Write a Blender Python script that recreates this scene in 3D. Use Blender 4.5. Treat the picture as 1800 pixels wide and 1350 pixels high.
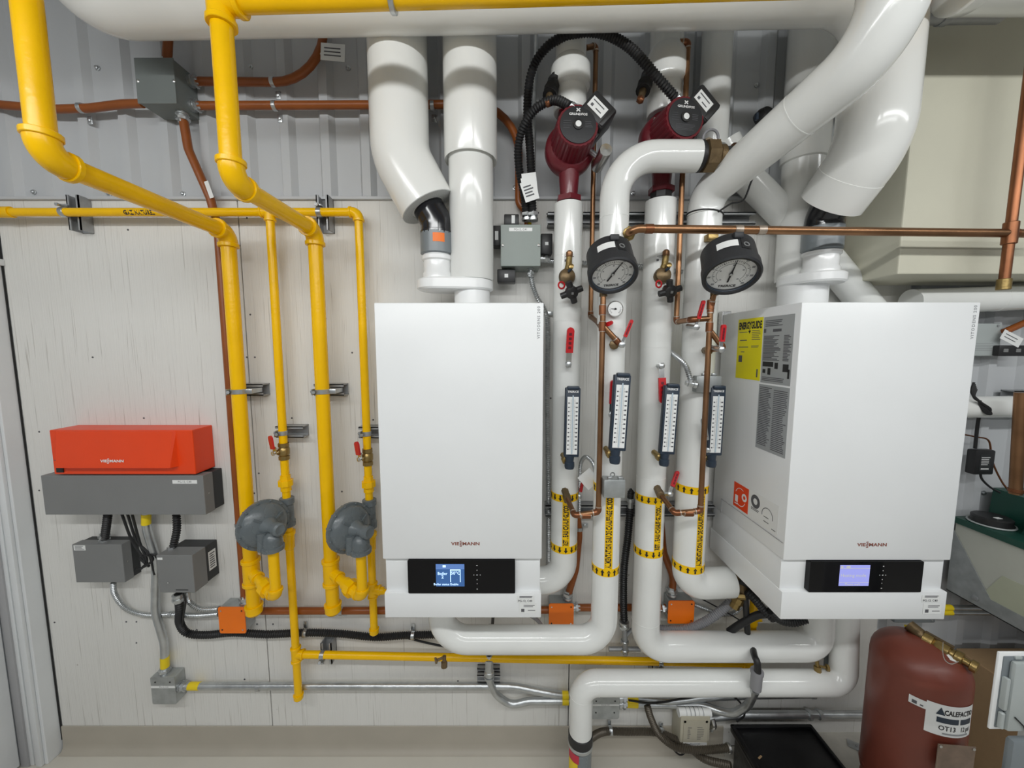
import bpy, bmesh, math, random
from math import sin, cos, pi, radians
from mathutils import Vector as V, Matrix as M

random.seed(7)
for o in list(bpy.data.objects):
    bpy.data.objects.remove(o)
SC = bpy.context.scene
COL = SC.collection

# ------------------------------------------------------------------ camera
FOC = 660.0                       # focal length in pixels of the 1800 x 1350 frame
PITCH = math.atan(660 / 6825)     # camera looks a little downwards
DC, HC = 1.365, 1.615             # metres from the wall, eye height
cam = bpy.data.cameras.new('camera')
cam.sensor_fit = 'HORIZONTAL'
cam.sensor_width = 36
cam.lens = 36 * FOC / 1800
cam.clip_start = .02
camo = bpy.data.objects.new('camera', cam)
COL.objects.link(camo)
camo.location = (0, -DC, HC)
camo.rotation_euler = (pi / 2 - PITCH, 0, 0)
SC.camera = camo

# ------------------------------------------------------------------ light
wd = bpy.data.worlds.new('world')
SC.world = wd
wd.use_nodes = True
wd.node_tree.nodes['Background'].inputs[0].default_value = (.93, .97, 1.0, 1)
wd.node_tree.nodes['Background'].inputs[1].default_value = .2
SC.view_settings.view_transform = 'Standard'
SC.view_settings.look = 'None'
SC.view_settings.gamma = 1
SC.view_settings.use_curve_mapping = False
SC.view_settings.exposure = 0.0

def strip_lamp(x, y, z, length, power, tilt):
    l = bpy.data.lights.new('strip_lamp', 'AREA')
    l.shape = 'RECTANGLE'
    l.size = length
    l.size_y = .09
    l.energy = power
    l.color = (.985, 1.0, .995)
    o = bpy.data.objects.new('strip_lamp', l)
    COL.objects.link(o)
    o.location = (x, y, z)
    o.rotation_euler = (radians(tilt), 0, 0)
    return o

LAMPS = [(-.9, -1.70, 2.46, 2.3, 19.5, 38), (1.55, -1.70, 2.46, 2.3, 16.5, 38),
         (.3, -4.0, 2.50, 3.6, 28, 45)]  # this last strip is added further back as front fill
for a in LAMPS:
    strip_lamp(*a)

# ------------------------------------------------------------------ picture -> place
def ray(px, py):
    u = (px - 900) / FOC
    v = (675 - py) / FOC
    return V((u, cos(PITCH) + v * sin(PITCH), -sin(PITCH) + v * cos(PITCH)))
def P(px, py, Y):                 # point at depth Y (wall = 0, room negative)
    d = ray(px, py)
    t = (Y + DC) / d.y
    return V((d.x * t, Y, HC + d.z * t))
def PX(px, py, X):                # point on a plane of constant X
    d = ray(px, py)
    t = X / d.x
    return V((X, -DC + d.y * t, HC + d.z * t))
def PZ(px, py, Z):
    d = ray(px, py)
    t = (Z - HC) / d.z
    return V((d.x * t, -DC + d.y * t, Z))
def ZP(py, Y):
    return P(900, py, Y).z

# ------------------------------------------------------------------ materials
MATS = {}
def nd(nt, t, **kw):
    n = nt.nodes.new(t)
    for k, v in kw.items():
        setattr(n, k, v)
    return n
def mat(name, col, rough=.5, metal=0.0, bump=0.0, bscale=60.0, var=0.0, vscale=8.0, stretch=(1, 1, 1), coat=0.0,
        spec=.5, emit=None, estr=1.0, trans=0.0, alpha=1.0):
    m = bpy.data.materials.new(name)
    m.use_nodes = True
    nt = m.node_tree
    b = nt.nodes['Principled BSDF']
    b.inputs['Base Color'].default_value = (*col, 1)
    b.inputs['Roughness'].default_value = rough
    b.inputs['Metallic'].default_value = metal
    b.inputs['Specular IOR Level'].default_value = spec
    b.inputs['Coat Weight'].default_value = coat
    b.inputs['Coat Roughness'].default_value = .08
    b.inputs['Transmission Weight'].default_value = trans
    if emit:
        b.inputs['Emission Color'].default_value = (*emit, 1)
        b.inputs['Emission Strength'].default_value = estr
    tc = nd(nt, 'ShaderNodeTexCoord')
    mp = nd(nt, 'ShaderNodeMapping')
    mp.inputs['Scale'].default_value = stretch
    nt.links.new(tc.outputs['Object'], mp.inputs['Vector'])
    if var:
        n = nd(nt, 'ShaderNodeTexNoise')
        n.inputs['Scale'].default_value = vscale
        n.inputs['Detail'].default_value = 6
        nt.links.new(mp.outputs[0], n.inputs['Vector'])
        r = nd(nt, 'ShaderNodeMapRange')
        r.inputs['From Min'].default_value = .3
        r.inputs['From Max'].default_value = .7
        r.inputs['To Min'].default_value = 1 - var
        r.inputs['To Max'].default_value = 1 + var
        nt.links.new(n.outputs['Fac'], r.inputs['Value'])
        mx = nd(nt, 'ShaderNodeVectorMath', operation='SCALE')
        mx.inputs[0].default_value = col
        nt.links.new(r.outputs[0], mx.inputs['Scale'])
        nt.links.new(mx.outputs[0], b.inputs['Base Color'])
        rr = nd(nt, 'ShaderNodeMapRange')
        rr.inputs['To Min'].default_value = max(.02, rough - .08)
        rr.inputs['To Max'].default_value = min(1, rough + .08)
        nt.links.new(n.outputs['Fac'], rr.inputs['Value'])
        nt.links.new(rr.outputs[0], b.inputs['Roughness'])
    if bump:
        n2 = nd(nt, 'ShaderNodeTexNoise')
        n2.inputs['Scale'].default_value = bscale
        n2.inputs['Detail'].default_value = 4
        nt.links.new(mp.outputs[0], n2.inputs['Vector'])
        bp = nd(nt, 'ShaderNodeBump')
        bp.inputs['Strength'].default_value = bump
        bp.inputs['Distance'].default_value = .01
        nt.links.new(n2.outputs['Fac'], bp.inputs['Height'])
        nt.links.new(bp.outputs[0], b.inputs['Normal'])
    MATS[name] = m
    return m

mat('jacket', (.80, .81, .79), .13, bump=.05, bscale=7, var=.035, vscale=5, spec=.5)
mat('jacket_end', (.55, .56, .55), .7, bump=.3, bscale=200)
mat('flue', (.82, .825, .80), .16, bump=.02, bscale=9, var=.02, vscale=4)
mat('pvc_white', (.84, .85, .85), .2, var=.02)
mat('boiler_white', (.82, .835, .84), .32, bump=.02, bscale=400, var=.012, vscale=6)
mat('boiler_side', (.80, .81, .82), .36, bump=.02, bscale=400, var=.012, vscale=6)
mat('glass_black', (.004, .004, .005), .08, spec=.25)
mat('yellow', (.93, .53, .0), .24, bump=.06, bscale=70, var=.04, vscale=14, spec=.35)
mat('yellow_tape', (.83, .62, .01), .45, var=.03)
mat('label_yellow', (.92, .555, .0), .4, spec=.3)
mat('sticker_yellow', (.86, .76, .0), .4)
mat('orange_conduit', (.27, .072, .010), .36, metal=.0, bump=.05, bscale=40, var=.12, vscale=10)
mat('orange_plate', (.90, .185, .005), .42, bump=.05, bscale=150, var=.04)
mat('orange_control', (.80, .058, .005), .38, bump=.04, bscale=300, var=.03)
mat('grey_trunk', (.20, .204, .203), .5, bump=.05, bscale=300, var=.03)
mat('grey_dark', (.028, .030, .032), .55, var=.05)
mat('grey_box', (.165, .185, .18), .45, bump=.03, bscale=200, var=.04)
mat('grey_green', (.24, .275, .255), .42, bump=.03, bscale=200, var=.04)
mat('grey_pvc', (.19, .215, .23), .3, var=.03)
mat('black_pvc', (.012, .012, .015), .14, spec=.6)
mat('regulator', (.125, .145, .155), .28, bump=.06, bscale=120, var=.08, vscale=20)
mat('galv', (.55, .57, .58), .33, metal=.9, bump=.08, bscale=60, var=.13, vscale=25)
mat('galv_box', (.40, .42, .42), .42, metal=.55, bump=.06, bscale=60, var=.15, vscale=30)
mat('steel', (.68, .68, .67), .25, metal=1, var=.08, vscale=30)
mat('zinc_dark', (.36, .37, .38), .45, metal=.45, var=.12, vscale=30)
mat('brass', (.36, .255, .10), .34, metal=.9, bump=.08, bscale=120, var=.16, vscale=30)
mat('bronze', (.20, .14, .075), .45, metal=.75, bump=.12, bscale=90, var=.2, vscale=30)
mat('copper', (.31, .165, .085), .36, metal=.95, bump=.04, bscale=30, var=.22, vscale=9)
mat('copper_dark', (.26, .105, .05), .36, metal=.85, bump=.05, bscale=30, var=.25, vscale=9)
mat('solder', (.48, .40, .33), .4, metal=.8, var=.2, vscale=60)
mat('black_rubber', (.014, .014, .015), .5, bump=.05, bscale=100)
mat('black_plastic', (.018, .018, .019), .42, var=.1)
mat('black_tray', (.006, .006, .007), .35, bump=.2, bscale=25, var=.3, vscale=9)
mat('gauge_case', (.020, .021, .024), .5, bump=.05, bscale=200)
mat('dial_white', (.83, .84, .83), .4)
mat('ink', (.012, .012, .014), .5)
mat('ink_soft', (.10, .10, .11), .6)
mat('ink_red', (.26, .085, .06), .5)
mat('ink_white', (.80, .80, .80), .5)
mat('paper', (.80, .81, .80), .5)
mat('silver_sticker', (.42, .44, .45), .4, metal=.2)
mat('red_handle', (.56, .012, .018), .35, coat=.4)
mat('pump_red', (.135, .006, .014), .4, bump=.08, bscale=120, var=.06, coat=.2)
mat('thermo_navy', (.022, .036, .058), .4)
mat('glass_tube', (.52, .62, .70), .12, spec=.8)
mat('dark_green', (.008, .060, .042), .4, bump=.05, bscale=60, var=.1)
mat('tank_plastic', (.52, .53, .47), .4, var=.05)
mat('tank_fluid', (.47, .49, .37), .4, var=.05)
mat('tank_red', (.175, .043, .027), .40, bump=.10, bscale=14, var=.10, vscale=9)
mat('cardboard', (.36, .235, .125), .8, bump=.12, bscale=60, var=.06, vscale=10)
mat('concrete', (.50, .48, .43), .85, bump=.3, bscale=40, var=.12, vscale=14)
mat('beige', (.60, .585, .475), .6, bump=.1, bscale=30, var=.02)
mat('hose_grey', (.26, .26, .275), .45)
mat('conduit_brown', (.10, .085, .065), .4, metal=.4)
mat('box_cream', (.46, .43, .34), .5, var=.06)
mat('red_tape', (.55, .03, .06), .5)
mat('screen_blue', (.02, .05, .12), .3, emit=(.035, .115, .32), estr=.8)
mat('screen_lilac', (.2, .2, .4), .3, emit=(.30, .33, .80), estr=.75)
mat('screen_text', (.6, .75, .9), .4, emit=(.45, .70, 1.0), estr=.95)
mat('screen_bar', (.05, .1, .25), .4, emit=(.10, .20, .46), estr=.8)
mat('grey_text', (.30, .31, .32), .6)
mat('baseboard', (.42, .385, .325), .5, bump=.05, bscale=40, var=.04)
mat('door_white', (.72, .74, .75), .45, bump=.05, bscale=90, var=.03)
mat('frame_grey', (.38, .38, .39), .5, bump=.08, bscale=90, var=.04)
mat('cover_grey', (.40, .435, .43), .35, var=.05)
mat('gasket', (.02, .02, .02), .8)
mat('rust', (.21, .15, .11), .6, var=.2, vscale=30)

def mat_plywood():
    m = bpy.data.materials.new('painted_plywood')
    m.use_nodes = True
    nt = m.node_tree
    b = nt.nodes['Principled BSDF']
    b.inputs['Roughness'].default_value = .55
    tc = nd(nt, 'ShaderNodeTexCoord')
    # fine vertical checks in the veneer, showing as short thin dark cracks
    mp = nd(nt, 'ShaderNodeMapping')
    mp.inputs['Scale'].default_value = (210, 210, 3.4)
    nt.links.new(tc.outputs['Object'], mp.inputs['Vector'])
    n1 = nd(nt, 'ShaderNodeTexNoise')
    n1.inputs['Scale'].default_value = 1
    n1.inputs['Detail'].default_value = 3
    n1.inputs['Distortion'].default_value = .35
    nt.links.new(mp.outputs[0], n1.inputs['Vector'])
    cr = nd(nt, 'ShaderNodeMapRange')
    cr.inputs['From Min'].default_value = .625
    cr.inputs['From Max'].default_value = .72
    nt.links.new(n1.outputs['Fac'], cr.inputs['Value'])
    # cracks come in patches
    mp2 = nd(nt, 'ShaderNodeMapping')
    mp2.inputs['Scale'].default_value = (5, 5, 2.0)
    nt.links.new(tc.outputs['Object'], mp2.inputs['Vector'])
    n2 = nd(nt, 'ShaderNodeTexNoise')
    n2.inputs['Scale'].default_value = 1.3
    n2.inputs['Detail'].default_value = 3
    nt.links.new(mp2.outputs[0], n2.inputs['Vector'])
    pr = nd(nt, 'ShaderNodeMapRange')
    pr.inputs['From Min'].default_value = .2
    pr.inputs['From Max'].default_value = .60
    nt.links.new(n2.outputs['Fac'], pr.inputs['Value'])
    mu = nd(nt, 'ShaderNodeMath', operation='MULTIPLY')
    nt.links.new(cr.outputs[0], mu.inputs[0])
    nt.links.new(pr.outputs[0], mu.inputs[1])
    # specks
    n3 = nd(nt, 'ShaderNodeTexVoronoi')
    n3.inputs['Scale'].default_value = 7
    nt.links.new(tc.outputs['Object'], n3.inputs['Vector'])
    sp = nd(nt, 'ShaderNodeMapRange')
    sp.inputs['From Min'].default_value = .035
    sp.inputs['From Max'].default_value = .02
    nt.links.new(n3.outputs['Distance'], sp.inputs['Value'])
    ad = nd(nt, 'ShaderNodeMath', operation='MAXIMUM')
    nt.links.new(mu.outputs[0], ad.inputs[0])
    nt.links.new(sp.outputs[0], ad.inputs[1])
    # base tone
    n4 = nd(nt, 'ShaderNodeTexNoise')
    n4.inputs['Scale'].default_value = 2.2
    n4.inputs['Detail'].default_value = 5
    nt.links.new(tc.outputs['Object'], n4.inputs['Vector'])
    mixb = nd(nt, 'ShaderNodeMix', data_type='RGBA')
    mixb.inputs[6].default_value = (.69, .68, .645, 1)
    mixb.inputs[7].default_value = (.76, .755, .73, 1)
    nt.links.new(n4.outputs['Fac'], mixb.inputs[0])
    sc = nd(nt, 'ShaderNodeMath', operation='MULTIPLY')
    sc.inputs[1].default_value = .55
    nt.links.new(ad.outputs[0], sc.inputs[0])
    mix = nd(nt, 'ShaderNodeMix', data_type='RGBA')
    mix.inputs[7].default_value = (.23, .20, .165, 1)
    nt.links.new(sc.outputs[0], mix.inputs[0])
    nt.links.new(mixb.outputs[2], mix.inputs[6])
    nt.links.new(mix.outputs[2], b.inputs['Base Color'])
    bp = nd(nt, 'ShaderNodeBump')
    bp.inputs['Strength'].default_value = .35
    bp.inputs['Distance'].default_value = .004
    nt.links.new(n1.outputs['Fac'], bp.inputs['Height'])
    nt.links.new(bp.outputs[0], b.inputs['Normal'])
    MATS['plywood'] = m
mat_plywood()
mat('siding', (.52, .535, .55), .42, bump=.05, bscale=25, var=.03, vscale=3)
mat('floor', (.62, .595, .53), .45, bump=.06, bscale=20, var=.04, vscale=3)
mat('ceiling', (.55, .56, .57), .7)

# ------------------------------------------------------------------ mesh building
ORG = {}
def orthobasis(a):
    a = a.normalized()
    r = V((0, 0, 1)) if abs(a.z) < .9 else V((1, 0, 0))
    x = r.cross(a).normalized()
    return x, a.cross(x).normalized(), a
def frame(o, x, y):
    x = V(x).normalized()
    z = x.cross(V(y)).normalized()
    y = z.cross(x)
    m = M((( x.x, y.x, z.x, o[0]), (x.y, y.y, z.y, o[1]), (x.z, y.z, z.z, o[2]), (0, 0, 0, 1)))
    return m
def fillet(pts, R, n=8):
    pts = [V(p) for p in pts]
    out = [pts[0]]
    for i in range(1, len(pts) - 1):
        a, b, c = pts[i - 1], pts[i], pts[i + 1]
        d1 = (a - b)
        d2 = (c - b)
        l1, l2 = d1.length, d2.length
        d1 = d1 / l1
        d2 = d2 / l2
        ang = d1.angle(d2)
        if ang > pi - .02:
            out.append(b)
            continue
        r = R[i - 1] if isinstance(R, (list, tuple)) else R
        t = r / math.tan(ang / 2)
        tm = min(l1 * (.98 if i == 1 else .49), l2 * (.98 if i == len(pts) - 2 else .49))
        if t > tm:
            t = tm
            r = t * math.tan(ang / 2)
        cen = b + (d1 + d2).normalized() * (r / sin(ang / 2))
        s = b + d1 * t - cen
        e = b + d2 * t - cen
        ax = s.cross(e)
        if ax.length < 1e-12:
            out.append(b)
            continue
        ax.normalize()
        tot = s.angle(e)
        for k in range(n + 1):
            out.append(cen + M.Rotation(tot * k / n, 3, ax) @ s)
    out.append(pts[-1])
    return out
def spl(pts, n=8):
    pts = [V(p) for p in pts]
    q = [pts[0] * 2 - pts[1]] + pts + [pts[-1] * 2 - pts[-2]]
    out = []
    for i in range(1, len(q) - 2):
        p0, p1, p2, p3 = q[i - 1:i + 3]
        for k in range(n):
            t = k / n
            out.append(.5 * ((2 * p1) + (p2 - p0) * t + (2 * p0 - 5 * p1 + 4 * p2 - p3) * t * t + (3 * p1 - p0 - 3 * p2 + p3) * t ** 3))
    out.append(pts[-1])
    return out
def resample(pts, step):
    out = [pts[0]]
    acc = 0
    for a, b in zip(pts, pts[1:]):
        L = (b - a).length
        if L < 1e-9:
            continue
        d = step - acc
        while d <= L:
            out.append(a.lerp(b, d / L))
            d += step
        acc = L - (d - step)
    return out

class MB:
    def __init__(s):
        s.v = []
        s.f = []
    def add(s, vs, fs):
        n = len(s.v)
        s.v += [V(v) for v in vs]
        s.f += [[i + n for i in f] for f in fs]
        return s
    def tube(s, pts, r, seg=14, bend=None, caps=True, corr=None, n=8):
        pts = [V(p) for p in pts]
        if bend is not None:
            pts = fillet(pts, bend, n)
        rs = None
        if corr:
            pts = resample(pts, corr[0] / 2)
            rs = [r + (corr[1] if i % 2 else -corr[1]) for i in range(len(pts))]
        elif isinstance(r, (list, tuple)):
            rs = list(r)
        else:
            rs = [r] * len(pts)
        q = [pts[0]]
        qr = [rs[0]]
        for p, rr in zip(pts[1:], rs[1:]):
            if (p - q[-1]).length > 1e-6 or abs(rr - qr[-1]) > 1e-6:
                q.append(p)
                qr.append(rr)
        pts, rs = q, qr
        N = len(pts)
        tg = []
        for i in range(N):
            a = pts[max(0, i - 1)]
            b = pts[min(N - 1, i + 1)]
            d = b - a
            if d.length < 1e-9:
                d = tg[-1] if tg else V((0, 0, 1))
            tg.append(d.normalized())
        x, y, _ = orthobasis(tg[0])
        vs = []
        for i in range(N):
            if i:
                ax = tg[i - 1].cross(tg[i])
                if ax.length > 1e-9:
                    R = M.Rotation(tg[i - 1].angle(tg[i]), 3, ax.normalized())
                    x = R @ x
                x = (x - tg[i] * x.dot(tg[i])).normalized()
                y = tg[i].cross(x)
            for k in range(seg):
                a = 2 * pi * k / seg
                vs.append(pts[i] + (x * cos(a) + y * sin(a)) * rs[i])
        fs = []
        for i in range(N - 1):
            for k in range(seg):
                k2 = (k + 1) % seg
                fs.append([i * seg + k, i * seg + k2, (i + 1) * seg + k2, (i + 1) * seg + k])
        if caps:
            fs.append(list(range(seg))[::-1])
            fs.append([(N - 1) * seg + k for k in range(seg)])
        return s.add(vs, fs)
    def lathe(s, p, axis, prof, seg=20, a0=0.0, xd=None, sx=1.0):
        p = V(p)
        x, y, z = orthobasis(V(axis))
        if xd is not None:
            x = (V(xd) - z * V(xd).dot(z)).normalized()
            y = z.cross(x)
        vs = []
        fs = []
        for (r, h) in prof:
            for k in range(seg):
                a = a0 + 2 * pi * k / seg
                vs.append(p + z * h + (x * cos(a) * sx + y * sin(a)) * max(r, 1e-5))
        n = len(prof)
        for i in range(n - 1):
            for k in range(seg):
                k2 = (k + 1) % seg
                fs.append([i * seg + k, i * seg + k2, (i + 1) * seg + k2, (i + 1) * seg + k])
        if prof[0][0] > 1e-4:
            fs.append(list(range(seg))[::-1])
        if prof[-1][0] > 1e-4:
            fs.append([(n - 1) * seg + k for k in range(seg)])
        return s.add(vs, fs)
    def ring(s, p, axis, r, w, th):
        return s.lathe(p, axis, [(r * .9, -w / 2), (r + th * .6, -w / 2), (r + th, -w / 2 + th * .4), (r + th, w / 2 - th * .4), (r + th * .6, w / 2), (r * .9, w / 2)])
    def torus(s, p, axis, R, r, seg=24, ts=8):
        x, y, z = orthobasis(V(axis))
        p = V(p)
        vs = []
        fs = []
        for i in range(seg):
            a = 2 * pi * i / seg
            d = x * cos(a) + y * sin(a)
            for k in range(ts):
                b = 2 * pi * k / ts
                vs.append(p + d * (R + r * cos(b)) + z * r * sin(b))
        for i in range(seg):
            for k in range(ts):
                fs.append([i * ts + k, ((i + 1) % seg) * ts + k, ((i + 1) % seg) * ts + (k + 1) % ts, i * ts + (k + 1) % ts])
        return s.add(vs, fs)
    def box(s, c, size, rot=None, bev=0.0, bseg=2):
        bm = bmesh.new()
        bmesh.ops.create_cube(bm, size=1)
        bmesh.ops.scale(bm, vec=V(size), verts=bm.verts)
        if bev:
            bmesh.ops.bevel(bm, geom=list(bm.edges), offset=min(bev, min(size) * .45), segments=bseg, profile=.5, affect='EDGES')
        R = rot.to_4x4() if rot is not None else M.Identity(4)
        T = M.Translation(V(c)) @ R
        bm.verts.index_update()
        s.add([T @ v.co for v in bm.verts], [[v.index for v in f.verts] for f in bm.faces])
        bm.free()
        return s
    def bb(s, a, b, bev=0.0):     # box from two corners
        a, b = V(a), V(b)
        return s.box((a + b) / 2, [abs(b[i] - a[i]) for i in range(3)], bev=bev)
    def prism(s, poly, fr, h, inset=0.0):
        n = len(poly)
        vs = [fr @ V((x, y, 0)) for x, y in poly] + [fr @ V((x, y, h)) for x, y in poly]
        fs = [list(range(n))[::-1], [n + i for i in range(n)]] + [[i, (i + 1) % n, n + (i + 1) % n, n + i] for i in range(n)]
        return s.add(vs, fs)
    def ball(s, c, r, seg=14, sc=(1, 1, 1)):
        n = seg // 2
        c = V(c)
        vs, fs = [], []
        for i in range(n + 1):
            t = pi * i / n
            for k in range(seg):
                a = 2 * pi * k / seg
                vs.append(c + V((sin(t) * cos(a) * sc[0], sin(t) * sin(a) * sc[1], cos(t) * sc[2])) * r)
        for i in range(n):
            for k in range(seg):
                fs.append([i * seg + k, (i + 1) * seg + k, (i + 1) * seg + (k + 1) % seg, i * seg + (k + 1) % seg])
        return s.add(vs, fs)
    def xf(s, m):
        s.v = [m @ v for v in s.v]
        return s
    def build(s, name, material, parent=None, smooth=38):
        me = bpy.data.meshes.new(name)
        if parent is not None:
            off = ORG[parent.name]
        else:
            lo = V([min(v[i] for v in s.v) for i in range(3)])
            hi = V([max(v[i] for v in s.v) for i in range(3)])
            off = V(((lo.x + hi.x) / 2, (lo.y + hi.y) / 2, lo.z))
        me.from_pydata([v - off for v in s.v], [], s.f)
        bm = bmesh.new()
        bm.from_mesh(me)
        bmesh.ops.remove_doubles(bm, verts=bm.verts, dist=2e-6)
        bmesh.ops.recalc_face_normals(bm, faces=bm.faces)
        bm.to_mesh(me)
        bm.free()
        if smooth:
            me.shade_smooth()
            me.set_sharp_from_angle(angle=radians(smooth))
        me.materials.append(MATS[material] if isinstance(material, str) else material)
        o = bpy.data.objects.new(name, me)
        COL.objects.link(o)
        ORG[o.name] = off
        if parent is not None:
            o.parent = parent
        else:
            o.location = off
        return o

LABELS = set()
def tag(o, label, cat, group=None):
    o['label'] = label
    o['category'] = cat
    if group:
        o['group'] = group
    return o
def thing(name, label, cat, loc, group=None, local=False, rot=None):
    o = bpy.data.objects.new(name, None)
    COL.objects.link(o)
    o.empty_display_size = .02
    o.location = loc
    ORG[o.name] = V((0, 0, 0)) if local else V(loc)
    if rot is not None:
        o.rotation_euler = rot
    return tag(o, label, cat, group)
def struct(o):
    o['kind'] = 'structure'
    return o

def text_geo(body, size, bold=.0, ax='CENTER', ay='CENTER', space=1.0, xs=1.0, res=2):
    cu = bpy.data.curves.new('t', 'FONT')
    cu.body = body
    cu.size = size
    cu.align_x = ax
    cu.align_y = ay
    cu.offset = bold * size
    cu.space_character = space
    cu.resolution_u = res
    cu.fill_mode = 'FRONT'
    o = bpy.data.objects.new('t', cu)
    me = bpy.data.meshes.new_from_object(o)
    vs = [V((v.co.x * xs, v.co.y, 0)) for v in me.vertices]
    fs = [list(p.vertices) for p in me.polygons]
    bpy.data.objects.remove(o)
    bpy.data.meshes.remove(me)
    bpy.data.curves.remove(cu)
    return vs, fs
def text(body, size, fr, material, parent, name='lettering', fn=None, **kw):
    vs, fs = text_geo(body, size, **kw)
    mb = MB()
    mb.add([fn(v) if fn else fr @ v for v in vs], fs)
    return mb.build(name, material, parent, smooth=0)
def mat_rects(mb, fr, rects, h=.0004):
    for (x0, y0, x1, y1) in rects:
        mb.prism([(x0, y0), (x1, y0), (x1, y1), (x0, y1)], fr, h)
    return mb
def lines(mb, fr, x0, x1, y0, y1, n, th, h=.0003, rag=.25):
    for i in range(n):
        y = y0 + (y1 - y0) * (i + .5) / n
        xe = x1 - (x1 - x0) * random.random() * rag
        mb.prism([(x0, y - th / 2), (xe, y - th / 2), (xe, y + th / 2), (x0, y + th / 2)], fr, h)
    return mb
def plate(name, fr, w, h, material, parent, th=.0006, r=0.0):
    if r:
        poly = []
        for cx, cy, a in ((w / 2 - r, h / 2 - r, 0), (-w / 2 + r, h / 2 - r, 90), (-w / 2 + r, -h / 2 + r, 180), (w / 2 - r, -h / 2 + r, 270)):
            for k in range(5):
                t = radians(a + 22.5 * k)
                poly.append((cx + r * cos(t), cy + r * sin(t)))
    else:
        poly = [(-w / 2, -h / 2), (w / 2, -h / 2), (w / 2, h / 2), (-w / 2, h / 2)]
    return MB().prism(poly, fr, th).build(name, material, parent, smooth=0)
FRONT = ((1, 0, 0), (0, 0, 1))    # text axes on a surface that faces the room
# ================================================================== the room
ZC = 2.95                        # ceiling
ZTOP = ZC - .01
XL = P(110, 1300, 0).x            # left corner
ZS = ZP(352, 0)                   # top of the plywood
XS = P(1538, 1150, 0).x           # right end of the plywood
seams = [XL + .004, P(478, 1260, 0).x, P(1000, 1200, 0).x, XS]

wall = struct(MB().bb((XL - .3, .03, 0), (3.2, .12, ZC)).build('wall_back', 'siding', smooth=0))
for a, b in zip(seams, seams[1:]):
    MB().bb((a + .0018, 0, .02), (b - .0018, .03, ZS), bev=.0015).build('plywood_panel', 'plywood', wall, smooth=0)

def siding(x0, x1, z0, z1, yf, per=.1375, ph=0.0):
    prof = []
    x = x0
    k = math.floor((x0 - ph) / per)
    pts = []
    while ph + k * per < x1:
        b = ph + k * per
        pts += [(b, yf), (b + .012, yf - .019), (b + .040, yf - .019), (b + .056, yf)]
        k += 1
    pts = [(x0, yf)] + [p for p in pts if x0 < p[0] < x1] + [(x1, yf)]
    mb = MB()
    vs = []
    for (x, y) in pts:
        vs += [(x, y, z0), (x, y, z1)]
    mb.add(vs, [[2 * i, 2 * i + 2, 2 * i + 3, 2 * i + 1] for i in range(len(pts) - 1)])
    return mb
siding(XL - .2, 3.1, ZS + .012, ZC - .01, .014, ph=P(352, 300, 0).x).build('metal_siding', 'siding', wall, smooth=0)
siding(XS + .002, 3.1, .05, ZS, .020, ph=P(1610, 1150, 0).x).build('metal_siding', 'siding', wall, smooth=0)
MB().bb((XL, -.012, ZS - .001), (XS + .6, .03, ZS + .010), bev=.002).build('ledge_trim', 'siding', wall, smooth=0)
sm = MB().lathe((0, 0, 0), (0, -1, 0), [(.009, 0), (.009, .002), (.0055, .003), (.0055, .007), (.003, .0085)], seg=8)
first = None
for (px, py) in [(172, 120), (360, 118), (440, 118), (573, 118), (60, 338), (192, 341), (322, 341), (583, 341), (612, 120), (1113, 340), (1298, 330),
                 (905, 330), (940, 120), (1330, 150)]:
    o = first.copy() if first else sm.build('siding_screw', 'galv', wall)
    if first:
        COL.objects.link(o)
    first = first or o
    o.location = P(px, py, .013)
    ORG[o.name] = ORG[wall.name]
for (px, py) in [(1590, 1090), (1680, 1100), (1728, 866), (1712, 1142)]:
    o = first.copy()
    COL.objects.link(o)
    o.location = P(px, py, .018)
# nail heads and holes in the plywood
nm = MB().lathe((0, 0, 0), (0, -1, 0), [(.0035, 0), (.003, .0012)], seg=8)
fn_ = None
for (px, py) in [(96, 1094), (222, 1093), (240, 1130), (434, 628), (448, 628), (421, 432), (434, 383), (447, 867), (452, 1097), (480, 1097), (346, 1107),
                 (455, 832), (619, 620), (601, 864), (513, 735), (656, 738), (225, 404), (69, 862), (69, 759), (253, 735), (163, 628), (240, 1093),
                 (440, 553), (1300, 700), (946, 374), (962, 376), (968, 700), (805, 1197), (872, 1198), (430, 1194)]:
    o = fn_.copy() if fn_ else nm.build('nail_head', 'ink_soft', wall)
    if fn_:
        COL.objects.link(o)
    fn_ = fn_ or o
    o.location = P(px, py, .0)

struct(MB().bb((XL - .6, -5.5, -.1), (3.4, .1, 0)).build('floor', 'floor', smooth=0))
struct(MB().bb((XL - .6, -5.5, ZC), (3.4, .1, ZC + .08)).build('ceiling', 'ceiling', smooth=0))
# coved vinyl baseboard
zb = ZP(1277, -.004)
prof = [(-.001, zb), (-.0045, zb - .001), (-.005, .035), (-.007, .018), (-.013, .007), (-.024, .0015), (-.024, 0), (-.001, 0)]
def base(name, x0, x1):
    n = len(prof)
    vs = [(x0, y, z) for y, z in prof] + [(x1, y, z) for y, z in prof]
    fs = [[i, (i + 1) % n, n + (i + 1) % n, n + i] for i in range(n)] + [list(range(n))[::-1], [n + i for i in range(n)]]
    return struct(MB().add(vs, fs).build(name, 'baseboard'))
base('baseboard_back', XL + .006, P(1270, 1290, 0).x)

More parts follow.
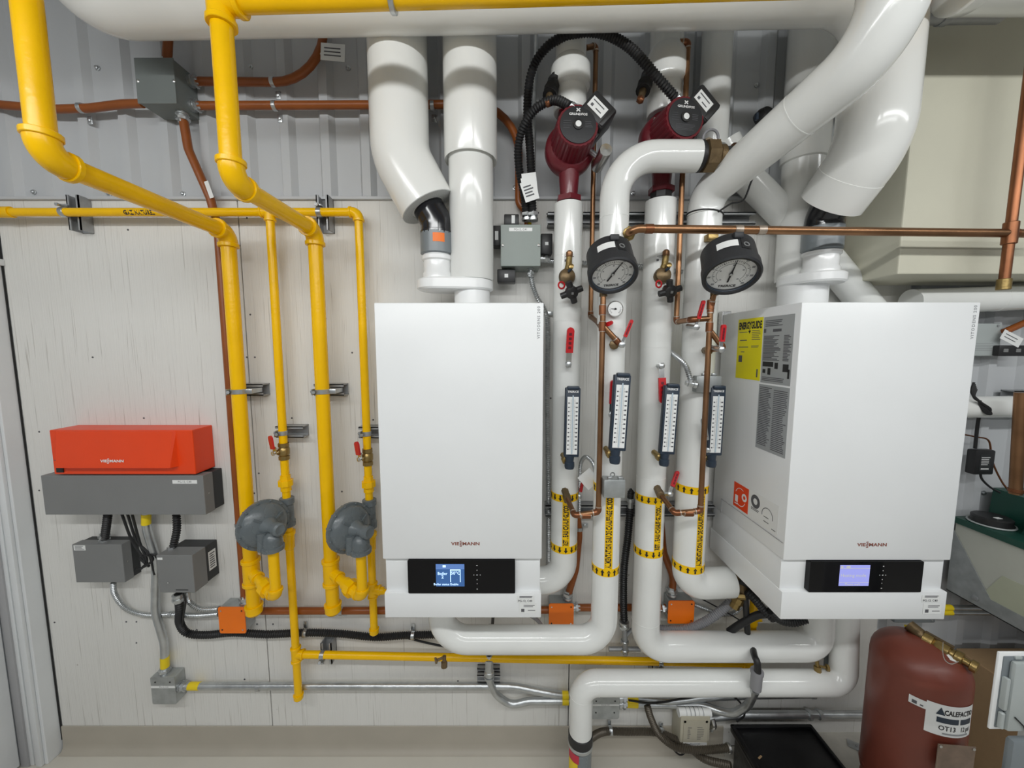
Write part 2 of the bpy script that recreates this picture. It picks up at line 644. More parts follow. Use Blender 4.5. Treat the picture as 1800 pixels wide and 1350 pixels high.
# left wall with the door frame
ZH = ZP(462, -.05)
wl = struct(MB().bb((XL - .30, -5.5, ZH + .10), (XL - .002, .02, ZC - .01)).build('wall_left', 'siding', smooth=0))
fr_ = MB()
fr_.bb((XL - .16, -.052, 0), (XL, .02, ZH + .02), bev=.002)
jf = struct(fr_.build('trim_1', 'door_white', smooth=0))
m = MB()
m.bb((XL - .034, -.064, .002), (XL - .010, -.052, ZH), bev=.003)
m.bb((XL - .062, -.058, .002), (XL - .046, -.052, ZH), bev=.002)
m.build('jamb_step', 'door_white', jf)
MB().bb((XL - .090, -.064, .002), (XL - .060, -.050, ZH), bev=.002).build('door_stop', 'frame_grey', jf)
MB().bb((XL + .0005, -.004, .05), (XL + .004, .0, ZS), bev=0).build('corner_gap', 'gasket', jf, smooth=0)
MB().bb((XL - .16, -1.2, ZH), (XL + .012, .0, ZH + .022), bev=.002).build('head_trim', 'door_white', jf)
MB().bb((XL - .16, -1.2, ZH + .022), (XL - .012, .0, ZH + .10), bev=.002).build('head_jamb', 'door_white', jf)
dr = struct(MB().bb((XL - .13, -1.05, .012), (XL - .088, -.066, ZH - .004), bev=.003).build('door_1', 'door_white', smooth=0))
MB().lathe((XL - .088, -.98, 1.0), (1, 0, 0), [(.03, 0), (.03, .006), (.012, .01), (.012, .04), (.028, .045), (.03, .06), (.02, .07)]).build('door_knob', 'steel', dr)
m = MB().bb((XL - .2, -.09, 0), (XL - .01, -1.05, .008), bev=.002)
struct(m.build('trim_2', 'rust', smooth=0))

# beige bulkhead at the upper right
XD = P(1478, 430, 0).x
YD = -.21
ZD = ZP(482, YD)
bk = struct(MB().bb((XD, YD, ZD), (3.1, -.001, ZC - .01), bev=.004).build('wall_bulkhead', 'beige', smooth=0))
MB().bb((XD - .006, -.012, ZD + .02), (XD + .001, -.0, ZC - .01)).build('wall_gap_strip', 'rust', bk, smooth=0)  # brown strip drawn in place of the gap between bulkhead and wall

# concrete pad at the right
struct(MB().bb((P(1432, 1290, 0).x, -1.0, 0), (3.1, 0.01, ZP(1287, 0)), bev=.006).build('floor_pad', 'concrete', smooth=0))

# ceiling lamps above the picture, plus the added fill strip further back
for i, (x, y, z, L, p, t) in enumerate(LAMPS):
    r = thing('strip_light', ['long ceiling strip light over the left of the room', 'long ceiling strip light over the right of the room',
              'long strip light added further back in the room as front fill'][i], 'ceiling lamp', (x, y, z + .05))
    MB().bb((x - L / 2 - .03, y - .06, z + .05), (x + L / 2 + .03, y + .06, ZC), bev=.006).build('housing', 'door_white', r)
    MB().bb((x - L / 2 - .032, y - .07, z + .025), (x - L / 2 - .02, y + .07, z + .05), bev=.002).build('end_cap', 'door_white', r)
    MB().bb((x + L / 2 + .02, y - .07, z + .025), (x + L / 2 + .032, y + .07, z + .05), bev=.002).build('end_cap', 'door_white', r)
# ================================================================== yellow gas piping
def elbow(root, a, c, b, r, k=1.2, L=1.9, material='yellow', bands=True, name='elbow'):
    a, c, b = V(a), V(c), V(b)
    d1 = (a - c).normalized()
    d2 = (b - c).normalized()
    m = MB().tube([c + d1 * r * L, c, c + d2 * r * L], r * k, bend=r * 1.6, seg=20, n=10)
    if bands:
        m.ring(c + d1 * r * L, d1, r * k, r * .55, r * .16)
        m.ring(c + d2 * r * L, d2, r * k, r * .55, r * .16)
    return m.build(name, material, root)
def tee(root, c, d, br, r, rb=None, k=1.2, L=1.9, material='yellow', bl=1.9):
    c, d, br = V(c), V(d).normalized(), V(br).normalized()
    rb = rb or r
    m = MB().tube([c - d * r * L, c + d * r * L], r * k, seg=16)
    m.tube([c, c + br * r * bl], rb * k, seg=16)
    m.ring(c - d * r * L, d, r * k, r * .55, r * .16)
    m.ring(c + d * r * L, d, r * k, r * .55, r * .16)
    m.ring(c + br * r * bl, br, rb * k, rb * .55, rb * .16)
    return m.build('tee', material, root)
def straight(root, a, b, r, material='yellow', name='pipe', seg=16):
    return MB().tube([a, b], r, seg=seg).build(name, material, root)
def run(root, pts, r, material='yellow', k=1.2, L=1.9, name='pipe', bands=True):
    pts = [V(p) for p in pts]
    for i, (a, b) in enumerate(zip(pts, pts[1:])):
        d = (b - a).normalized() * r * 1.7
        straight(root, a + (d if i else d * 0), b - (d if i < len(pts) - 2 else d * 0), r, material, name)
    for a, c, b in zip(pts, pts[1:], pts[2:]):
        elbow(root, a, c, b, r, k, L, material, bands)
def cap(root, c, d, r, k=1.22, material='yellow'):
    c, d = V(c), V(d).normalized()
    return MB().lathe(c, d, [(r, -r * .9), (r * k * 1.08, -r * .9), (r * k * 1.08, -r * .55), (r * k, -r * .5), (r * k, r * .35), (r * .9, r * .75), (r * .3, r * .95)]).build('end_cap', material, root)
def union(root, c, d, r, material='yellow'):
    c, d = V(c), V(d).normalized()
    m = MB().lathe(c, d, [(r, -r * 2.2), (r * 1.3, -r * 2.2), (r * 1.3, -r * .75), (r, -r * .7)], seg=16)
    m.lathe(c, d, [(r * 1.2, -r * .9), (r * 1.82, -r * .8), (r * 1.82, r * .7), (r * 1.3, r * .75), (r * 1.25, r * 2), (r, r * 2)], seg=8)
    return m.build('union', material, root)

YG = -.085
RL, RS = .0225, .0137
# --- first large pipe
def big_gas(label, far_px, near, top, down_py, tee_py, cap_py, group=None):
    fx = P(*far_px, YG)
    X = fx.x
    zz = fx.z
    yn = near
    root = thing('gas_pipe', label, 'gas pipe', (X, YG, 0), group)
    p_far = V((X, YG, zz))
    p_near = V((X, yn, zz))
    p_top = V((X, yn, top))
    p_tee = V((X, YG, ZP(tee_py, YG)))
    p_bot = V((X, YG, ZP(cap_py, YG)))
    run(root, [p_top, p_near, p_far, p_bot], RL)
    cap(root, p_bot, (0, 0, -1), RL)
    return root, p_tee, p_top
bdir = V((.62, -.62, -.12))
g1, t1, top1 = big_gas('thick yellow gas pipe at far left, dropping outside the grey junction box', (400, 408), -.572, 2.75, 0, 1005, 1072, 'thick yellow gas pipes')
YH = -.45
ztee = P(393, 4, YH).z
g2, t2, top2 = big_gas('thick yellow gas pipe joining the overhead header by a tee', (553, 405), YH, ztee, 0, 1005, 1070, 'thick yellow gas pipes')
# --- overhead header
hx = top2.copy()
h_end = P(1760, -24, YH)
gh = thing('gas_header', 'thick yellow gas pipe running overhead along the top of the white duct', 'gas pipe', tuple(hx))
tee(gh, hx, V((0, 0, 1)), V((1, 0, 0)), RL)
straight(gh, hx, hx + V((0, 0, .3)), RL)
straight(gh, hx, V((h_end.x, YH, hx.z + .045)), RL)
m = MB().ring(V((P(690, 5, YH).x, YH, hx.z + .004)), (1, 0, 0), RL, .012, .003)
m.build('pipe_clamp', 'galv', gh)

# --- small distribution pipe under the ledge
YS = -.055
xa = P(-60, 369, YS)
zs_ = ZP(373, YS)
xt = P(474, 374, YS).x
xe = P(630, 376, YS).x
XB1, XB2 = xt, xe
sm_ = thing('gas_branch_pipe', 'thin yellow gas pipe lettered in black, running level below the metal siding', 'gas pipe', (xt, YS, zs_))
straight(sm_, (XL - .1, YS, zs_), (xt, YS, zs_), RS)
straight(sm_, (xt, YS, zs_), (xe - .02, YS, zs_), RS)
tee(sm_, (xt, YS, zs_), (1, 0, 0), (0, 0, -1), RS)
elbow(sm_, (xt, YS, zs_), (xe, YS, zs_), (xe, YS, 1), RS)
MB().ring((P(8, 372, YS).x, YS, zs_), (1, 0, 0), RS * 1.15, .05, .002).build('coupling', 'yellow', sm_)
cy = lambda v: V((P(250, 373, YS).x + v.x, YS - (RS + .0005) * cos(v.y / RS - .42), zs_ + (RS + .0005) * sin(v.y / RS - .42)))
text('GAZ NATUREL', .019, None, 'ink', sm_, fn=cy, bold=.05, xs=.80)

def gate(px, Y, top_z, reg_py):
    pass
# --- two thin drops, each with valve, union, regulator
def disc_regulator(label, c, n, inlet, group):
    """c: centre of the diaphragm case, n: direction its bonnet points"""
    c, n = V(c), V(n).normalized()
    R = .083
    r = thing('gas_regulator', label, 'gas regulator', tuple(c), group)
    seg = 40
    m = MB().lathe(c, n, [(.02, -.050), (R * .55, -.042), (R * .84, -.020), (R * .87, -.008), (R, -.007), (R, .005), (R * .89, .0065), (R * .86, .011), (R * .80, .018), (R * .60, .026), (R * .40, .031), (.02, .033)], seg=seg)
    m.build('diaphragm_case', 'regulator', r)
    x, y, z = orthobasis(n)
    mb = MB()
    for k in range(12):
        a = 2 * pi * k / 12 + .2
        q = c + (x * cos(a) + y * sin(a)) * R * .945
        mb.lathe(q, n, [(.0038, -.012), (.0038, .008), (.0025, .010)], seg=6)
    mb.build('flange_bolts', 'regulator', r)['kind'] = 'stuff'
    t = c + n * .030
    MB().lathe(t, n, [(.034, -.01), (.026, .012), (.019, .024), (.018, .046), (.0215, .048), (.0215, .066), (.015, .070), (.008, .068)], seg=18).build('spring_tower', 'regulator', r)
    mb = MB()
    for a in (-.8, 0.6, 2.4):
        d = (x * cos(a) + y * sin(a))
        mb.box(c + d * .034 + n * .031, (.006, .006, .045), rot=d.to_track_quat('Z', 'Y').to_matrix())
    mb.build('rib', 'regulator', r)
    # vent hood under the tower
    sd = V((.85, -.5, 0)).normalized()
    hb = c + n * .056 + V((0, -.006, -.042))
    m = MB().lathe(hb, (0, 0, -1), [(.012, -.030), (.026, -.018), (.029, -.006), (.029, .016), (.034, .018), (.034, .030), (.026, .034)], seg=20)
    m.tube([hb + V((-.030, -.004, .030)), hb + V((-.030, -.004, -.030))], .017, seg=12)
    m.build('vent_hood', 'regulator', r)
    # body in line with the thin pipe
    i = V(inlet)
    m = MB().lathe(i, (0, 0, -1), [(.022, -.006), (.0245, -.004), (.0245, .016), (.021, .020), (.021, .075), (.0245, .080), (.0245, .100), (.021, .102)], seg=12)
    m.box(i + V((-.012, -.010, -.05)), (.045, .05, .07), bev=.008)
    mid = i + V((0, 0, -.05))
    m.tube([mid, c - n * .045], .026)
    m.build('body', 'regulator', r)
    return r, hb + V((0, 0, -.034))

def lever_valve(label, p, d, r, hdir, hup, L=.055, group=None, body='brass', handle_w=.012, stem=.028, size=1.0):
    """ball valve: body at p along d; stem towards hdir; red lever along hup"""
    p, d, hdir, hup = V(p), V(d).normalized(), V(hdir).normalized(), V(hup).normalized()
    t = thing('ball_valve', label, 'valve', tuple(p), group)
    m = MB().lathe(p, d, [(r * 1.15, -r * 2.3), (r * 1.4, -r * 2.3), (r * 1.4, -r * 1.3), (r * 1.15, -r * 1.2), (r * 1.5, -r * .7), (r * 1.5, r * .7), (r * 1.15, r * 1.2), (r * 1.4, r * 1.3), (r * 1.4, r * 2.3), (r * 1.15, r * 2.3)], seg=8)
    m.lathe(p, hdir, [(r * .75, 0), (r * .75, r * 1.7)], seg=10)
    m.build('body', body, t)
    s = p + hdir * stem
    m = MB().lathe(s, hdir, [(.0045, -.012), (.0045, .004), (.008, .004), (.008, .010), (.004, .011)], seg=6)
    m.box(s + hup * .010, (handle_w * .9, .003, .026), rot=frame((0, 0, 0), hup.cross(hdir), hdir).to_3x3() @ M.Rotation(0, 3, 'Z'))
    m.build('stem_nut', 'steel', t)
    side = hdir.cross(hup)
    poly = []
    for k in range(9):
        a = pi * k / 8
        poly.append((cos(a) * handle_w / 2, L + sin(a) * handle_w / 2))
    poly += [(-handle_w * .45, .016), (handle_w * .45, .016)]
    fr2 = frame(s + hdir * .002, side, hup)
    hz = V((fr2[0][2], fr2[1][2], fr2[2][2]))
    mm = MB().prism(poly, fr2, .0065 if hz.dot(hdir) > 0 else -.0065)
    mm.build('lever', 'red_handle', t)
    return t

drops = [(XB1, 474, 790, 845, 905, 882, 'left'), (XB2, 650, 803, 850, 905, 886, 'right')]
REG = []
for i, X in enumerate((XB1, XB2)):
    which = ['left', 'right'][i]
    root = thing('gas_drop_pipe', ['thin yellow gas pipe dropping left of the second thick pipe, capped at the bottom', 'thin yellow gas pipe dropping beside the centre boiler, capped at the bottom'][i], 'gas pipe', (X, YS, 0), 'thin yellow gas drops')
    zt = zs_
    zreg = ZP([877, 880][i], YS)
    zval = ZP([793, 803][i], YS)
    zun = ZP([848, 850][i], YS)
    zo = zreg - .10
    zbot = ZP([1225, 1110][i], YS)
    ztee_ = ZP([1150, 1037][i], YS)
    straight(root, (X, YS, zt - .02), (X, YS, zreg), RS)
    union(root, (X, YS, zun), (0, 0, 1), RS)
    straight(root, (X, YS, zo), (X, YS, zbot), RS)
    cap(root, (X, YS, zbot), (0, 0, -1), RS)
    tee(root, (X, YS, ztee_), (0, 0, 1), (1, 0, 0), RS)
    MB().lathe((X, YS, zo - .055), (0, 0, 1), [(RS, -.035), (RS * 1.25, -.03), (RS * 1.35, .02), (RS * 1.6, .022), (RS * 1.6, .034), (RS, .035)]).build('reducer', 'yellow', root)
    lever_valve(['brass gas valve with red lever on the thin pipe right of the first thick pipe', 'brass gas valve with red lever close to the centre boiler'][i],
                (X, YS, zval), (0, 0, 1), RS * .95, (-.50, -.86, 0), (-.10, -.05, 1), L=.054, group='gas shut-off valves', stem=.030, handle_w=.021)
    c = P([464, 615][i], [922, 927][i], -.150)
    rg, vb = disc_regulator(['grey disc gas regulator overlapping the first thick yellow pipe', 'grey disc gas regulator next to the centre boiler'][i], c, (.86, -.50, .06), (X, YS, zreg), 'grey gas regulators')
    REG.append(vb)
    # vent line from the hood back to the thick pipe: belongs to the thick pipe's tee
    gt = (g1, g2)[i]
    tp = (t1, t2)[i]
    zc = tp.z - .028
    corner = V((vb.x, vb.y, zc))
    straight(gt, vb + V((0, 0, .004)), corner + V((0, 0, .018)), .0165, name='vent_pipe')
    start = V((tp.x, tp.y, tp.z))
    straight(gt, start, corner + (start - corner).normalized() * .018, .0165, name='vent_pipe')
    elbow(gt, vb, corner, start, .0165, L=1.6)
    dd = (corner - start)
    tee(gt, tp, (0, 0, 1), dd, RL, .0165, bl=2.1)
    union(gt, start + dd * .66, dd, .0165)
    if i == 0:
        low = (X, ztee_)
    else:
        bl = thing('gas_boiler_stub', 'short yellow gas stub entering the side of the centre boiler', 'gas pipe', (X, YS, ztee_))
        straight(bl, (X + .016, YS, ztee_), (X + .12, YS - .03, ztee_), .0095)
        MB().ring((X + .034, YS - .004, ztee_), (1, 0, 0), .0095, .02, .004).build('collar', 'yellow', bl)
# --- low level pipe to the right boiler
lp = thing('gas_low_pipe', 'thin yellow gas pipe running level under both boilers', 'gas pipe', (low[0], YS, low[1]))
le = V((P(1318, 1170, YS).x, YS, ZP(1166, YS)))
straight(lp, (low[0], YS, low[1]), le + (V((low[0], YS, low[1])) - le).normalized() * .02, RS)
elbow(lp, (low[0], YS, low[1]), le, le + V((0, 0, .3)), RS)
zt_ = ZP(1050, YS)
straight(lp, le + V((0, 0, .02)), (le.x, YS, zt_ + .05), RS)
elbow(lp, le, V((le.x, YS, ZP(1085, YS))), V((le.x + .1, YS - .06, ZP(1060, YS))), RS, bands=False)

# --- channel brackets that hold the yellow pipes
def strut(root, c, length, axis, depth=.041, w=.041, name='channel', th=.0035, openy=-1):
    """U channel, open to the room; axis 'x' or 'z'"""
    c = V(c)
    m = MB()
    h = length / 2
    if axis == 'z':
        m.bb(c + V((-w / 2, depth / 2 - th, -h)), c + V((w / 2, depth / 2, h)))
        for s in (-1, 1):
            m.bb(c + V((s * w / 2 - (th if s > 0 else 0), -depth / 2, -h)), c + V((s * w / 2 + (0 if s > 0 else th), depth / 2, h)))
            m.bb(c + V((s * w / 2, -depth / 2, -h)), c + V((s * (w / 2 - .009), -depth / 2 + th, h)))
    else:
        m.bb(c + V((-h, depth / 2 - th, -w / 2)), c + V((h, depth / 2, w / 2)))
        for s in (-1, 1):
            m.bb(c + V((-h, -depth / 2, s * w / 2 - (th if s > 0 else 0))), c + V((h, depth / 2, s * w / 2 + (0 if s > 0 else th))))
            m.bb(c + V((-h, -depth / 2, s * w / 2)), c + V((h, -depth / 2 + th, s * (w / 2 - .009))))
    return m.build(name, 'zinc_dark', root, smooth=0)
def pipe_strap(root, c, d, r, out=(0, -1, 0)):
    c = V(c)
    m = MB().ring(c, d, r, .016, .0025)
    m.build('strap', 'galv', root)
    m = MB().lathe(c + V(out) * (r + .008), V(d).cross(V(out)), [(.006, -.016), (.006, -.010), (.0035, -.010), (.0035, .012), (.0055, .012), (.0055, .018)], seg=6)
    m.box(c + V(out) * (r + .006), (.02, .02, .004) if abs(V(d).z) < .5 else (.004, .02, .02))
    m.build('strap_bolt', 'galv', root)
for i, (px, lab) in enumerate([(135, 'vertical channel bracket holding the thin lettered gas pipe at the left'), (566, 'vertical channel bracket holding the thin gas pipe near the second thick pipe')]):
    b = thing('pipe_bracket', lab, 'bracket', P(px, 375, -.02), 'pipe brackets')
    c = P(px, 377, -.021)
    strut(b, c + V((.012, 0, 0)), .115, 'z')
    pipe_strap(b, (P(px - 22 if i == 0 else px - 4, 374, YS).x, YS, zs_), (1, 0, 0), RS, (0, -.2, 1))
for i, (X, py, Y, r, lab) in enumerate([(t1.x, 688, YG, RL, 'small channel bracket clamping the first thick yellow pipe'), (t2.x, 688, YG, RL, 'small channel bracket clamping the second thick yellow pipe'),
                                  (XB1, 761, YS, RS, 'small channel bracket clamping the thin yellow pipe above its valve, left one'), (XB2, 762, YS, RS, 'small channel bracket clamping the thin yellow pipe beside the centre boiler')]):
    z = ZP(py, Y)
    b = thing('pipe_bracket', lab, 'bracket', (X, 0, z), 'pipe brackets')
    w = .105 if i < 2 else .098
    off = .0 if i < 2 else .014
    strut(b, (X + off, -.0205, z), w, 'x')
    if Y < -.07:
        MB().bb((X - .014, Y, z - .008), (X + .045, -.03, z + .008), bev=.002).build('spacer', 'galv', b)
    pipe_strap(b, (X, Y, z), (0, 0, 1), r, (-.8, -.6, 0))
b = thing('pipe_bracket', 'channel bracket under the black cable holding the low yellow pipe', 'bracket', P(572, 1140, 0), 'pipe brackets')
strut(b, P(578, 1142, -.0205), .085, 'z')
pipe_strap(b, (P(567, 1150, YS).x, YS, low[1] - .004), (1, 0, 0), RS, (0, -.5, -.8))
b = thing('pipe_bracket', 'channel bracket under the low yellow pipe below the right hand white elbow', 'bracket', P(1155, 1180, 0), 'pipe brackets')
strut(b, P(1152, 1178, -.0205), .07, 'z')
pipe_strap(b, (P(1160, 1165, YS).x, YS, le.z + .006), (1, 0, 0), RS, (0, -.5, -.8))
# ================================================================== boilers
def lettering_sets(body, size, fr, material, root, **kw):
    return text(body, size, fr, material, root, **kw)
def brand_mark(root, fr, s, material, name='brand_lettering'):
    """VIESSMANN with the two S stacked in the middle"""
    mb = MB()
    vs, fs = text_geo('VIE', s, bold=.035, ax='RIGHT', xs=1.28, space=1.05)
    mb.add([fr @ (v + V((-.34 * s, 0, 0))) for v in vs], fs)
    vs, fs = text_geo('MANN', s, bold=.035, ax='LEFT', xs=1.28, space=1.05)
    mb.add([fr @ (v + V((.34 * s, 0, 0))) for v in vs], fs)
    for dy in (.36, -.36):
        vs, fs = text_geo('S', s * .92, bold=.025, xs=1.35)
        mb.add([fr @ (v + V((0, dy * s, 0.0003))) for v in vs], fs)
    return mb.build(name, material, root, smooth=0)

def boiler(label, Yf, Yb, pxl, pxr, py_top, py_cov, py_sh, py_bot, model, screen, labels_px):
    a = P(pxl, py_top, Yf)
    b = P(pxr, py_top, Yf)
    x0, x1 = a.x, b.x
    zt, zc, zs, zb_ = [ZP(p, Yf) for p in (py_top, py_cov, py_sh, py_bot)]
    xc = (x0 + x1) / 2
    W = x1 - x0
    r = thing('wall_boiler', label, 'boiler', (xc, Yb, zb_), 'wall boilers')
    # upper cover
    MB().bb((x0, Yf, zc), (x1, Yb, zt), bev=.003).build('cover', 'boiler_white', r)
    # recessed middle band
    yr = Yf + .012
    MB().bb((x0 + .004, yr, zs - .004), (x1 - .004, Yb, zc + .002), bev=.001).build('middle_band', 'boiler_white', r)
    # lower apron with its bright upper ledge
    MB().bb((x0 + .002, Yf - .002, zb_), (x1 - .001, Yb + .01, zs), bev=.002).build('lower_apron', 'boiler_white', r)
    # control strip
    h = zc - zs
    cz = zs + h * .5
    w = W * .675
    cx = xc - W * .005
    fr = frame((cx, yr, cz), *FRONT)
    gp = plate('control_panel', fr, w, h * .98, 'glass_black', r, th=.016, r=.003)
    fr = frame((cx, yr - .0161, cz), *FRONT)
    sw, sh = w * .265, h * .66
    sx = -w * .105
    sf = frame((cx + sx, yr - .0161, cz + h * .05), *FRONT)
    sc = plate('display', sf, sw, sh, 'screen_blue' if screen == 'a' else 'screen_lilac', gp, th=.0004)
    sf2 = frame((cx + sx, yr - .0166, cz + h * .05), *FRONT)
    if screen == 'a':
        m = MB()
        mat_rects(m, sf2, [(-sw / 2, sh * .30, sw / 2, sh * .5), (-sw / 2, sh * .28, sw / 2, sh * .30)], .0002)
        m.build('display_bar', 'screen_bar', gp, smooth=0)
        m = MB()
        mat_rects(m, sf2, [(0, -sh * .30, sw * .025, sh * .24), (sw * .34, -sh * .30, sw * .365, sh * .24), (0, sh * .22, sw * .365, sh * .27), (-sw * .26, sh * .36, -sw * .15, sh * .46)], .0003)
        for s, q, xx, yy in (('Boiler', .15, -.27, .08), ('2', .17, -.27, -.07), ('50\u00b0C', .17, .19, .10), ('Boiler status Enable', .115, -.15, -.40)):
            vs, fs = text_geo(s, sh * q * 1.15, bold=.02)
            m.add([sf2 @ V((v.x + xx * sw, v.y + yy * sh, .0004)) for v in vs], fs)
        m.build('display_text', 'screen_text', gp, smooth=0)
    else:
        m = MB()
        mat_rects(m, sf2, [(-sw / 2, sh * .33, sw / 2, sh * .35), (-sw / 2, -sh * .345, sw / 2, -sh * .325), (-sw * .29, sh * .36, -sw * .16, sh * .46), (-sw * .48, sh * .36, -sw * .40, sh * .45)], .0002)
        for s, q, xx, yy in (('Heating mode', .17, -.04, 0), ('Please wait', .13, -.05, -.42)):
            vs, fs = text_geo(s, sh * q * 1.2, bold=.015)
            m.add([sf2 @ V((v.x + xx * sw, v.y + yy * sh, .0004)) for v in vs], fs)
        m.build('display_text', 'ink_white', gp, smooth=0)
    m = MB()
    kx = w * .145
    for dx, dy, ww in ((0, .34, 2.2), (0, .20, 1.2), (-.075, .06, 1.2), (0, .06, 2.4), (.075, .06, 1.2), (0, -.08, 1.3), (0, -.20, .9), (0, -.36, 2.0)):
        mat_rects(m, fr, [(kx + dx * h * 1.2 - .0008 * ww, dy * h - .0009, kx + dx * h * 1.2 + .0008 * ww, dy * h + .0009)], .0003)
    m.build('key_marks', 'ink_white', gp, smooth=0)
    # lettering
    brand_mark(r, frame((xc - W * .008, Yf - .0004, zc + (zt - zc) * .064), *FRONT), .0125, 'ink_red')
    zz = zt - (zt - zc) * .073
    text(model, .0108, frame((x1 - .013, Yf - .0004, zz), (0, 0, 1), (-1, 0, 0)), 'grey_text', r, 'model_lettering', bold=.02, space=1.25)
    # stickers on the apron
    za = zb_ + (zs - zb_) * .76
    f1 = frame((x1 - .045, Yf - .0024, za), *FRONT)
    st1 = plate('sticker', f1, .050, .022, 'paper', r, .0004)
    m = MB()
    lines(m, frame((x1 - .045, Yf - .0030, za), *FRONT), -.018, .02, .004, .010, 2, .0017)
    m.build('sticker_print', 'ink_soft', st1, smooth=0)
    text('PG-12, C40', .0085, frame((x1 - .047, Yf - .0031, za - .005), *FRONT), 'ink_soft', st1, 'sticker_lettering', bold=.02)
    za = zb_ + (zs - zb_) * .40
    f2 = frame((x1 - .039, Yf - .0024, za), *FRONT)
    st2 = plate('sticker', f2, .050, .030, 'paper', r, .0004)
    m = MB()
    f2 = frame((x1 - .039, Yf - .0030, za), *FRONT)
    lines(m, f2, -.012, .020, .003, .011, 2, .0016)
    lines(m, f2, 0, .021, -.008, -.005, 1, .0018, rag=0)
    mat_rects(m, f2, [(-.019, -.011, -.010, -.002)])
    m.build('sticker_print', 'ink_soft', st2, smooth=0)
    return r, (x0, x1, zt, zc, zs, zb_)

bl, LB = boiler('white wall boiler in the centre, its dark screen showing a temperature', -.355, -.012, 657, 956, 532, 983, 1042, 1085, 'VITODENS 200', 'a', None)
br_, RB = boiler('white wall boiler on the right with stickers on its side panel', -.392, -.03, 1410, 1725, 531, 985, 1040, 1088, 'VITODENS 200', 'b', None)

# ---- stickers on the left flank of the right boiler
XR = RB[0]
def flank(px, py):
    q = PX(px, py, XR)
    return (-q.y, q.z)                      # sticker x axis runs towards the room
def flank_frame(off=.0006):
    # text axis from wall to room, up; faces -X
    return frame((XR - off, 0, 0), (0, -1, 0), (0, 0, 1))
def flank_poly(name, pxs, material, parent, off=.0002, th=.0005):
    poly = [flank(*p) for p in pxs]
    x0 = sum(p[0] for p in (poly[0], poly[3])) / 2
    x1 = sum(p[0] for p in (poly[1], poly[2])) / 2
    z0 = sum(p[1] for p in (poly[2], poly[3])) / 2
    z1 = sum(p[1] for p in (poly[0], poly[1])) / 2
    global STK
    STK = MB().prism([(x0, z0), (x1, z0), (x1, z1), (x0, z1)], flank_frame(off), th).build(name, material, parent, smooth=0)
    return x0, x1, z0, z1
y0, y1, z0, z1 = flank_poly('energy_sticker', [(1299, 561), (1343, 558), (1335, 669), (1293, 664)], 'sticker_yellow', br_)
FF = flank_frame(.0009)
w, h = y1 - y0, z1 - z0
vs, fs = text_geo('ENERGYGUIDE', h * .125, bold=.05, ax='CENTER')
wx = max(v.x for v in vs) - min(v.x for v in vs)
m = MB().add([FF @ V((v.x * w * .92 / wx + (y0 + y1) / 2, v.y * 1.25 + z1 - h * .12, 0)) for v in vs], fs)
mx_ = (y0 + y1) / 2 + w * .0
m.prism([(mx_ - .0015, z1 - h * .22), (mx_ + .0015, z1 - h * .22), (mx_ + .0015, z1 - h * .15), (mx_ - .0015, z1 - h * .15)], FF, .0001)
m.prism([(mx_ - .007, z1 - h * .20), (mx_, z1 - h * .25), (mx_ + .007, z1 - h * .20)], FF, .0001)
m.build('energy_lettering', 'ink', STK, smooth=0)
m = MB()
lines(m, FF, y0 + w * .08, y0 + w * .42, z1 - h * .24, z1 - h * .20, 1, .002)
lines(m, FF, y0 + w * .60, y1 - w * .06, z1 - h * .36, z1 - h * .19, 6, .0018)
lines(m, FF, y0 + w * .60, y1 - w * .06, z1 - h * .48, z1 - h * .44, 2, .0016)
lines(m, FF, y0 + w * .12, y0 + w * .44, z1 - h * .37, z1 - h * .34, 1, .003)
m.prism([(y0 + w * .08, z1 - h * .475), (y0 + w * .48, z1 - h * .475), (y0 + w * .48, z1 - h * .462), (y0 + w * .08, z1 - h * .462)], FF, .0002)
lines(m, FF, y0 + w * .18, y0 + w * .38, z1 - h * .57, z1 - h * .53, 1, .002)
m.prism([(y0 + w * .10, z0 + h * .28), (y0 + w * .25, z0 + h * .28), (y0 + w * .25, z0 + h * .39), (y0 + w * .10, z0 + h * .39)], FF, .0002)
m.prism([(y1 - w * .14, z0 + h * .05), (y1 - w * .09, z0 + h * .05), (y1 - w * .09, z0 + h * .18), (y1 - w * .14, z0 + h * .18)], FF, .0002)
m.build('energy_print', 'ink_soft', STK, smooth=0)
y0, y1, z0, z1 = flank_poly('rating_sticker', [(1344, 557), (1398, 552), (1389, 680), (1337, 671)], 'silver_sticker', br_)
w, h = y1 - y0, z1 - z0
m = MB()
lines(m, FF, y0 + w * .06, y0 + w * .65, z1 - h * .15, z1 - h * .05, 4, .0022)
m.prism([(y0 + w * .02, z1 - h * .24), (y0 + w * .10, z1 - h * .24), (y0 + w * .10, z1 - h * .18), (y0 + w * .02, z1 - h * .18)], FF, .0002)
m.prism([(y0 + w * .34, z1 - h * .23), (y0 + w * .62, z1 - h * .23), (y0 + w * .62, z1 - h * .19), (y0 + w * .34, z1 - h * .19)], FF, .0002)
lines(m, FF, y0 + w * .04, y1 - w * .35, z0 + h * .34, z1 - h * .28, 20, .0021, rag=.6)
lines(m, FF, y0 + w * .72, y1 - w * .03, z0 + h * .34, z1 - h * .28, 18, .0021, rag=.5)
lines(m, FF, y0 + w * .05, y1 - w * .10, z0 + h * .03, z0 + h * .10, 3, .0018)
m.build('rating_print', 'ink_soft', STK, smooth=0)
m = MB()
for (a, b, c, d) in ((.05, .25, .42, .325), (.47, .225, .58, .315), (.74, .19, .92, .30), (.06, .15, .16, .21), (.24, .13, .34, .23), (.90, .1, .96, .23)):
    m.prism([(y0 + w * a, z0 + h * b), (y0 + w * c, z0 + h * b), (y0 + w * c, z0 + h * d), (y0 + w * a, z0 + h * d)], FF, .0002)
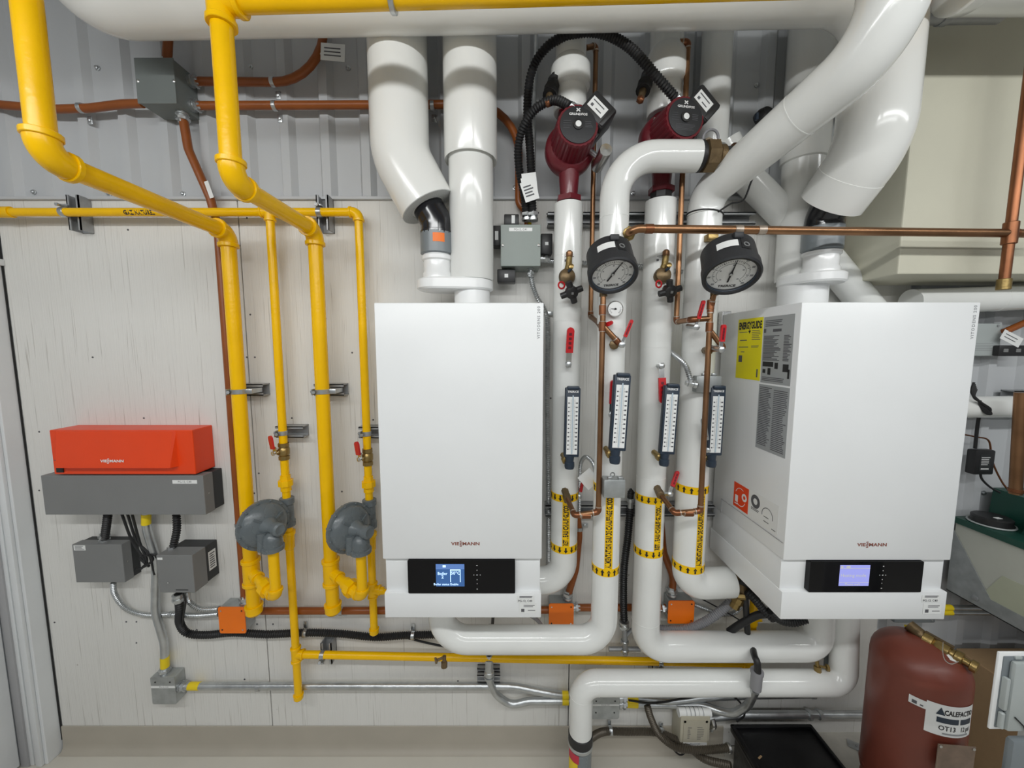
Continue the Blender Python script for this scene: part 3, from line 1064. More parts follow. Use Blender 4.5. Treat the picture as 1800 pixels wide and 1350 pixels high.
m.build('rating_symbols', 'ink', STK, smooth=0)
y0, y1, z0, z1 = flank_poly('text_sticker', [(1335, 675), (1388, 682), (1381, 806), (1328, 786)], 'silver_sticker', br_)
w, h = y1 - y0, z1 - z0
m = MB()
lines(m, FF, y0 + w * .04, y0 + w * .47, z0 + h * .06, z1 - h * .03, 34, .0022, rag=.3)
lines(m, FF, y0 + w * .52, y1 - w * .04, z0 + h * .04, z1 - h * .05, 33, .0022, rag=.3)
m.build('text_print', 'ink_soft', STK, smooth=0)
y0, y1, z0, z1 = flank_poly('orange_sticker', [(1291, 847), (1317, 859), (1314, 903), (1289, 888)], 'orange_control', br_)
w, h = y1 - y0, z1 - z0
m = MB()
m.prism([(y0 + w * .12, z0 + h * .22), (y0 + w * .32, z0 + h * .22), (y0 + w * .32, z0 + h * .5), (y0 + w * .12, z0 + h * .5)], FF, .0002)
m.prism([(y0 + w * .10, z0 + h * .12), (y0 + w * .32, z0 + h * .12), (y0 + w * .32, z0 + h * .16), (y0 + w * .10, z0 + h * .16)], FF, .0002)
def arc(mb, fr, cx, cy, r0, r1, a0, a1, n=14, h=.0002):
    for k in range(n):
        t0 = radians(a0 + (a1 - a0) * k / n)
        t1 = radians(a0 + (a1 - a0) * (k + 1) / n)
        mb.prism([(cx + r0 * cos(t0), cy + r0 * sin(t0)), (cx + r1 * cos(t0), cy + r1 * sin(t0)), (cx + r1 * cos(t1), cy + r1 * sin(t1)), (cx + r0 * cos(t1), cy + r0 * sin(t1))], fr, h)
arc(m, FF, y0 + w * .74, z0 + h * .56, w * .08, w * .17, 0, 360)
arc(m, FF, y0 + w * .48, z0 + h * .52, w * .33, w * .355, 60, 160)
arc(m, FF, y0 + w * .48, z0 + h * .46, w * .33, w * .355, 230, 340)
m.build('sticker_picture', 'ink_white', STK, smooth=0)
y0, y1, z0, z1 = flank_poly('round_sticker', [(1318, 860), (1369, 889), (1367, 946), (1315, 905)], 'paper', br_)
w, h = y1 - y0, z1 - z0
m = MB()
arc(m, FF, y0 + w * .24, z0 + h * .68, w * .075, w * .16, 0, 360, 20)
arc(m, FF, y0 + w * .66, z0 + h * .44, w * .17, w * .185, -10, 190)
lines(m, FF, y0 + w * .10, y0 + w * .38, z0 + h * .34, z0 + h * .44, 2, .002)
lines(m, FF, y0 + w * .55, y0 + w * .75, z0 + h * .36, z0 + h * .40, 1, .002)
lines(m, FF, y0 + w * .55, y0 + w * .75, z0 + h * .20, z0 + h * .24, 1, .002)
lines(m, FF, y0 + w * .82, y0 + w * .95, z0 + h * .10, z0 + h * .14, 1, .002)
m.build('sticker_picture', 'ink_soft', STK, smooth=0)
# joint lines and side recess of the right boiler
m = MB()
x_, zt_, zc_, zs__, = RB[0], RB[2], RB[3], RB[4]
m.bb((x_ - .0015, -.388, zc_ + .046), (x_ + .001, -.085, zc_ + .048))
m.bb((x_ - .0015, -.087, zc_ - .002), (x_ + .001, -.085, zc_ + .048))
m.build('side_joint', 'frame_grey', br_, smooth=0)
MB().bb((x_ - .002, -.030, zt_ - .09), (x_ + .03, -.006, zt_ + .012), bev=.002).build('wall_rail', 'steel', br_, smooth=0)
MB().bb((LB[0] + .02, -.012, LB[5] + .1), (LB[1] - .02, 0, LB[2] - .05), bev=.002).build('wall_rail', 'steel', bl, smooth=0)

# ================================================================== flues
YF = -.135
def oval_slip(root, a, b, r, z0, z1, material='pvc_white'):
    a, b = V(a), V(b)
    d = V((b.x - a.x, b.y - a.y, 0))
    n = d.normalized()
    s = V((-n.y, n.x, 0))
    poly = []
    for k in range(13):
        t = -pi / 2 + pi * k / 12
        q = b + n * cos(t) * r + s * sin(t) * r
        poly.append(q)
    for k in range(13):
        t = pi / 2 + pi * k / 12
        q = a + n * cos(t) * r + s * sin(t) * r
        poly.append(q)
    m = MB()
    N = len(poly)
    rings = [(1.0, z0 + .004), (1.0, z1 - .004)]
    vs = []
    for z, sc in ((z0, .94), (z0 + .005, 1), (z1 - .005, 1), (z1, .94)):
        for q in poly:
            c = (a + b) / 2
            vs.append(V((c.x + (q.x - c.x) * sc, c.y + (q.y - c.y) * sc, z)))
    fs = [[i * N + k, i * N + (k + 1) % N, (i + 1) * N + (k + 1) % N, (i + 1) * N + k] for i in range(3) for k in range(N)]
    fs += [list(range(N))[::-1], [3 * N + k for k in range(N)]]
    m.add(vs, fs)
    return m.build('offset_adapter', material, root)

# --- centre boiler: straight intake pipe and elbowed exhaust
zbt = LB[2]
pc = P(830, 515, YF)                       # collar on the boiler
fl = thing('boiler_collar', 'white plastic collar and flat offset adapter on top of the centre boiler', 'flue fitting', (pc.x, YF, zbt), 'flue collars')
MB().lathe((pc.x, YF, zbt - .006), (0, 0, 1), [(.060, 0), (.060, .01), (.057, .012), (.057, ZP(503, YF) - zbt + .006)], seg=28).build('collar', 'pvc_white', fl)
pe = P(770, 490, YF - .01)
z_a, z_b = ZP(509, YF - .04), ZP(489, YF - .04)
oval_slip(fl, (pe.x, YF - .012, 0), (pc.x + .002, YF, 0), .066, z_a, z_b)
MB().lathe((pe.x, YF - .012, z_b - .005), (0, 0, 1), [(.047, 0), (.047, .02), (.043, .028), (.043, .060), (.048, .064), (.048, .075), (.044, .080), (.040, .082)], seg=28).build('spigot', 'pvc_white', fl)
z_c = z_b + .078
g = thing('exhaust_coupling', 'grey plastic coupling with an orange sticker above the centre boiler', 'flue fitting', (pe.x, YF - .012, z_c), 'flue couplings')
z_d = ZP(410, YF - .012)
slv = MB().lathe((pe.x, YF - .012, z_c - .004), (0, 0, 1), [(.040, 0), (.052, .004), (.052, z_d - z_c), (.047, z_d - z_c + .003)], seg=28).build('sleeve', 'grey_pvc', g)
cyl = lambda v: V((pe.x + .0525 * sin((v.x) / .0525 + .28), YF - .012 - .0525 * cos(v.x / .0525 + .28), v.y + z_c + .040))
m = MB()
n = 6
for k in range(n):
    a0 = -.018 + .036 * k / n
    a1 = -.018 + .036 * (k + 1) / n
    m.add([cyl(V((a0, -.013, 0))), cyl(V((a1, -.013, 0))), cyl(V((a1, .013, 0))), cyl(V((a0, .013, 0)))], [[0, 1, 2, 3]])
m.build('sticker', 'orange_plate', slv, smooth=0)
zel = ZP(366, YF - .012)
el = V((pe.x, YF - .012, z_d + .03))
dirl = (P(735, 330, YF - .012) - P(770, 395, YF - .012)).normalized()
m = MB().tube([V((pe.x, YF - .012, z_d - .01)), el, el + dirl * .10], .049, bend=.06, seg=28)
m.ring((pe.x, YF - .012, z_d - .003), (0, 0, 1), .049, .012, .003)
m.build('exhaust_elbow', 'black_pvc', g)
# insulated exhaust
RFL = .0875
p0 = V((P(700, 130, YF - .012).x, YF - .012, ZTOP))
endp = el + dirl * .055
# corner where the vertical meets the slope
cz_ = endp.z + (endp.x - p0.x) / (dirl.x) * (-1) * (-dirl.z) if abs(dirl.x) > 1e-6 else endp.z
t_ = (p0.x - endp.x) / dirl.x
corner = endp + dirl * t_
corner.y = YF - .012
fx = thing('insulated_flue', 'fat white insulated exhaust pipe bending down to the centre boiler', 'flue pipe', (p0.x, YF, corner.z), 'insulated flues')
MB().tube([V((p0.x, YF - .012, ZTOP)), corner, endp], RFL, bend=.17, seg=40, n=14).build('jacket', 'flue', fx)
ax = (endp - corner).normalized()
MB().lathe(endp, ax, [(RFL * .985, -.004), (RFL * .985, .0015), (.055, .0015), (.055, -.02), (.052, -.02)], seg=40).build('insulation_end', 'jacket_end', fx)
# straight intake
xi = P(833, 300, YF).x
zi0 = z_b - .001
zi1 = ZP(270, YF - .05)
fi = thing('intake_pipe', 'straight white intake pipe in two widths standing on the centre boiler', 'flue pipe', (pc.x, YF, zi0), 'intake pipes')
MB().lathe((pc.x, YF, zi0), (0, 0, 1), [(.066, 0), (.069, .004), (.069, zi1 - zi0 + .03)], seg=36).build('lower_jacket', 'flue', fi)
MB().lathe((pc.x, YF, zi1), (0, 0, 1), [(.069, .01), (.080, 0), (.0815, .004), (.0815, ZTOP - zi1)], seg=36).build('upper_jacket', 'flue', fi)

# --- big overhead flue of the right boiler
YB = -.31
RB_ = .083
zdu = P(800, 50, YB).z + RB_ / cos(radians(38))
xv = P(1543, 160, YB).x
xlft = P(115, 20, YB).x
e0 = P(1462, 356, -.205)
pv = V((xv, YB, P(1535, 255, YB).z))
od = thing('insulated_flue', 'long white insulated pipe overhead that turns down to the right boiler', 'flue pipe', (xv, YB, e0.z), 'insulated flues')
pts = [V((xlft - .035, YB + .06, ZTOP)), V((xlft - .035, YB + .06, zdu + .01)), V((xv, YB, zdu)), pv, e0]
MB().tube(pts, RB_, bend=[.13, .13, .16], seg=40, n=14).build('jacket', 'flue', od)
ax = (e0 - pv).normalized()
MB().lathe(e0, ax, [(RB_ * .985, -.004), (RB_ * .985, .0015), (.05, .0015), (.05, -.02), (.047, -.02)], seg=40).build('insulation_end', 'jacket_end', od)
MB().lathe(e0 - ax * .075, ax, [(RB_ * .98, -.002), (RB_ + .0009, 0), (RB_ + .0009, .076), (RB_ * .98, .077)], seg=40).build('end_sleeve', 'flue', od)
# collar parts on the right boiler
pr = P(1410, 515, -.12)
zr = RB[2]
pg = P(1444, 440, -.17)
fr_c = thing('boiler_collar', 'white plastic collar and flat offset adapter on top of the right boiler', 'flue fitting', (pr.x, pr.y, zr), 'flue collars')
MB().lathe((pr.x, pr.y, zr - .006), (0, 0, 1), [(.068, 0), (.068, ZP(496, pr.y) - zr + .01)], seg=32).build('collar', 'pvc_white', fr_c)
za_, zb2 = ZP(498, pr.y - .06), ZP(480, pr.y - .06)
oval_slip(fr_c, (pr.x - .005, pr.y, 0), (pg.x, pg.y, 0), .068, za_, zb2)
z0_ = zb2 - .004
z1_ = ZP(437, pg.y - .04)
hh = z1_ - z0_
MB().lathe((pg.x, pg.y, z0_), (0, 0, 1), [(.050, 0), (.050, hh * .25), (.046, hh * .35), (.046, hh * .8), (.051, hh * .85), (.051, hh * .97), (.045, hh)], seg=32).build('spigot', 'pvc_white', fr_c)
g = thing('exhaust_coupling', 'grey plastic coupling behind the level copper pipe above the right boiler', 'flue fitting', (pg.x, pg.y, z1_), 'flue couplings')
z2_ = ZP(392, pg.y - .04)
MB().lathe((pg.x, pg.y, z1_ - .003), (0, 0, 1), [(.044, 0), (.053, .008), (.053, z2_ - z1_), (.048, z2_ - z1_ + .003)], seg=28).build('sleeve', 'grey_pvc', g)
m = MB().tube([V((pg.x, pg.y, z2_ - .01)), V((pg.x, pg.y, z2_ + .03)), e0 - ax * .02], .049, bend=.05, seg=28)
m.ring((pg.x, pg.y, z2_ - .002), (0, 0, 1), .049, .012, .003)
m.build('exhaust_elbow', 'black_pvc', g)
# white intake of the right boiler: tall pipe beside the wall
xi2 = P(1405, 400, -.085).x
fi2 = thing('intake_pipe', 'white intake pipe rising behind the grey coupling of the right boiler', 'flue pipe', (xi2, -.085, zr + .03), 'intake pipes')
MB().lathe((xi2, -.085, zb2 - .01), (0, 0, 1), [(.058, 0), (.060, .004), (.060, ZTOP - zb2)], seg=32).build('lower_jacket', 'flue', fi2)
MB().lathe((xi2, -.085, ZP(272, -.14)), (0, 0, 1), [(.060, 0), (.066, .003), (.066, .9)], seg=32).build('upper_jacket', 'flue', fi2)
# smaller white branch pipes on the wall behind
bp = thing('insulated_branch', 'white insulated pipe sloping behind the black wire to the right boiler flue', 'insulated pipe', P(1330, 330, -.06))
MB().tube([P(1275, 250, -.06), P(1300, 300, -.06), P(1400, 400, -.06), P(1455, 455, -.05), P(1530, 545, -.05)], .046, bend=.08, seg=24).build('jacket', 'jacket', bp)
# ================================================================== electrical parts, left side
RC = .0130
YC = -.032
def conduit(label, pts, r=RC, material='orange_conduit', bend=.10, group=None, name='conduit', cat='conduit', straps=(), tape=None, ends=()):
    t = thing(name, label, cat, pts[0], group)
    MB().tube(pts, r, bend=bend, seg=14).build('tube', material, t)
    for (c, d) in straps:
        c, d = V(c), V(d).normalized()
        m = MB().ring(c, d, r, .013, .0022)
        so = m.build('strap', 'galv', t)
        tv = V((0, 0, -1)) if abs(d.z) < .6 else V((1, 0, 0))
        q = c + tv * (r + .012)
        q.y = -.006
        m = MB()
        m.box(q, (.017, .004, .026) if abs(d.z) < .6 else (.026, .004, .017), bev=.0015)
        m.lathe(q + V((0, -.002, 0)), (0, -1, 0), [(.006, 0), (.006, .003), (.003, .0045)], seg=8)
        m.build('strap_ear', 'galv', so)
    for (c, d) in ends:
        connector(t, c, d, r)
    return t
def connector(t, c, d, r):
    c, d = V(c), V(d).normalized()
    m = MB().lathe(c, d, [(r * 1.05, -.004), (r * 1.45, -.004), (r * 1.45, .004), (r * 1.15, .005), (r * 1.15, .012)], seg=12)
    m.lathe(c, d, [(r * 1.55, .012), (r * 1.55, .020), (r * 1.1, .021), (r * 1.1, .028)], seg=6)
    m.build('connector', 'galv', t)
    return t

# grey junction box, upper left
bj = P(298, 160, -.2)
Yj = -.092
q0 = P(238, 104, Yj)
q1 = P(311, 182, Yj)
jb = thing('junction_box', 'grey steel junction box on the metal siding at upper left', 'junction box', ((q0.x + q1.x) / 2, 0, q1.z), 'grey electrical boxes')
MB().bb((q0.x, Yj, q1.z), (q1.x, -.004, q0.z), bev=.002).build('case', 'grey_box', jb, smooth=0)
jl = MB().bb((q0.x - .002, Yj - .004, q1.z - .002), (q1.x + .002, Yj, q0.z + .002), bev=.0015).build('lid', 'grey_box', jb, smooth=0)
for px, py in ((243, 143), (306, 143)):
    MB().lathe(P(px, py, Yj - .004), (0, -1, 0), [(.005, 0), (.005, .002), (.002, .0035)], seg=8).build('screw', 'steel', jl)
zh1 = ZP(143, YC)
zh2 = ZP(186, YC)
xbr = q1.x
xb = P(300, 100, YC).x
# conduits round the box
conduit('orange conduit leaving the top of the grey junction box', [(P(297, 100, YC).x, YC - .014, q0.z), (P(297, 60, YC - .014).x, YC - .014, q0.z + .12), (P(297, 60, YC - .014).x, YC - .014, ZTOP)], group='orange conduits', ends=[((P(297, 100, YC).x, YC - .014, q0.z + .004), (0, 0, 1))])
xu = P(570, 70, YC).x
conduit('orange conduit bending up at the hanging white tag', [(q1.x, YC, zh1), (xu, YC, zh1 - .004), (xu, YC, ZTOP)], bend=.17, group='orange conduits', straps=[((P(480, 147, YC).x, YC, zh1 - .002), (1, 0, 0))], ends=[((q1.x + .004, YC, zh1), (1, 0, 0))])
xb_ = P(912, 260, YC).x
conduit('long orange conduit behind both white flue pipes, turning down to the control box', [(q1.x, YC, zh2), (xb_, YC, ZP(183, YC)), (xb_, YC, ZP(360, YC)), (P(928, 380, YC).x, YC, ZP(372, YC)), (P(928, 380, YC).x, YC, ZP(400, YC))], bend=[.17, .05, .05], group='orange conduits',
        straps=[((P(483, 186, YC).x, YC, zh2), (1, 0, 0)), ((P(760, 183, YC).x, YC, zh2), (1, 0, 0))], ends=[((q1.x + .004, YC, zh2), (1, 0, 0))])
conduit('orange conduit passing behind the far left thick yellow pipe', [P(-40, 180, -.03), P(20, 186, -.03), P(100, 192, -.03), P(160, 190, -.03), P(215, 183, -.035), P(250, 182, -.04)], bend=.3, group='orange conduits', straps=[(P(143, 190, -.03), (1, 0, 0))])
xc1 = P(327, 215, YC).x
pdn = [V((xc1, YC - .012, q1.z)), P(331, 262, YC - .01), P(370, 350, YC), V((P(383, 400, YC).x, YC, ZP(400, YC))), V((P(383, 400, YC).x, YC, ZP(1062, YC)))]
cdn = conduit('long orange conduit running down to the orange box beside the first thick yellow pipe', pdn, bend=[.08, .08, .08], group='orange conduits',
        straps=[((P(383, 400, YC).x, YC, ZP(922, YC)), (0, 0, 1))], ends=[(V((xc1, YC - .012, q1.z - .004)), (0, 0, -1)), (V((P(383, 400, YC).x, YC, ZP(1058, YC))), (0, 0, 1))])
a_, b_ = P(364, 322, YC - RC), P(372, 345, YC - RC)
m = MB().prism([(-.007, -.028), (.007, -.028), (.007, .028), (-.007, .028)], frame((a_ + b_) / 2 + V((0, -.001, 0)), (1, 0, .30), (-.30, 0, 1)), .001)
m.build('sticker', 'paper', cdn, smooth=0)

def paper_tag(label, p, w, h, rot, rows, group='hanging white tags', n=1):
    t = thing('paper_tag', label, 'tag', p, group)
    for k in range(n):
        rr = rot + (k - (n - 1) / 2) * .10
        fr = frame(V(p) + V((0, -.001 * k, -.012 * k)), (cos(rr), 0, sin(rr)), (-sin(rr), 0, cos(rr)))
        cd = plate('card', fr, w, h, 'paper', t, .0006)
        if k == n - 1 or n == 1:
            m = MB()
            fr2 = frame(V(p) + V((0, -.0008 - .001 * k, -.012 * k)), (cos(rr), 0, sin(rr)), (-sin(rr), 0, cos(rr)))
            if rows:
                lines(m, fr2, -w * .36, w * .40, -h * .30, h * .32, rows, h * .07, rag=.3)
                m.build('print', 'ink_soft', cd, smooth=0)
    return t
tg = paper_tag('white printed tag hanging from the orange conduit below the overhead white pipe', P(585, 92, -.052), .078, .052, -.08, 3)
MB().tube([P(566, 88, -.05), P(563, 95, -.045), P(567, 92, -.04)], .0012, seg=6).build('tie', 'paper', tg)

# orange boiler sequencer
Yo = -.088
a = P(86, 756, Yo); b = P(344, 834, Yo)
oc = thing('control_unit', 'orange control unit with sloped front standing on the long grey box', 'control unit', ((a.x + b.x) / 2, 0, b.z))
MB().bb((a.x, Yo, b.z), (b.x, 0, a.z), bev=.003).build('case', 'orange_control', oc, smooth=0)
zl = P(100, 820, Yo).z
x2 = P(312, 790, Yo).x
x1_ = P(101, 790, Yo).x
vs = [(x1_, Yo + .002, a.z - .003), (x2, Yo + .002, a.z - .003), (x2 - .008, Yo - .006, a.z - .003), (x1_ + .01, Yo - .006, a.z - .003),
      (x1_ + .002, Yo + .002, zl), (x2, Yo + .002, zl), (x2 - .010, Yo - .024, zl + .002), (x1_ + .016, Yo - .024, zl + .002)]
MB().add(vs, [[0, 1, 2, 3], [3, 2, 6, 7], [0, 3, 7, 4], [1, 5, 6, 2], [4, 7, 6, 5], [0, 4, 5, 1]]).build('flap', 'orange_control', oc, smooth=0)
fr = frame(((x1_ + x2) / 2 - .012, Yo - .0225, zl + .026), (1, 0, 0), (0, .13, 1))
brand_mark(oc, fr, .0125, 'paper')
MB().bb((a.x + .012, Yo - .003, b.z + .008), (a.x + .036, Yo, b.z + .026)).build('badge', 'gasket', oc, smooth=0)
for dx in (.030, .034):
    MB().lathe((a.x + dx, Yo - .018, zl + .028), (0, -1, 0), [(.0016, 0), (.0016, .002)], seg=6).build('indicator_lamp', 'ink_red', oc)
# long grey trunking box
Yt = -.088
a2 = P(71, 836, Yt); b2 = P(362, 905, Yt)
tb = thing('wiring_box', 'long grey wiring box below the orange control unit', 'wiring box', ((a2.x + b2.x) / 2, 0, b2.z), 'grey electrical boxes')
MB().bb((a2.x, Yt, b2.z), (b2.x, -.045, a2.z), bev=.002).build('front_cover', 'grey_trunk', tb, smooth=0)
MB().bb((a2.x + .004, -.046, b2.z + .002), (b2.x - .001, 0, a2.z - .001), bev=.002).build('back_case', 'grey_dark', tb, smooth=0)
fr = frame((P(325, 848, Yt).x, Yt - .0002, P(325, 847, Yt).z), *FRONT)
ns = plate('name_strip', fr, .086, .013, 'paper', tb, .0005)
text('PG-12, C40', .010, frame((P(325, 848, Yt).x, Yt - .0009, P(325, 847, Yt).z), *FRONT), 'ink_soft', ns, 'name_lettering')
MB().lathe((b2.x + .0, -.07, P(360, 870, Yt).z), (1, 0, 0), [(.003, 0), (.003, .002)], seg=8).build('screw', 'steel', tb)

def relay_box(label, px0, py0, px1, py1, Yfr, depth_front, extra):
    a, b = P(px0, py0, Yfr), P(px1, py1, Yfr)
    t = thing('relay_box', label, 'relay box', ((a.x + b.x) / 2, 0, b.z), 'grey relay boxes')
    MB().bb((a.x, Yfr, b.z), (b.x, Yfr + depth_front, a.z), bev=.002).build('front_cover', 'grey_trunk', t, smooth=0)
    MB().bb((a.x + .003, Yfr + depth_front - .001, b.z + .002), (b.x - .002, 0, a.z - .002), bev=.002).build('back_case', 'grey_dark', t, smooth=0)
    return t, a, b
r1, ra, rb = relay_box('left grey relay box under the long grey wiring box', 126, 957, 220, 1024, -.064, .034, None)
fr = frame(P(140, 963, -.0642), *FRONT)
ns = plate('sticker', fr, .042, .019, 'paper', r1, .0005)
m = MB(); lines(m, frame(P(140, 963, -.0649), *FRONT), -.017, .018, -.008, .008, 4, .0016, rag=.3); m.build('sticker_print', 'ink_soft', ns, smooth=0)
MB().lathe((rb.x, -.05, (ra.z + rb.z) / 2), (1, 0, 0), [(.003, 0), (.003, .002)], seg=8).build('screw', 'steel', r1)
r2, ra2, rb2 = relay_box('right grey relay box under the long wiring box, white sticker on its side', 274, 976, 343, 1042, -.114, .058, None)
plate('sticker', frame(P(281, 982, -.1142), *FRONT), .018, .008, 'paper', r2, .0005)
sd = frame((rb2.x - .0018, -.028, (ra2.z + rb2.z) / 2 + .004), (0, 1, 0), (0, 0, 1))
ns = plate('side_sticker', sd, .034, .072, 'paper', r2, .0005)
m = MB(); lines(m, frame((rb2.x - .0011, -.028, (ra2.z + rb2.z) / 2 + .004), (0, 1, 0), (0, 0, 1)), -.012, .012, -.03, .03, 7, .004, rag=.3); m.build('sticker_print', 'ink_soft', ns, smooth=0)
m = MB(); lines(m, frame(P(320, 1037, -.1144), *FRONT), -.022, .022, -.002, .002, 1, .003, rag=0); m.build('front_print', 'ink', r2, smooth=0)
MB().lathe(P(296, 1024, -.1144), (0, -1, 0), [(.003, 0), (.003, .002)], seg=8).build('screw', 'steel', r2)

def cable(label, pts, r, material, corr=None, cat='cable', name='cable', group=None, ends=(), seg=10, n=8):
    t = thing(name, label, cat, pts[0], group)
    MB().tube(spl(pts, n), r, corr=corr, seg=seg).build('sheath', material, t)
    for c, d, rr in ends:
        connector(t, c, d, rr)
    return t
FLEX = (.0085, .0016)
e1 = P(183, 950, -.085)
cable('short black hose between the grey wiring box and the left relay box', [P(190, 903, -.05), P(187, 925, -.045), P(184, 948, -.038)], .0115, 'black_rubber', corr=FLEX, group='black wiring hoses', ends=[(P(184, 950, -.036), (0, 0, 1), .0115)])
cable('short black hose between the grey wiring box and the right relay box', [P(310, 903, -.05), P(311, 930, -.055), P(306, 955, -.062), P(302, 972, -.068)], .0115, 'black_rubber', corr=FLEX, group='black wiring hoses', ends=[(P(302, 974, -.07), (0, 0, 1), .0115)])
for i, (c0, c1, c2, c3) in enumerate([((214, 903), (232, 950), (255, 985), (262, 996)), ((224, 903), (240, 950), (262, 975), (272, 1010)), ((232, 903), (246, 955), (258, 985), (248, 1000)), ((262, 975), (268, 985), (250, 998), (238, 1000)), ((255, 990), (247, 980), (270, 975), (276, 980))]):
    cable(['thin black wire hanging left of the other wires under the grey wiring box', 'thin black wire in the middle of the bundle under the grey wiring box', 'thin black wire right of the bundle, under the wiring box', 'thin black wire curling into the left relay box', 'short black wire looping between the two relay boxes'][i], [P(*c0, -.05), P(*c1, -.045), P(*c2, -.045), P(*c3, -.04)], .0042, 'black_rubber', group='thin black wires', seg=8)
EMT = .0135
ec = conduit('silver conduit with yellow tape between the grey wiring box and the small steel box', [P(257, 900, -.04), P(258, 930, -.035), P(275, 985, -.03), P(273, 1075, -.03), P(289, 1130, -.028), P(290, 1186, -.026)], EMT, 'galv', .16, 'silver conduits', ends=[(P(290, 1184, -.026), (0, 0, 1), )][:1])
MB().tube([P(257, 903, -.04), P(257, 921, -.038)], EMT + .0008).build('tape_band', 'yellow_tape', ec)
MB().tube([P(289.6, 1154, -.027), P(290, 1172, -.0265)], EMT + .0008).build('tape_band', 'yellow_tape', ec)
# armoured cables
ARM = (.0070, .0012)
c_ = cable('silver armoured cable curving from the left relay box to the orange box', [P(199, 1024, -.035), P(202, 1045, -.03), P(222, 1070, -.02), P(255, 1081, -.015), P(300, 1080, -.015), P(345, 1082, -.02), P(386, 1079, -.03)], .0085, 'galv', corr=ARM, group='armoured cables')
MB().ring(P(301, 1080, -.015), (1, 0, 0), .0085, .014, .003).build('strap', 'galv', c_)
cable('silver armoured cable curving from the right relay box to the orange box', [P(329, 1040, -.055), P(333, 1058, -.045), P(350, 1070, -.04), P(370, 1071, -.035), P(386, 1070, -.035)], .0085, 'galv', corr=ARM, group='armoured cables')

# square boxes with orange plates
def orange_box(label, px0, py0, px1, py1, Y, back_px, cover='orange_plate'):
    a, b = P(px0, py0, Y), P(px1, py1, Y)
    t = thing('orange_cover_box', label, 'junction box', ((a.x + b.x) / 2, 0, b.z), 'steel boxes with orange covers')
    MB().bb((a.x + .004, Y + .002, b.z + .004), (b.x - .002, -.0005, a.z - .002), bev=.003).build('case', 'galv_box', t, smooth=0)
    c = (a + b) / 2
    w, h = b.x - a.x, a.z - b.z
    cv = plate('cover', frame((c.x, Y + .002, c.z), *FRONT), w, h, cover, t, .003, r=.007)
    for sx, sz in ((1, 1), (1, -1), (-1, -1), (-1, 1)):
        MB().lathe((c.x + sx * w * .39, Y - .001, c.z + sz * h * .36), (0, -1, 0), [(.0028, 0), (.0028, .0015)], seg=8).build('cover_screw', 'ink' if sx * sz > 0 else 'steel', cv)
    return t, c
ob1, oc1 = orange_box('orange covered box at the foot of the long orange conduit', 383, 1067, 433, 1113, -.056, None)
ob2, oc2 = orange_box('orange covered box right of the centre boiler under the white elbow', 965, 1061, 1008, 1101, -.055, None)
ob3, oc3 = orange_box('orange covered box between the two right hand insulated pipes', 1175, 1056, 1219, 1096, -.055, None)
zc3 = ZP(1074, YC)
conduit('level orange conduit behind the thick pipes, running into the back of the centre boiler', [(oc1.x + .04, YC, zc3), (oc2.x - .03, YC, ZP(1072, YC))], group='orange conduits', straps=[((P(583, 1074, YC).x, YC, zc3), (1, 0, 0)), ((P(600, 1074, YC).x, YC, zc3), (1, 0, 0))])
conduit('short orange conduit between the two orange boxes right of the centre boiler', [(oc2.x + .03, YC, ZP(1068, YC)), (oc3.x - .03, YC, ZP(1068, YC))], group='orange conduits', ends=[((oc2.x + .045, YC, ZP(1068, YC)), (1, 0, 0)), ((oc3.x - .045, YC, ZP(1069, YC)), (-1, 0, 0))])
conduit('orange conduit rising behind the first return pipe from its orange box', [P(998, 1048, -.03), P(1012, 1000, -.03), P(1018, 940, -.03), P(1012, 880, -.03)], bend=.15, group='orange conduits', straps=[(P(1018, 929, -.03), (0, 0, 1))], ends=[(P(998, 1050, -.03), (0, 0, 1))])
conduit('orange conduit bending up behind the third insulated pipe from its orange box', [P(1181, 1042, -.03), P(1184, 1015, -.03), P(1166, 970, -.03), P(1160, 900, -.03), P(1158, 860, -.03)], bend=.12, group='orange conduits', ends=[(P(1181, 1044, -.03), (0, 0, 1))])

# black flexible hose from the right relay box along the wall
bh = cable('long black flexible hose from the right relay box along the wall under the boiler', [P(313, 1043, -.08), P(316, 1070, -.07), P(316, 1095, -.045), P(330, 1113, -.03), P(365, 1116, -.025), P(410, 1112, -.025), P(470, 1115, -.025), P(540, 1112, -.025), P(600, 1114, -.025), P(660, 1120, -.025), P(710, 1117, -.025), P(780, 1115, -.03)], .0125, 'black_rubber', corr=FLEX, group='black wiring hoses', ends=[(P(313, 1046, -.08), (0, 0, -1), .0125)])
for px, py in ((537, 1113), (726, 1117)):
    m = MB().ring(P(px, py, -.025), (1, 0, 0), .0135, .013, .0022)
    m.box(P(px, py - 15, -.008), (.014, .004, .026), bev=.001)
    m.build('strap', 'galv', bh)
cable('thin black wire drooping below the black hose behind the white elbow', [P(700, 1117, -.02), P(730, 1125, -.02), P(760, 1132, -.03), P(800, 1140, -.03)], .004, 'black_rubber', group='thin black wires', seg=8)
cable('thin black wire hanging beside the black hose under the right relay box', [P(322, 1043, -.09), P(326, 1060, -.085), P(322, 1085, -.065), P(320, 1105, -.04)], .003, 'black_rubber', group='thin black wires', seg=8)
for i, px in enumerate((867, 930)):
    cable(['black wire hanging from the underside of the centre boiler', 'grey wire slanting under the centre boiler to the right'][i], [P(px, 1080, -.1), P(px - (1 if i == 0 else -18), 1094, -.08), P(px - (3 if i == 0 else -40), 1130, -.04)], .007 if i else .006, ['black_rubber', 'hose_grey'][i], group='thin black wires' if i == 0 else None)

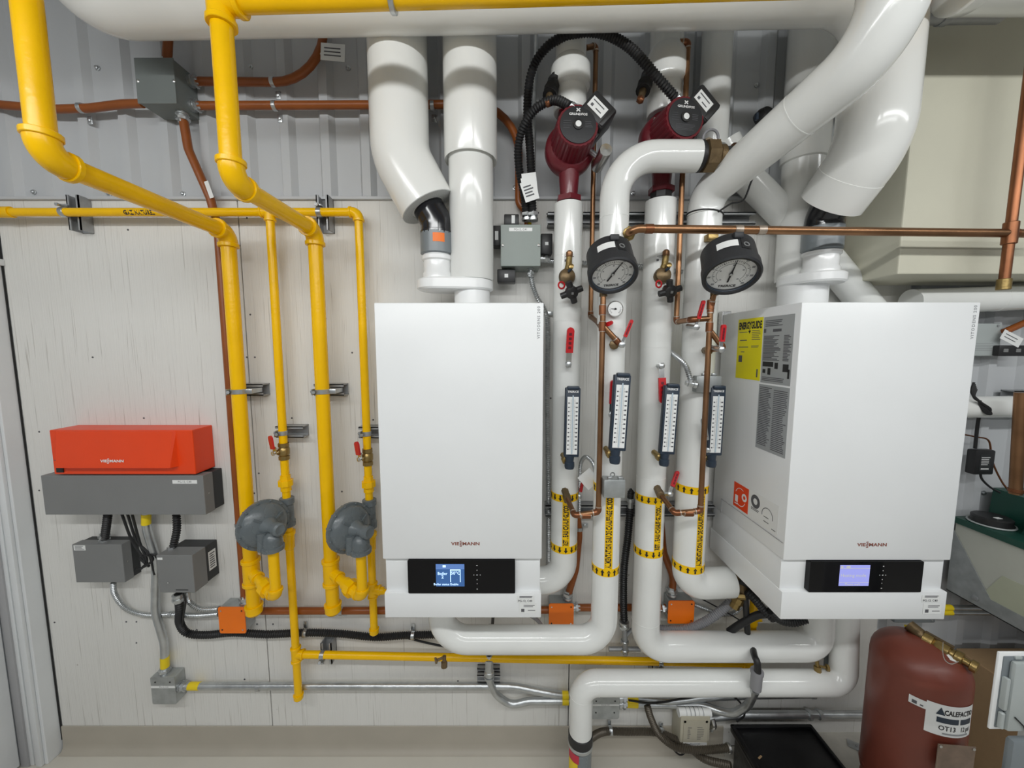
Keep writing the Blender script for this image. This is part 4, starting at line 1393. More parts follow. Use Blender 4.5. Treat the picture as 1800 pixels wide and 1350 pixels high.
# small steel box with silver conduits near the floor
Ys = -.046
a, b = P(265, 1190, Ys), P(311, 1237, Ys)
sb = thing('steel_box', 'small steel junction box with white label strip near the floor at left', 'junction box', ((a.x + b.x) / 2, 0, b.z), 'small steel boxes')
MB().bb((a.x, Ys, b.z), (b.x, -.0005, a.z), bev=.003).build('case', 'galv_box', sb, smooth=0)
c = (a + b) / 2
ld = plate('lid', frame((c.x, Ys, c.z), *FRONT), b.x - a.x + .002, a.z - b.z, 'galv_box', sb, .002, r=.005)
plate('name_strip', frame((c.x, Ys - .002, c.z + .016), *FRONT), b.x - a.x + .001, .009, 'paper', ld, .0005)
text('PG-12, C41', .0075, frame((c.x + .004, Ys - .0027, c.z + .016), *FRONT), 'ink_soft', ld, 'name_lettering')
for sx in (-.028, .028):
    MB().lathe((c.x + sx, Ys - .002, c.z + .036), (0, -1, 0), [(.003, 0), (.003, .0012)], seg=8).build('lid_screw', 'ink', ld)
YE = -.030
ze = ZP(1205, YE)
le1 = conduit('long level silver conduit near the floor, yellow tape at its left end', [(b.x - .002, -.026, ZP(1206, -.026)), P(338, 1206, -.027), P(400, 1206, YE), P(860, 1206, YE), P(900, 1206, YE), P(945, 1215, YE), P(985, 1222, YE), P(1040, 1222, YE)], EMT, 'galv', .3, 'silver conduits', straps=[(P(455, 1207, YE), (1, 0, 0)), (P(862, 1206, YE), (1, 0, 0))], ends=[((b.x + .002, -.026, ZP(1206, -.026)), (1, 0, 0))])
MB().tube([P(333, 1206, -.0265), P(352, 1206, -.0275)], EMT + .0008).build('tape_band', 'yellow_tape', le1)
MB().tube([P(988, 1222, YE), P(999, 1222, YE)], EMT + .0008).build('tape_band', 'yellow_tape', le1)
le2 = conduit('silver conduit dropping from the centre boiler and bending right beneath the low yellow pipe', [P(860, 1150, -.055), P(860, 1195, -.05), P(872, 1222, -.032), P(893, 1236, YE), P(905, 1238, YE), P(930, 1232, YE), P(1040, 1232, YE)], EMT, 'galv', .12, 'silver conduits', ends=[(P(860, 1190, -.052), (0, 0, 1))])
MB().tube([P(988, 1232, YE), P(999, 1232, YE)], EMT + .0008).build('tape_band', 'yellow_tape', le2)
MB().lathe(P(860, 1172, -.056), (0, 0, 1), [(.015, -.035), (.018, -.033), (.018, -.018), (.0155, -.016), (.0155, .018), (.018, .02), (.018, .034), (.012, .036)]).build('coupling', 'galv', le2)
cable('black wire entering the silver conduit below the centre boiler', [P(861, 1100, -.07), P(860, 1130, -.06), P(860, 1160, -.056)], .009, 'black_rubber', group='thin black wires')
b_ = thing('pipe_bracket', 'level channel bracket on the wall behind the dropping silver conduit', 'bracket', P(860, 1180, 0), 'pipe brackets')
strut(b_, P(859, 1180, -.0105), .088, 'x', depth=.021, w=.041)
strut(b_, P(859, 1190, -.030), .088, 'x', depth=.016, w=.030)
# ================================================================== insulated heating pipes
Y1, Y2, Y3, Y4 = -.13, -.228, -.12, -.14
R1, R2, R3, R4 = .0450, .0420, .0480, .0505
X1 = P(999, 400, Y1).x
X2 = P(1079, 400, Y2).x
X3 = P(1160, 400, Y3).x
X4 = P(1236, 430, Y4).x

def wrap(X, Y, r):
    return lambda s, z: V((X + r * sin(s / r), Y - r * cos(s / r), z))
def patch(mb, w, s0, s1, z0, z1, n=10):
    vs = []
    for k in range(n + 1):
        s = s0 + (s1 - s0) * k / n
        vs += [w(s, z0), w(s, z1)]
    mb.add(vs, [[2 * k, 2 * k + 2, 2 * k + 3, 2 * k + 1] for k in range(n)])
    return mb
def seam(root, c, d, r):
    return MB().lathe(c, d, [(r * .98, -.0016), (r + .0006, -.0014), (r + .0006, .0014), (r * .98, .0016)], seg=32).build('jacket_seam', 'jacket', root)
def markers(root, X, Y, r, zA, zB, strip_px, txt, up):
    hb = .0125
    for z in (zA, zB):
        bnd = MB().lathe((X, Y, z - hb), (0, 0, 1), [(r, 0), (r + .0008, 0), (r + .0008, 2 * hb), (r, 2 * hb)], seg=40).build('marker_band', 'label_yellow', root)
        w = wrap(X, Y, r + .0013)
        m = MB()
        n = 14
        for k in range(n):
            s0 = 2 * pi * (r + .0013) * k / n
            sg = 1 if up else -1
            def q(a, b):
                return w(s0 + a, z + sg * b)
            m.add([q(-.0028, -.0098), q(.0028, -.0098), q(.0028, .001), q(-.0028, .001)], [[0, 1, 2, 3]])
            m.add([q(-.0064, .0005), q(.0064, .0005), q(0, .0102)], [[0, 1, 2]])
        m.build('flow_arrows', 'ink', bnd, smooth=0)
    p = P(strip_px[0], strip_px[1], Y - r)
    s = r * math.asin(max(-.95, min(.95, (p.x - X) / r)))
    w = wrap(X, Y, r + .0010)
    z0, z1 = min(zA, zB), max(zA, zB)
    mst = patch(MB(), w, s - .0125, s + .0125, z0, z1, 6).build('marker_strip', 'label_yellow', root)
    w2 = wrap(X, Y, r + .0015)
    vs, fs = text_geo(txt, .0235, bold=.05, ax='LEFT', res=2)
    L = max(v.x for v in vs)
    H = max(v.y for v in vs)
    k = (z1 - z0 - .034) / L
    m = MB().add([w2(s - v.y * 1.0, z0 + .017 + v.x * k) for v in vs], fs)
    m.build('marker_lettering', 'ink', mst, smooth=0)

# --- pipe 1, return of the centre boiler
zt1 = ZP(350, Y1 - R1)
p1 = thing('insulated_pipe', 'white insulated return pipe just right of the centre boiler, red lever on it', 'insulated pipe', (X1, Y1, ZP(1022, Y1)), 'insulated heating pipes')
zl1 = ZP(1020, Y1)
MB().tube([(X1, Y1, zt1), (X1, Y1, zl1), (P(925, 1020, Y1).x, Y1, zl1)], R1, bend=.075, seg=32, n=12).build('jacket', 'jacket', p1)
markers(p1, X1, Y1, R1, ZP(877, Y1 - R1), ZP(968, Y1 - R1), (995, 930), 'RET . EAU CHAUF GLYCOL', False)
for py in (445, 563, 830):
    seam(p1, (X1, Y1, ZP(py, Y1 - R1)), (0, 0, 1), R1)
# --- pipe 2, supply of the centre boiler
ztop2 = ZP(275, Y2)
zl2 = ZP(1124, Y2)
x2l = P(777, 1124, Y2).x
x2r = P(1226, 275, Y2).x
p2 = thing('insulated_pipe', 'white insulated supply pipe bending from the brown union down and left under the centre boiler', 'insulated pipe', (X2, Y2, zl2), 'insulated heating pipes')
MB().tube([(x2r, Y2, ztop2), (X2, Y2, ztop2), (X2, Y2, zl2), (x2l, Y2, zl2), (x2l, Y2, LB[5] - .002)], R2, bend=[.115, .075, .085], seg=32, n=12).build('jacket', 'jacket', p2)
MB().lathe((x2r, Y2, ztop2), (1, 0, 0), [(R2 * .98, -.003), (R2 * .98, .001), (.03, .001), (.03, -.01), (.02, -.01)], seg=32).build('insulation_end', 'jacket_end', p2)
markers(p2, X2, Y2, R2, ZP(862, Y2 - R2), ZP(1008, Y2 - R2), (1071, 930), 'ALIMENTATION EAU DE CHAUFFAGE GLYCOL', True)
for py in (375, 690, 815):
    seam(p2, (X2, Y2, ZP(py, Y2 - R2)), (0, 0, 1), R2)
MB().lathe((x2l + .012, Y2 - .03, zl2 - R2 * 1.02), (0, -.2, -1), [(.006, -.01), (.006, .006), (.010, .008), (.010, .024), (.006, .026)], seg=8).build('drain_nipple', 'bronze', p2)
MB().lathe((x2l + .002, Y2 - .03, zl2 - R2 * .96), (-1, -.3, -.2), [(.004, -.01), (.004, .012), (.009, .014), (.009, .02)], seg=8).build('drain_handle', 'bronze', p2)
# --- pipe 3, return of the right boiler
zt3 = ZP(344, Y3 - R3)
zl3 = ZP(1136, Y3)
x3r = P(1437, 1136, Y3).x
p3 = thing('insulated_pipe', 'white insulated return pipe turning right along the bottom under the right boiler', 'insulated pipe', (X3, Y3, zl3), 'insulated heating pipes')
MB().tube([(X3, Y3, zt3), (X3, Y3, zl3), (x3r, Y3, zl3), (x3r, Y3 + .02, RB[5] - .002)], R3, bend=[.075, .06], seg=32, n=12).build('jacket', 'jacket', p3)
markers(p3, X3, Y3, R3, ZP(881, Y3 - R3), ZP(976, Y3 - R3), (1157, 930), 'RET . EAU CHAUF GLYCOL', False)
for py in (450, 610, 845, 1105):
    seam(p3, (X3, Y3, ZP(py, Y3 - R3)), (0, 0, 1), R3)
MB().lathe((x3r - .014, Y3 - .02, zl3 - R3), (0, -.2, -1), [(.006, -.01), (.006, .008), (.011, .01), (.011, .03), (.006, .032)], seg=8).build('drain_nipple', 'brass', p3)
MB().lathe((x3r + .002, Y3 - .02, zl3 - R3 - .012), (1, -.3, 0), [(.004, -.01), (.004, .012), (.011, .014), (.011, .022)], seg=8).build('drain_handle', 'brass', p3)
# --- pipe 4, supply of the right boiler
zt4 = ZP(380, Y4)
zl4 = ZP(1026, Y4)
p4 = thing('insulated_pipe', 'white insulated supply pipe nearest the right boiler, short open elbow at its foot', 'insulated pipe', (X4, Y4, zl4), 'insulated heating pipes')
x4e = P(1286, 1028, Y4).x
MB().tube([(X4, Y4, zt4), (X4, Y4, zl4), (x4e, Y4 + .01, zl4)], R4, bend=.055, seg=32, n=12).build('jacket', 'jacket', p4)
markers(p4, X4, Y4, R4, ZP(864, Y4 - R4), ZP(1004, Y4 - R4), (1232, 930), 'ALIMENTATION EAU DE CHAUFFAGE GLYCOL', True)
for py in (528, 620, 700):
    seam(p4, (X4, Y4, ZP(py, Y4 - R4)), (0, 0, 1), R4)
# --- diagonal header
d0 = V((X4, Y4, zt4 + .001))
d1 = V((X4, Y4, ZP(343, Y4)))
d2 = P(1566, 66, -.55)
d3 = V((d2.x, d2.y, ZTOP))
dg = thing('diagonal_pipe', 'thick white insulated pipe slanting up to the right in front of the other pipes', 'insulated pipe', tuple(d0))
pp = fillet([d0, d1, d2, d3], [.075, .13], 12)
rr = [.0515 + .0085 * max(0, min(1, (p - d1).length / .45 - .1)) if p.z > d1.z else .0515 for p in pp]
MB().tube(pp, rr, seg=36).build('jacket', 'jacket', dg)
dv = (d2 - d1).normalized()
seam(dg, d1.lerp(d2, .62), dv, .0515 + .0085 * max(0, min(1, (d2 - d1).length * .62 / .45 - .1)))
MB().torus((X4, Y4, zt4 + .002), (.12, 0, 1), R4 + .002, .0022).build('wire_loop', 'black_rubber', dg)
cable('thin black wire tied round the fourth pipe, running up to the right', [P(1263, 372, -.21), P(1285, 358, -.17), P(1308, 350, -.14), P(1328, 305, -.14), P(1368, 270, -.12)], .0028, 'black_rubber', group='thin black wires', seg=8)
tp_ = thing('pipe_sensor', 'black sensor with a blue clip peeking out behind the diagonal pipe', 'sensor', P(1335, 208, -.05))
MB().lathe(P(1338, 215, -.03), (.3, -1, .4), [(.034, 0), (.034, .02), (.026, .035), (.012, .04)], seg=16).build('housing', 'black_plastic', tp_)
MB().box(P(1330, 205, -.07), (.008, .01, .02)).build('clip', 'thermo_navy', tp_)

# --- brown union between pipe 2 and the diagonal pipe
un = thing('pipe_union', 'dark bronze union joining the white elbow to the diagonal pipe', 'pipe fitting', (x2r, Y2, ztop2))
MB().lathe((x2r - .004, Y2, ztop2), (1, 0, 0), [(.03, 0), (.041, 0), (.042, .012), (.036, .015), (.036, .022)], seg=28).build('flange_nut', 'black_rubber', un)
MB().lathe((x2r + .015, Y2, ztop2), (1, 0, 0), [(.038, 0), (.044, .003), (.044, .034), (.034, .038), (.030, .046)], seg=8).build('hex_nut', 'bronze', un)
MB().lathe((x2r + .056, Y2, ztop2), (1, 0, 0), [(.028, 0), (.031, .002), (.031, .016), (.027, .018), (.026, .02)], seg=24).build('neck', 'bronze', un)
MB().lathe((x2r + .074, Y2, ztop2), (1, 0, 0), [(.026, 0), (.026, .022)], seg=24).build('gasket_sleeve', 'grey_dark', un)
MB().lathe((x2r + .094, Y2, ztop2), (1, 0, 0), [(.026, 0), (.034, .003), (.034, .009), (.026, .011), (.024, .05)], seg=24).build('copper_flare', 'copper', un)

# --- pumps
def pump(label, X, Y, zc, ax, flip):
    ax = V(ax).normalized()
    t = thing('circulation_pump', label, 'pump', (X, Y, zc - .12), 'red circulation pumps')
    c = V((X, Y, zc))
    MB().lathe(c + V((0, 0, -.006)), ax, [(.044, -.042), (.066, -.038), (.076, -.015), (.077, .010), (.074, .022), (.062, .032)], seg=36).build('volute', 'pump_red', t)
    m = MB()
    seg = 72
    x, y, z = orthobasis(ax)
    vs = []
    for h, k in ((.022, 1.0), (.105, 1.0), (.112, .97)):
        for i in range(seg):
            a = 2 * pi * i / seg
            r = (.0600 if i % 3 else .0580) * k * (1.06 if h < .05 else 1)
            vs.append(c + ax * h + (x * cos(a) + y * sin(a)) * r)
    fs = [[j * seg + i, j * seg + (i + 1) % seg, (j + 1) * seg + (i + 1) % seg, (j + 1) * seg + i] for j in range(2) for i in range(seg)]
    fs.append([2 * seg + i for i in range(seg)])
    m.add(vs, fs)
    m.build('motor_housing', 'pump_red', t, smooth=0)
    m = MB().tube([c + V((0, .0, -.03)), c + V((0, 0, -.145))], [.036, .027], seg=20)
    m.lathe(c + V((0, 0, -.150)), (0, 0, 1), [(.030, -.012), (.040, -.010), (.040, .006), (.028, .010)], seg=6)
    m.build('lower_neck', 'pump_red', t)
    m = MB().tube([c + V((0, .0, .03)), c + V((0, 0, .105))], [.036, .030], seg=20)
    m.lathe(c + V((0, 0, .110)), (0, 0, 1), [(.030, -.012), (.042, -.010), (.042, .008), (.028, .010)], seg=6)
    m.build('upper_neck', 'pump_red', t)
    MB().lathe(c + V((0, 0, -.168)), (0, 0, 1), [(.028, -.012), (.034, -.010), (.034, .008), (.028, .010)], seg=8).build('lower_flange', 'black_rubber', t)
    f = c + ax * .1125
    ux = V((ax.y * -1, ax.x, 0)).normalized()
    fr = frame(f, ux, (0, 0, 1))
    if V((fr[0][2], fr[1][2], fr[2][2])).dot(ax) < 0:
        ux = -ux
        fr = frame(f, ux, (0, 0, 1))
    uz = V((fr[0][1], fr[1][1], fr[2][1]))
    npl = MB().lathe(f, ax, [(.0515, 0), (.0515, .0025), (.050, .003)], seg=36).build('name_plate', 'gauge_case', t)
    MB().lathe(f + ax * .003, ax, [(.0145, 0), (.0145, .004), (.0105, .0045), (.0105, .002)], seg=20).build('plug_ring', 'black_plastic', npl)
    MB().lathe(f + ax * .004, ax, [(.0085, 0), (.0085, .004), (.0075, .0045)], seg=16).build('vent_plug', 'dial_white', npl)
    fr3 = frame(f + ax * .0034, ux, uz)
    text('GRUNDFOS', .0085, frame(f + ax * .0034 + uz * .027, ux, uz), 'ink_white', npl, 'maker_lettering', bold=.03, xs=1.15)
    m = MB()
    o_ = f + ax * .0034 + uz * .0385
    for a in (.9, -.9):
        m.prism([(-.0015, -.0065), (.0015, -.0065), (.0015, .0065), (-.0015, .0065)], frame(o_, ux * cos(a) + uz * sin(a), -ux * sin(a) + uz * cos(a)), .0003)
    m.build('maker_symbol', 'ink_white', npl, smooth=0)
    m = MB()
    lines(m, fr3, -.042, -.018, -.012, .012, 4, .0008)
    lines(m, fr3, .020, .042, -.008, .010, 4, .0012)
    lines(m, fr3, -.03, .03, -.036, -.018, 5, .0008)
    m.build('plate_print', 'ink_soft', npl, smooth=0)
    # terminal box, turned on edge
    a = radians(-42)
    bx, bz = ux * cos(a) + uz * sin(a), -ux * sin(a) + uz * cos(a)
    o2 = f + ux * .060 + uz * .046 - ax * .040
    R = M((bx, ax * -1, bz)).transposed()
    tbx = MB().box(o2 - ax * -.0, (.084, .080, .070), rot=R, bev=.008, bseg=3).build('terminal_box', 'black_plastic', t)
    MB().box(o2 - bz * .046 + bx * .014 - ax * .012, (.060, .055, .034), rot=R, bev=.006).build('box_foot', 'black_plastic', tbx)
    MB().box(o2 + ax * .038 + bx * .032 , (.014, .008, .060), rot=R, bev=.003).build('box_ridge', 'black_plastic', tbx)
    lf = frame(o2 + ax * .0402 - bx * .012 + bz * .002, bz * -1, bx)
    if V((lf[0][2], lf[1][2], lf[2][2])).dot(ax) < 0:
        lf = frame(o2 + ax * .0402 - bx * .012 + bz * .002, bz, bx)
    lf = frame(o2 + ax * .0402 - bx * .006, bx, bz)
    plate('sticker', lf, .054, .032, 'paper', tbx, .0006)
    lf2 = frame(o2 + ax * .0409 - bx * .006, bx, bz)
    m = MB()
    lines(m, lf2, -.022, .018, .004, .011, 1, .003, rag=0)
    lines(m, lf2, -.002, .018, -.009, -.005, 1, .003, rag=0)
    mat_rects(m, lf2, [(-.020, -.010, -.012, -.002)], .0003)
    m.build('sticker_print', 'ink_soft', tbx, smooth=0)
    for k, (sx, sz) in enumerate(((-.052, -.030), (.036, -.052), (-.012, -.068), (-.046, .040))):
        MB().lathe(c + ax * .024 + ux * sx + uz * sz, ax, [(.0055, 0), (.0055, .006), (.003, .007)], seg=6).build('case_screw', 'steel', t)
    # gland for the cable
    g0 = f - ux * .012 + uz * .056 - ax * .02
    gd = (uz * .7 - ux * .8).normalized()
    MB().lathe(g0, gd, [(.012, -.008), (.016, -.006), (.016, .008), (.012, .010)], seg=8).build('gland', 'galv', t)
    # silver canister on a bracket
    kd = ax
    k0 = f + ux * .084 - uz * .060 - ax * .065
    MB().lathe(k0, kd, [(.0185, -.03), (.0185, .056), (.0175, .060), (.0, .061)], seg=22).build('silver_canister', 'steel', t)
    MB().tube([k0 + kd * .01, c + ux * .045 + uz * -.02 + ax * .04], .008, seg=10).build('canister_bracket', 'galv', t)
    return t, g0, gd, f
zc1 = ZP(262, Y1)
pu1, g1_, gd1, f1_ = pump('dark red circulation pump on the first return pipe, beside the hanging tags', X1, Y1, zc1, (.06, -1, .07), False)
zc3_ = P(1208, 205, -.2325).z - .004
pu2, g2_, gd2, f2_ = pump('dark red circulation pump half hidden above the white elbow and bronze union', X3, Y3, zc3_, (.16, -1, .02), False)
MB().torus(f2_ + V((.085, .02, -.045)), (0, 1, .2), .022, .004).build('canister_wire', 'hose_grey', pu2)
# --- insulation above each pump
for i, (X, Y, r, pya, pyb, lab) in enumerate([(X1, Y1, .047, 86, 182, 'white insulated pipe above the first pump with a swollen valve cover'), (X3, Y3, .049, 66, 186, 'white insulated pipe above the second pump with a swollen valve cover')]):
    t = thing('insulated_riser', lab, 'insulated pipe', (X, Y, ZP(pyb, Y)), 'pipes above the pumps')
    zb0, zb1 = ZP(pyb, Y - r), ZP(pya, Y - r)
    MB().lathe((X, Y, zb1 - .02), (0, 0, 1), [(r - .001, 0), (r, .01), (r, ZTOP - zb1)], seg=32).build('jacket', 'jacket', t)
    MB().lathe((X, Y, zb0), (0, 0, 1), [(r + .002, 0), (r + .003, .002), (r + .003, (zb1 - zb0) * .42), (r + .012, (zb1 - zb0) * .48), (r + .014, (zb1 - zb0) * .6), (r + .013, (zb1 - zb0) * .85), (r, zb1 - zb0)], seg=32).build('valve_cover', 'jacket', t)
    MB().lathe((X, Y, zb0 - .0015), (0, 0, 1), [(.03, 0), (r + .001, 0), (r + .001, .002)], seg=32).build('insulation_end', 'jacket_end', t)
    q = [(968, 155, 978, 185), (1130, 145, 1127, 175)][i]
    vh = thing('covered_valve', ['black wrapped drain valve hanging left of the first pump', 'black wrapped drain valve hanging left of the second pump'][i], 'valve', P(q[0], q[1], Y - .01), 'black wrapped valves')
    A = P([985, 1148][i], [128, 118][i], Y)
    B = P([972, 1137][i], [150, 140][i], Y - .03)
    C_ = P([966, 1130][i], [168, 160][i], Y - .05)
    E_ = P([964, 1126][i], [180, 174][i], Y - .06)
    MB().tube(spl([A, B, C_], 8), [.016 + .006 * sin(k * 1.3) ** 2 for k in range(17)], seg=14).build('wrap', 'black_rubber', vh)
    MB().tube([C_, E_], [.011, .009], seg=12).build('valve_tip', 'bronze', vh)
    MB().lathe(E_, (E_ - C_), [(.010, -.004), (.012, 0), (.012, .006), (.007, .012), (.004, .013)], seg=6).build('tip_cap', 'copper_dark', vh)
# --- second white riser at the right of the pumps
xr5 = P(1258, 130, -.06).x
rs = thing('insulated_riser', 'plain white insulated pipe rising right of the second pump against the siding', 'insulated pipe', (xr5, -.06, ZP(300, -.06)), 'pipes above the pumps')
MB().lathe((xr5, -.06, ZP(262, -.06)), (0, 0, 1), [(.045, 0), (.046, .003), (.046, ZTOP - ZP(262, -.06))], seg=28).build('jacket', 'jacket', rs)

# --- hoses from the grey control box to the pumps
cable('black hose from the grey control box curving to the first pump', [P(926, 388, -.075), P(921, 340, -.08), P(913, 300, -.09), P(911, 260, -.11), P(920, 222, -.14), P(943, 190, -.17), P(975, 176, -.20), g1_ + gd1 * .008], .0125, 'black_rubber', corr=FLEX, group='black pump hoses', ends=[(P(926, 386, -.075), (0, 0, 1), .0115)])
cable('long black hose arching overhead from the grey control box to the second pump', [P(937, 388, -.085), P(935, 340, -.085), P(932, 270, -.09), P(927, 190, -.10), P(935, 125, -.12), P(962, 82, -.15), P(1005, 60, -.18), P(1055, 58, -.20), P(1105, 82, -.22), P(1150, 130, -.235), g2_ + gd2 * .008], .0125, 'black_rubber', corr=FLEX, group='black pump hoses', ends=[(P(937, 386, -.085), (0, 0, 1), .0115)])
paper_tag('fan of white printed tags tied to the black hoses above the grey control box', P(931, 322, -.115), .046, .062, .22, 4, n=3)
conduit('thin grey conduit standing on the siding behind the black hoses', [P(938, 345, -.02), P(938, 200, -.02), P(942, 60, -.02), P(944, 20, -.02)], .008, 'galv', .2, 'silver conduits')
yw = conduit('yellow taped wire between the two black hoses above the grey control box', [P(931, 395, -.05), P(931, 350, -.04)], .006, 'yellow_tape', .05, None)

# --- grey control box with black relays round it
Yq = -.105
a, b = P(880, 395, Yq), P(950, 468, Yq)
cb = thing('junction_box', 'grey green steel control box between the intake pipe and first return pipe', 'junction box', ((a.x + b.x) / 2, 0, b.z), 'grey electrical boxes')
MB().bb((a.x + .001, Yq, b.z + .001), (b.x - .001, -.0005, a.z - .001), bev=.002).build('case', 'grey_green', cb, smooth=0)
cbl = MB().bb((a.x, Yq - .003, b.z), (b.x, Yq, a.z), bev=.0015).build('lid', 'grey_green', cb, smooth=0)
plate('name_strip', frame(((a.x + b.x) / 2, Yq - .0032, a.z - .016), *FRONT), .075, .011, 'paper', cbl, .0004)
text('PG-12, C41', .009, frame(((a.x + b.x) / 2, Yq - .0038, a.z - .016), *FRONT), 'ink_soft', cbl, 'name_lettering')
for x in (a.x + .006, b.x - .006):
    MB().lathe((x, Yq - .003, (a.z + b.z) / 2), (0, -1, 0), [(.0045, 0), (.0045, .002), (.002, .0035)], seg=8).build('lid_screw', 'steel', cbl)
for i, (x0, y0, x1, y1, Yr, lab) in enumerate([(886, 376, 912, 395, -.07, 'small black relay on top of the grey green control box'), (866, 396, 880, 432, -.075, 'small black relay at the left side of the grey green control box'),
                                          (951, 410, 971, 446, -.075, 'small black relay at the right side of the grey green control box'), (874, 473, 906, 496, -.085, 'small black relay hanging under the grey green control box')]):
    p, q = P(x0, y0, Yr), P(x1, y1, Yr)
    t = thing('relay', lab, 'relay', ((p.x + q.x) / 2, Yr / 2, q.z), 'small black relays')
    MB().bb((p.x, Yr, q.z), (q.x, Yr + .045, p.z), bev=.003).build('case', 'black_plastic', t)
    c_ = (p + q) / 2
    plate('sticker', frame((c_.x + (.006 if i == 0 else 0), Yr - .0002, c_.z), *FRONT), .011 if i != 3 else .012, [.026, .028, .010, .012][i], 'paper', t, .0004)
    MB().bb((c_.x - .008, Yr + .045, c_.z - .01), (c_.x + .008, -.002, c_.z + .01)).build('mounting_nipple', 'black_plastic', t)
ar = cable('silver armoured cable from the bottom of the grey green control box behind the centre boiler', [P(933, 472, -.06), P(936, 500, -.04), P(945, 525, -.03), P(957, 545, -.02), P(963, 580, -.015), P(962, 700, -.015), P(964, 860, -.015), P(964, 1000, -.015)], .0085, 'galv', corr=ARM, group='armoured cables', ends=[(P(933, 472, -.06), (0, 0, -1), .0085)])
MB().box(P(968, 551, -.012), (.03, .006, .014), bev=.001).build('strap', 'galv', ar)
cable('silver armoured cable leaving the right side of the grey green control box', [P(951, 455, -.06), P(960, 458, -.04), P(985, 460, -.02), P(1040, 463, -.015), P(1100, 465, -.015), P(1140, 470, -.015), P(1200, 478, -.015)], .0075, 'galv', corr=ARM, group='armoured cables', ends=[(P(952, 455, -.06), (1, 0, 0), .0075)])

# --- channels behind the pipes
b_ = thing('pipe_channel', 'upper level channel on the wall behind the insulated pipes', 'bracket', P(1100, 388, 0), 'channels behind the pipes')
c0, c1 = P(962, 388, -.0205), P(1322, 386, -.0205)
strut(b_, (c0 + c1) / 2, c1.x - c0.x, 'x')
b_ = thing('pipe_channel', 'lower level channel on the wall behind the insulated pipes', 'bracket', P(1100, 893, 0), 'channels behind the pipes')
c0, c1 = P(958, 895, -.0205), P(1256, 893, -.0205)
strut(b_, (c0 + c1) / 2, c1.x - c0.x, 'x')

# --- copper lines
RCU = .0080
def copper(label, pts, r=RCU, group='copper pipes', material='copper', joints=True, k=1.18):
    t = thing('copper_pipe', label, 'copper pipe', pts[0], group)
    pts = [V(p) for p in pts]
    MB().tube(pts, r, bend=r * 1.1, seg=14).build('tube', material, t)
    for a, c, b in zip(pts, pts[1:], pts[2:]):
        if joints and (a - c).angle(b - c) < 2.9:
            d1 = (a - c).normalized()
            d2 = (b - c).normalized()
            m = MB().tube([c + d1 * r * 1.9, c, c + d2 * r * 1.9], r * k, bend=r * 1.2, seg=14)
            m.build('elbow', 'copper_dark', t)
            MB().ring(c + d1 * r * 2.0, d1, r, .004, .0016).build('solder_ring', 'solder', t)
            MB().ring(c + d2 * r * 2.0, d2, r, .004, .0016).build('solder_ring', 'solder', t)
    return t
YK = -.288
xk1 = P(1060, 540, YK).x
xk2 = P(1250, 540, -.265).x
YK2 = -.265
za1 = ZP(900, YK)
cp1 = copper('copper pipe hanging from the left pressure gauge down to the first return pipe', [(xk1, YK, ZP(515, YK)), (xk1, YK, za1), P(1010, 906, YK), P(997, 876, -.205)])
cp2 = copper('copper pipe hanging from the right pressure gauge down to the third insulated pipe', [P(1256, 513, -.275), P(1249, 540, YK2), (P(1249, 540, YK2).x, YK2, ZP(898, YK2)), P(1186, 902, YK2), P(1160, 868, -.20)])
xq1 = P(1047, 110, -.065).x
cp3 = copper('thin copper riser behind the left gauge, bent into the first pipe at the top', [P(1030, 84, -.09), (xq1, -.065, ZP(80, -.065)), (xq1, -.065, ZP(556, -.065)), P(1050, 566, -.17), (xk1, YK, ZP(578, YK))])
xq2 = P(1190, 540, -.16).x
YQ = -.16
cp4 = copper('thin copper riser behind the level copper pipe, bent into the third pipe at the top', [P(1195, 74, YQ), (xq2, YQ, ZP(74, YQ)), (xq2, YQ, ZP(566, YQ)), (xq2, YK2 + .0, ZP(566, YQ)), P(1247, 560, YK2)])
cp5 = copper('short copper branch slanting from the left gauge line to the second pipe', [(xk1, YK, ZP(572, YK)), P(1088, 603, -.288), P(1079, 606, -.24)])
cp6 = copper('short copper branch slanting from the right gauge line to the fourth pipe', [P(1247, 580, YK2), P(1272, 612, -.27), P(1242, 616, -.20)])
for t, c, d in ((cp1, P(1059, 574, YK), (0, 0, 1)), (cp1, P(1059, 545, YK), (0, 0, 1)), (cp2, P(1247, 575, YK2), (0, 0, 1)), (cp2, P(1249, 536, YK2), (0, 0, 1)), (cp1, P(1030, 906, YK), (1, 0, 0)), (cp2, P(1210, 902, YK2), (1, 0, 0))):
    MB().ring(c, d, RCU, .026, .0022).build('coupling', 'copper_dark', t)
    MB().ring(c, d, RCU, .030, .0012).build('solder_ring', 'solder', t)
for t, p, q in ((cp1, (997, 876, -.20), (993, 862, -.17)), (cp2, (1160, 868, -.20), (1155, 858, -.165)), (cp5, (1079, 606, -.275), (1077, 605, -.24)), (cp6, (1244, 616, -.215), (1238, 616, -.18))):
    A, B = P(*p), P(*q)
    MB().lathe(A, B - A, [(.010, -.012), (.0135, -.010), (.0135, .012), (.011, .014), (.0125, .03), (.0125, .05)], seg=8).build('brass_cock', 'bronze', t)
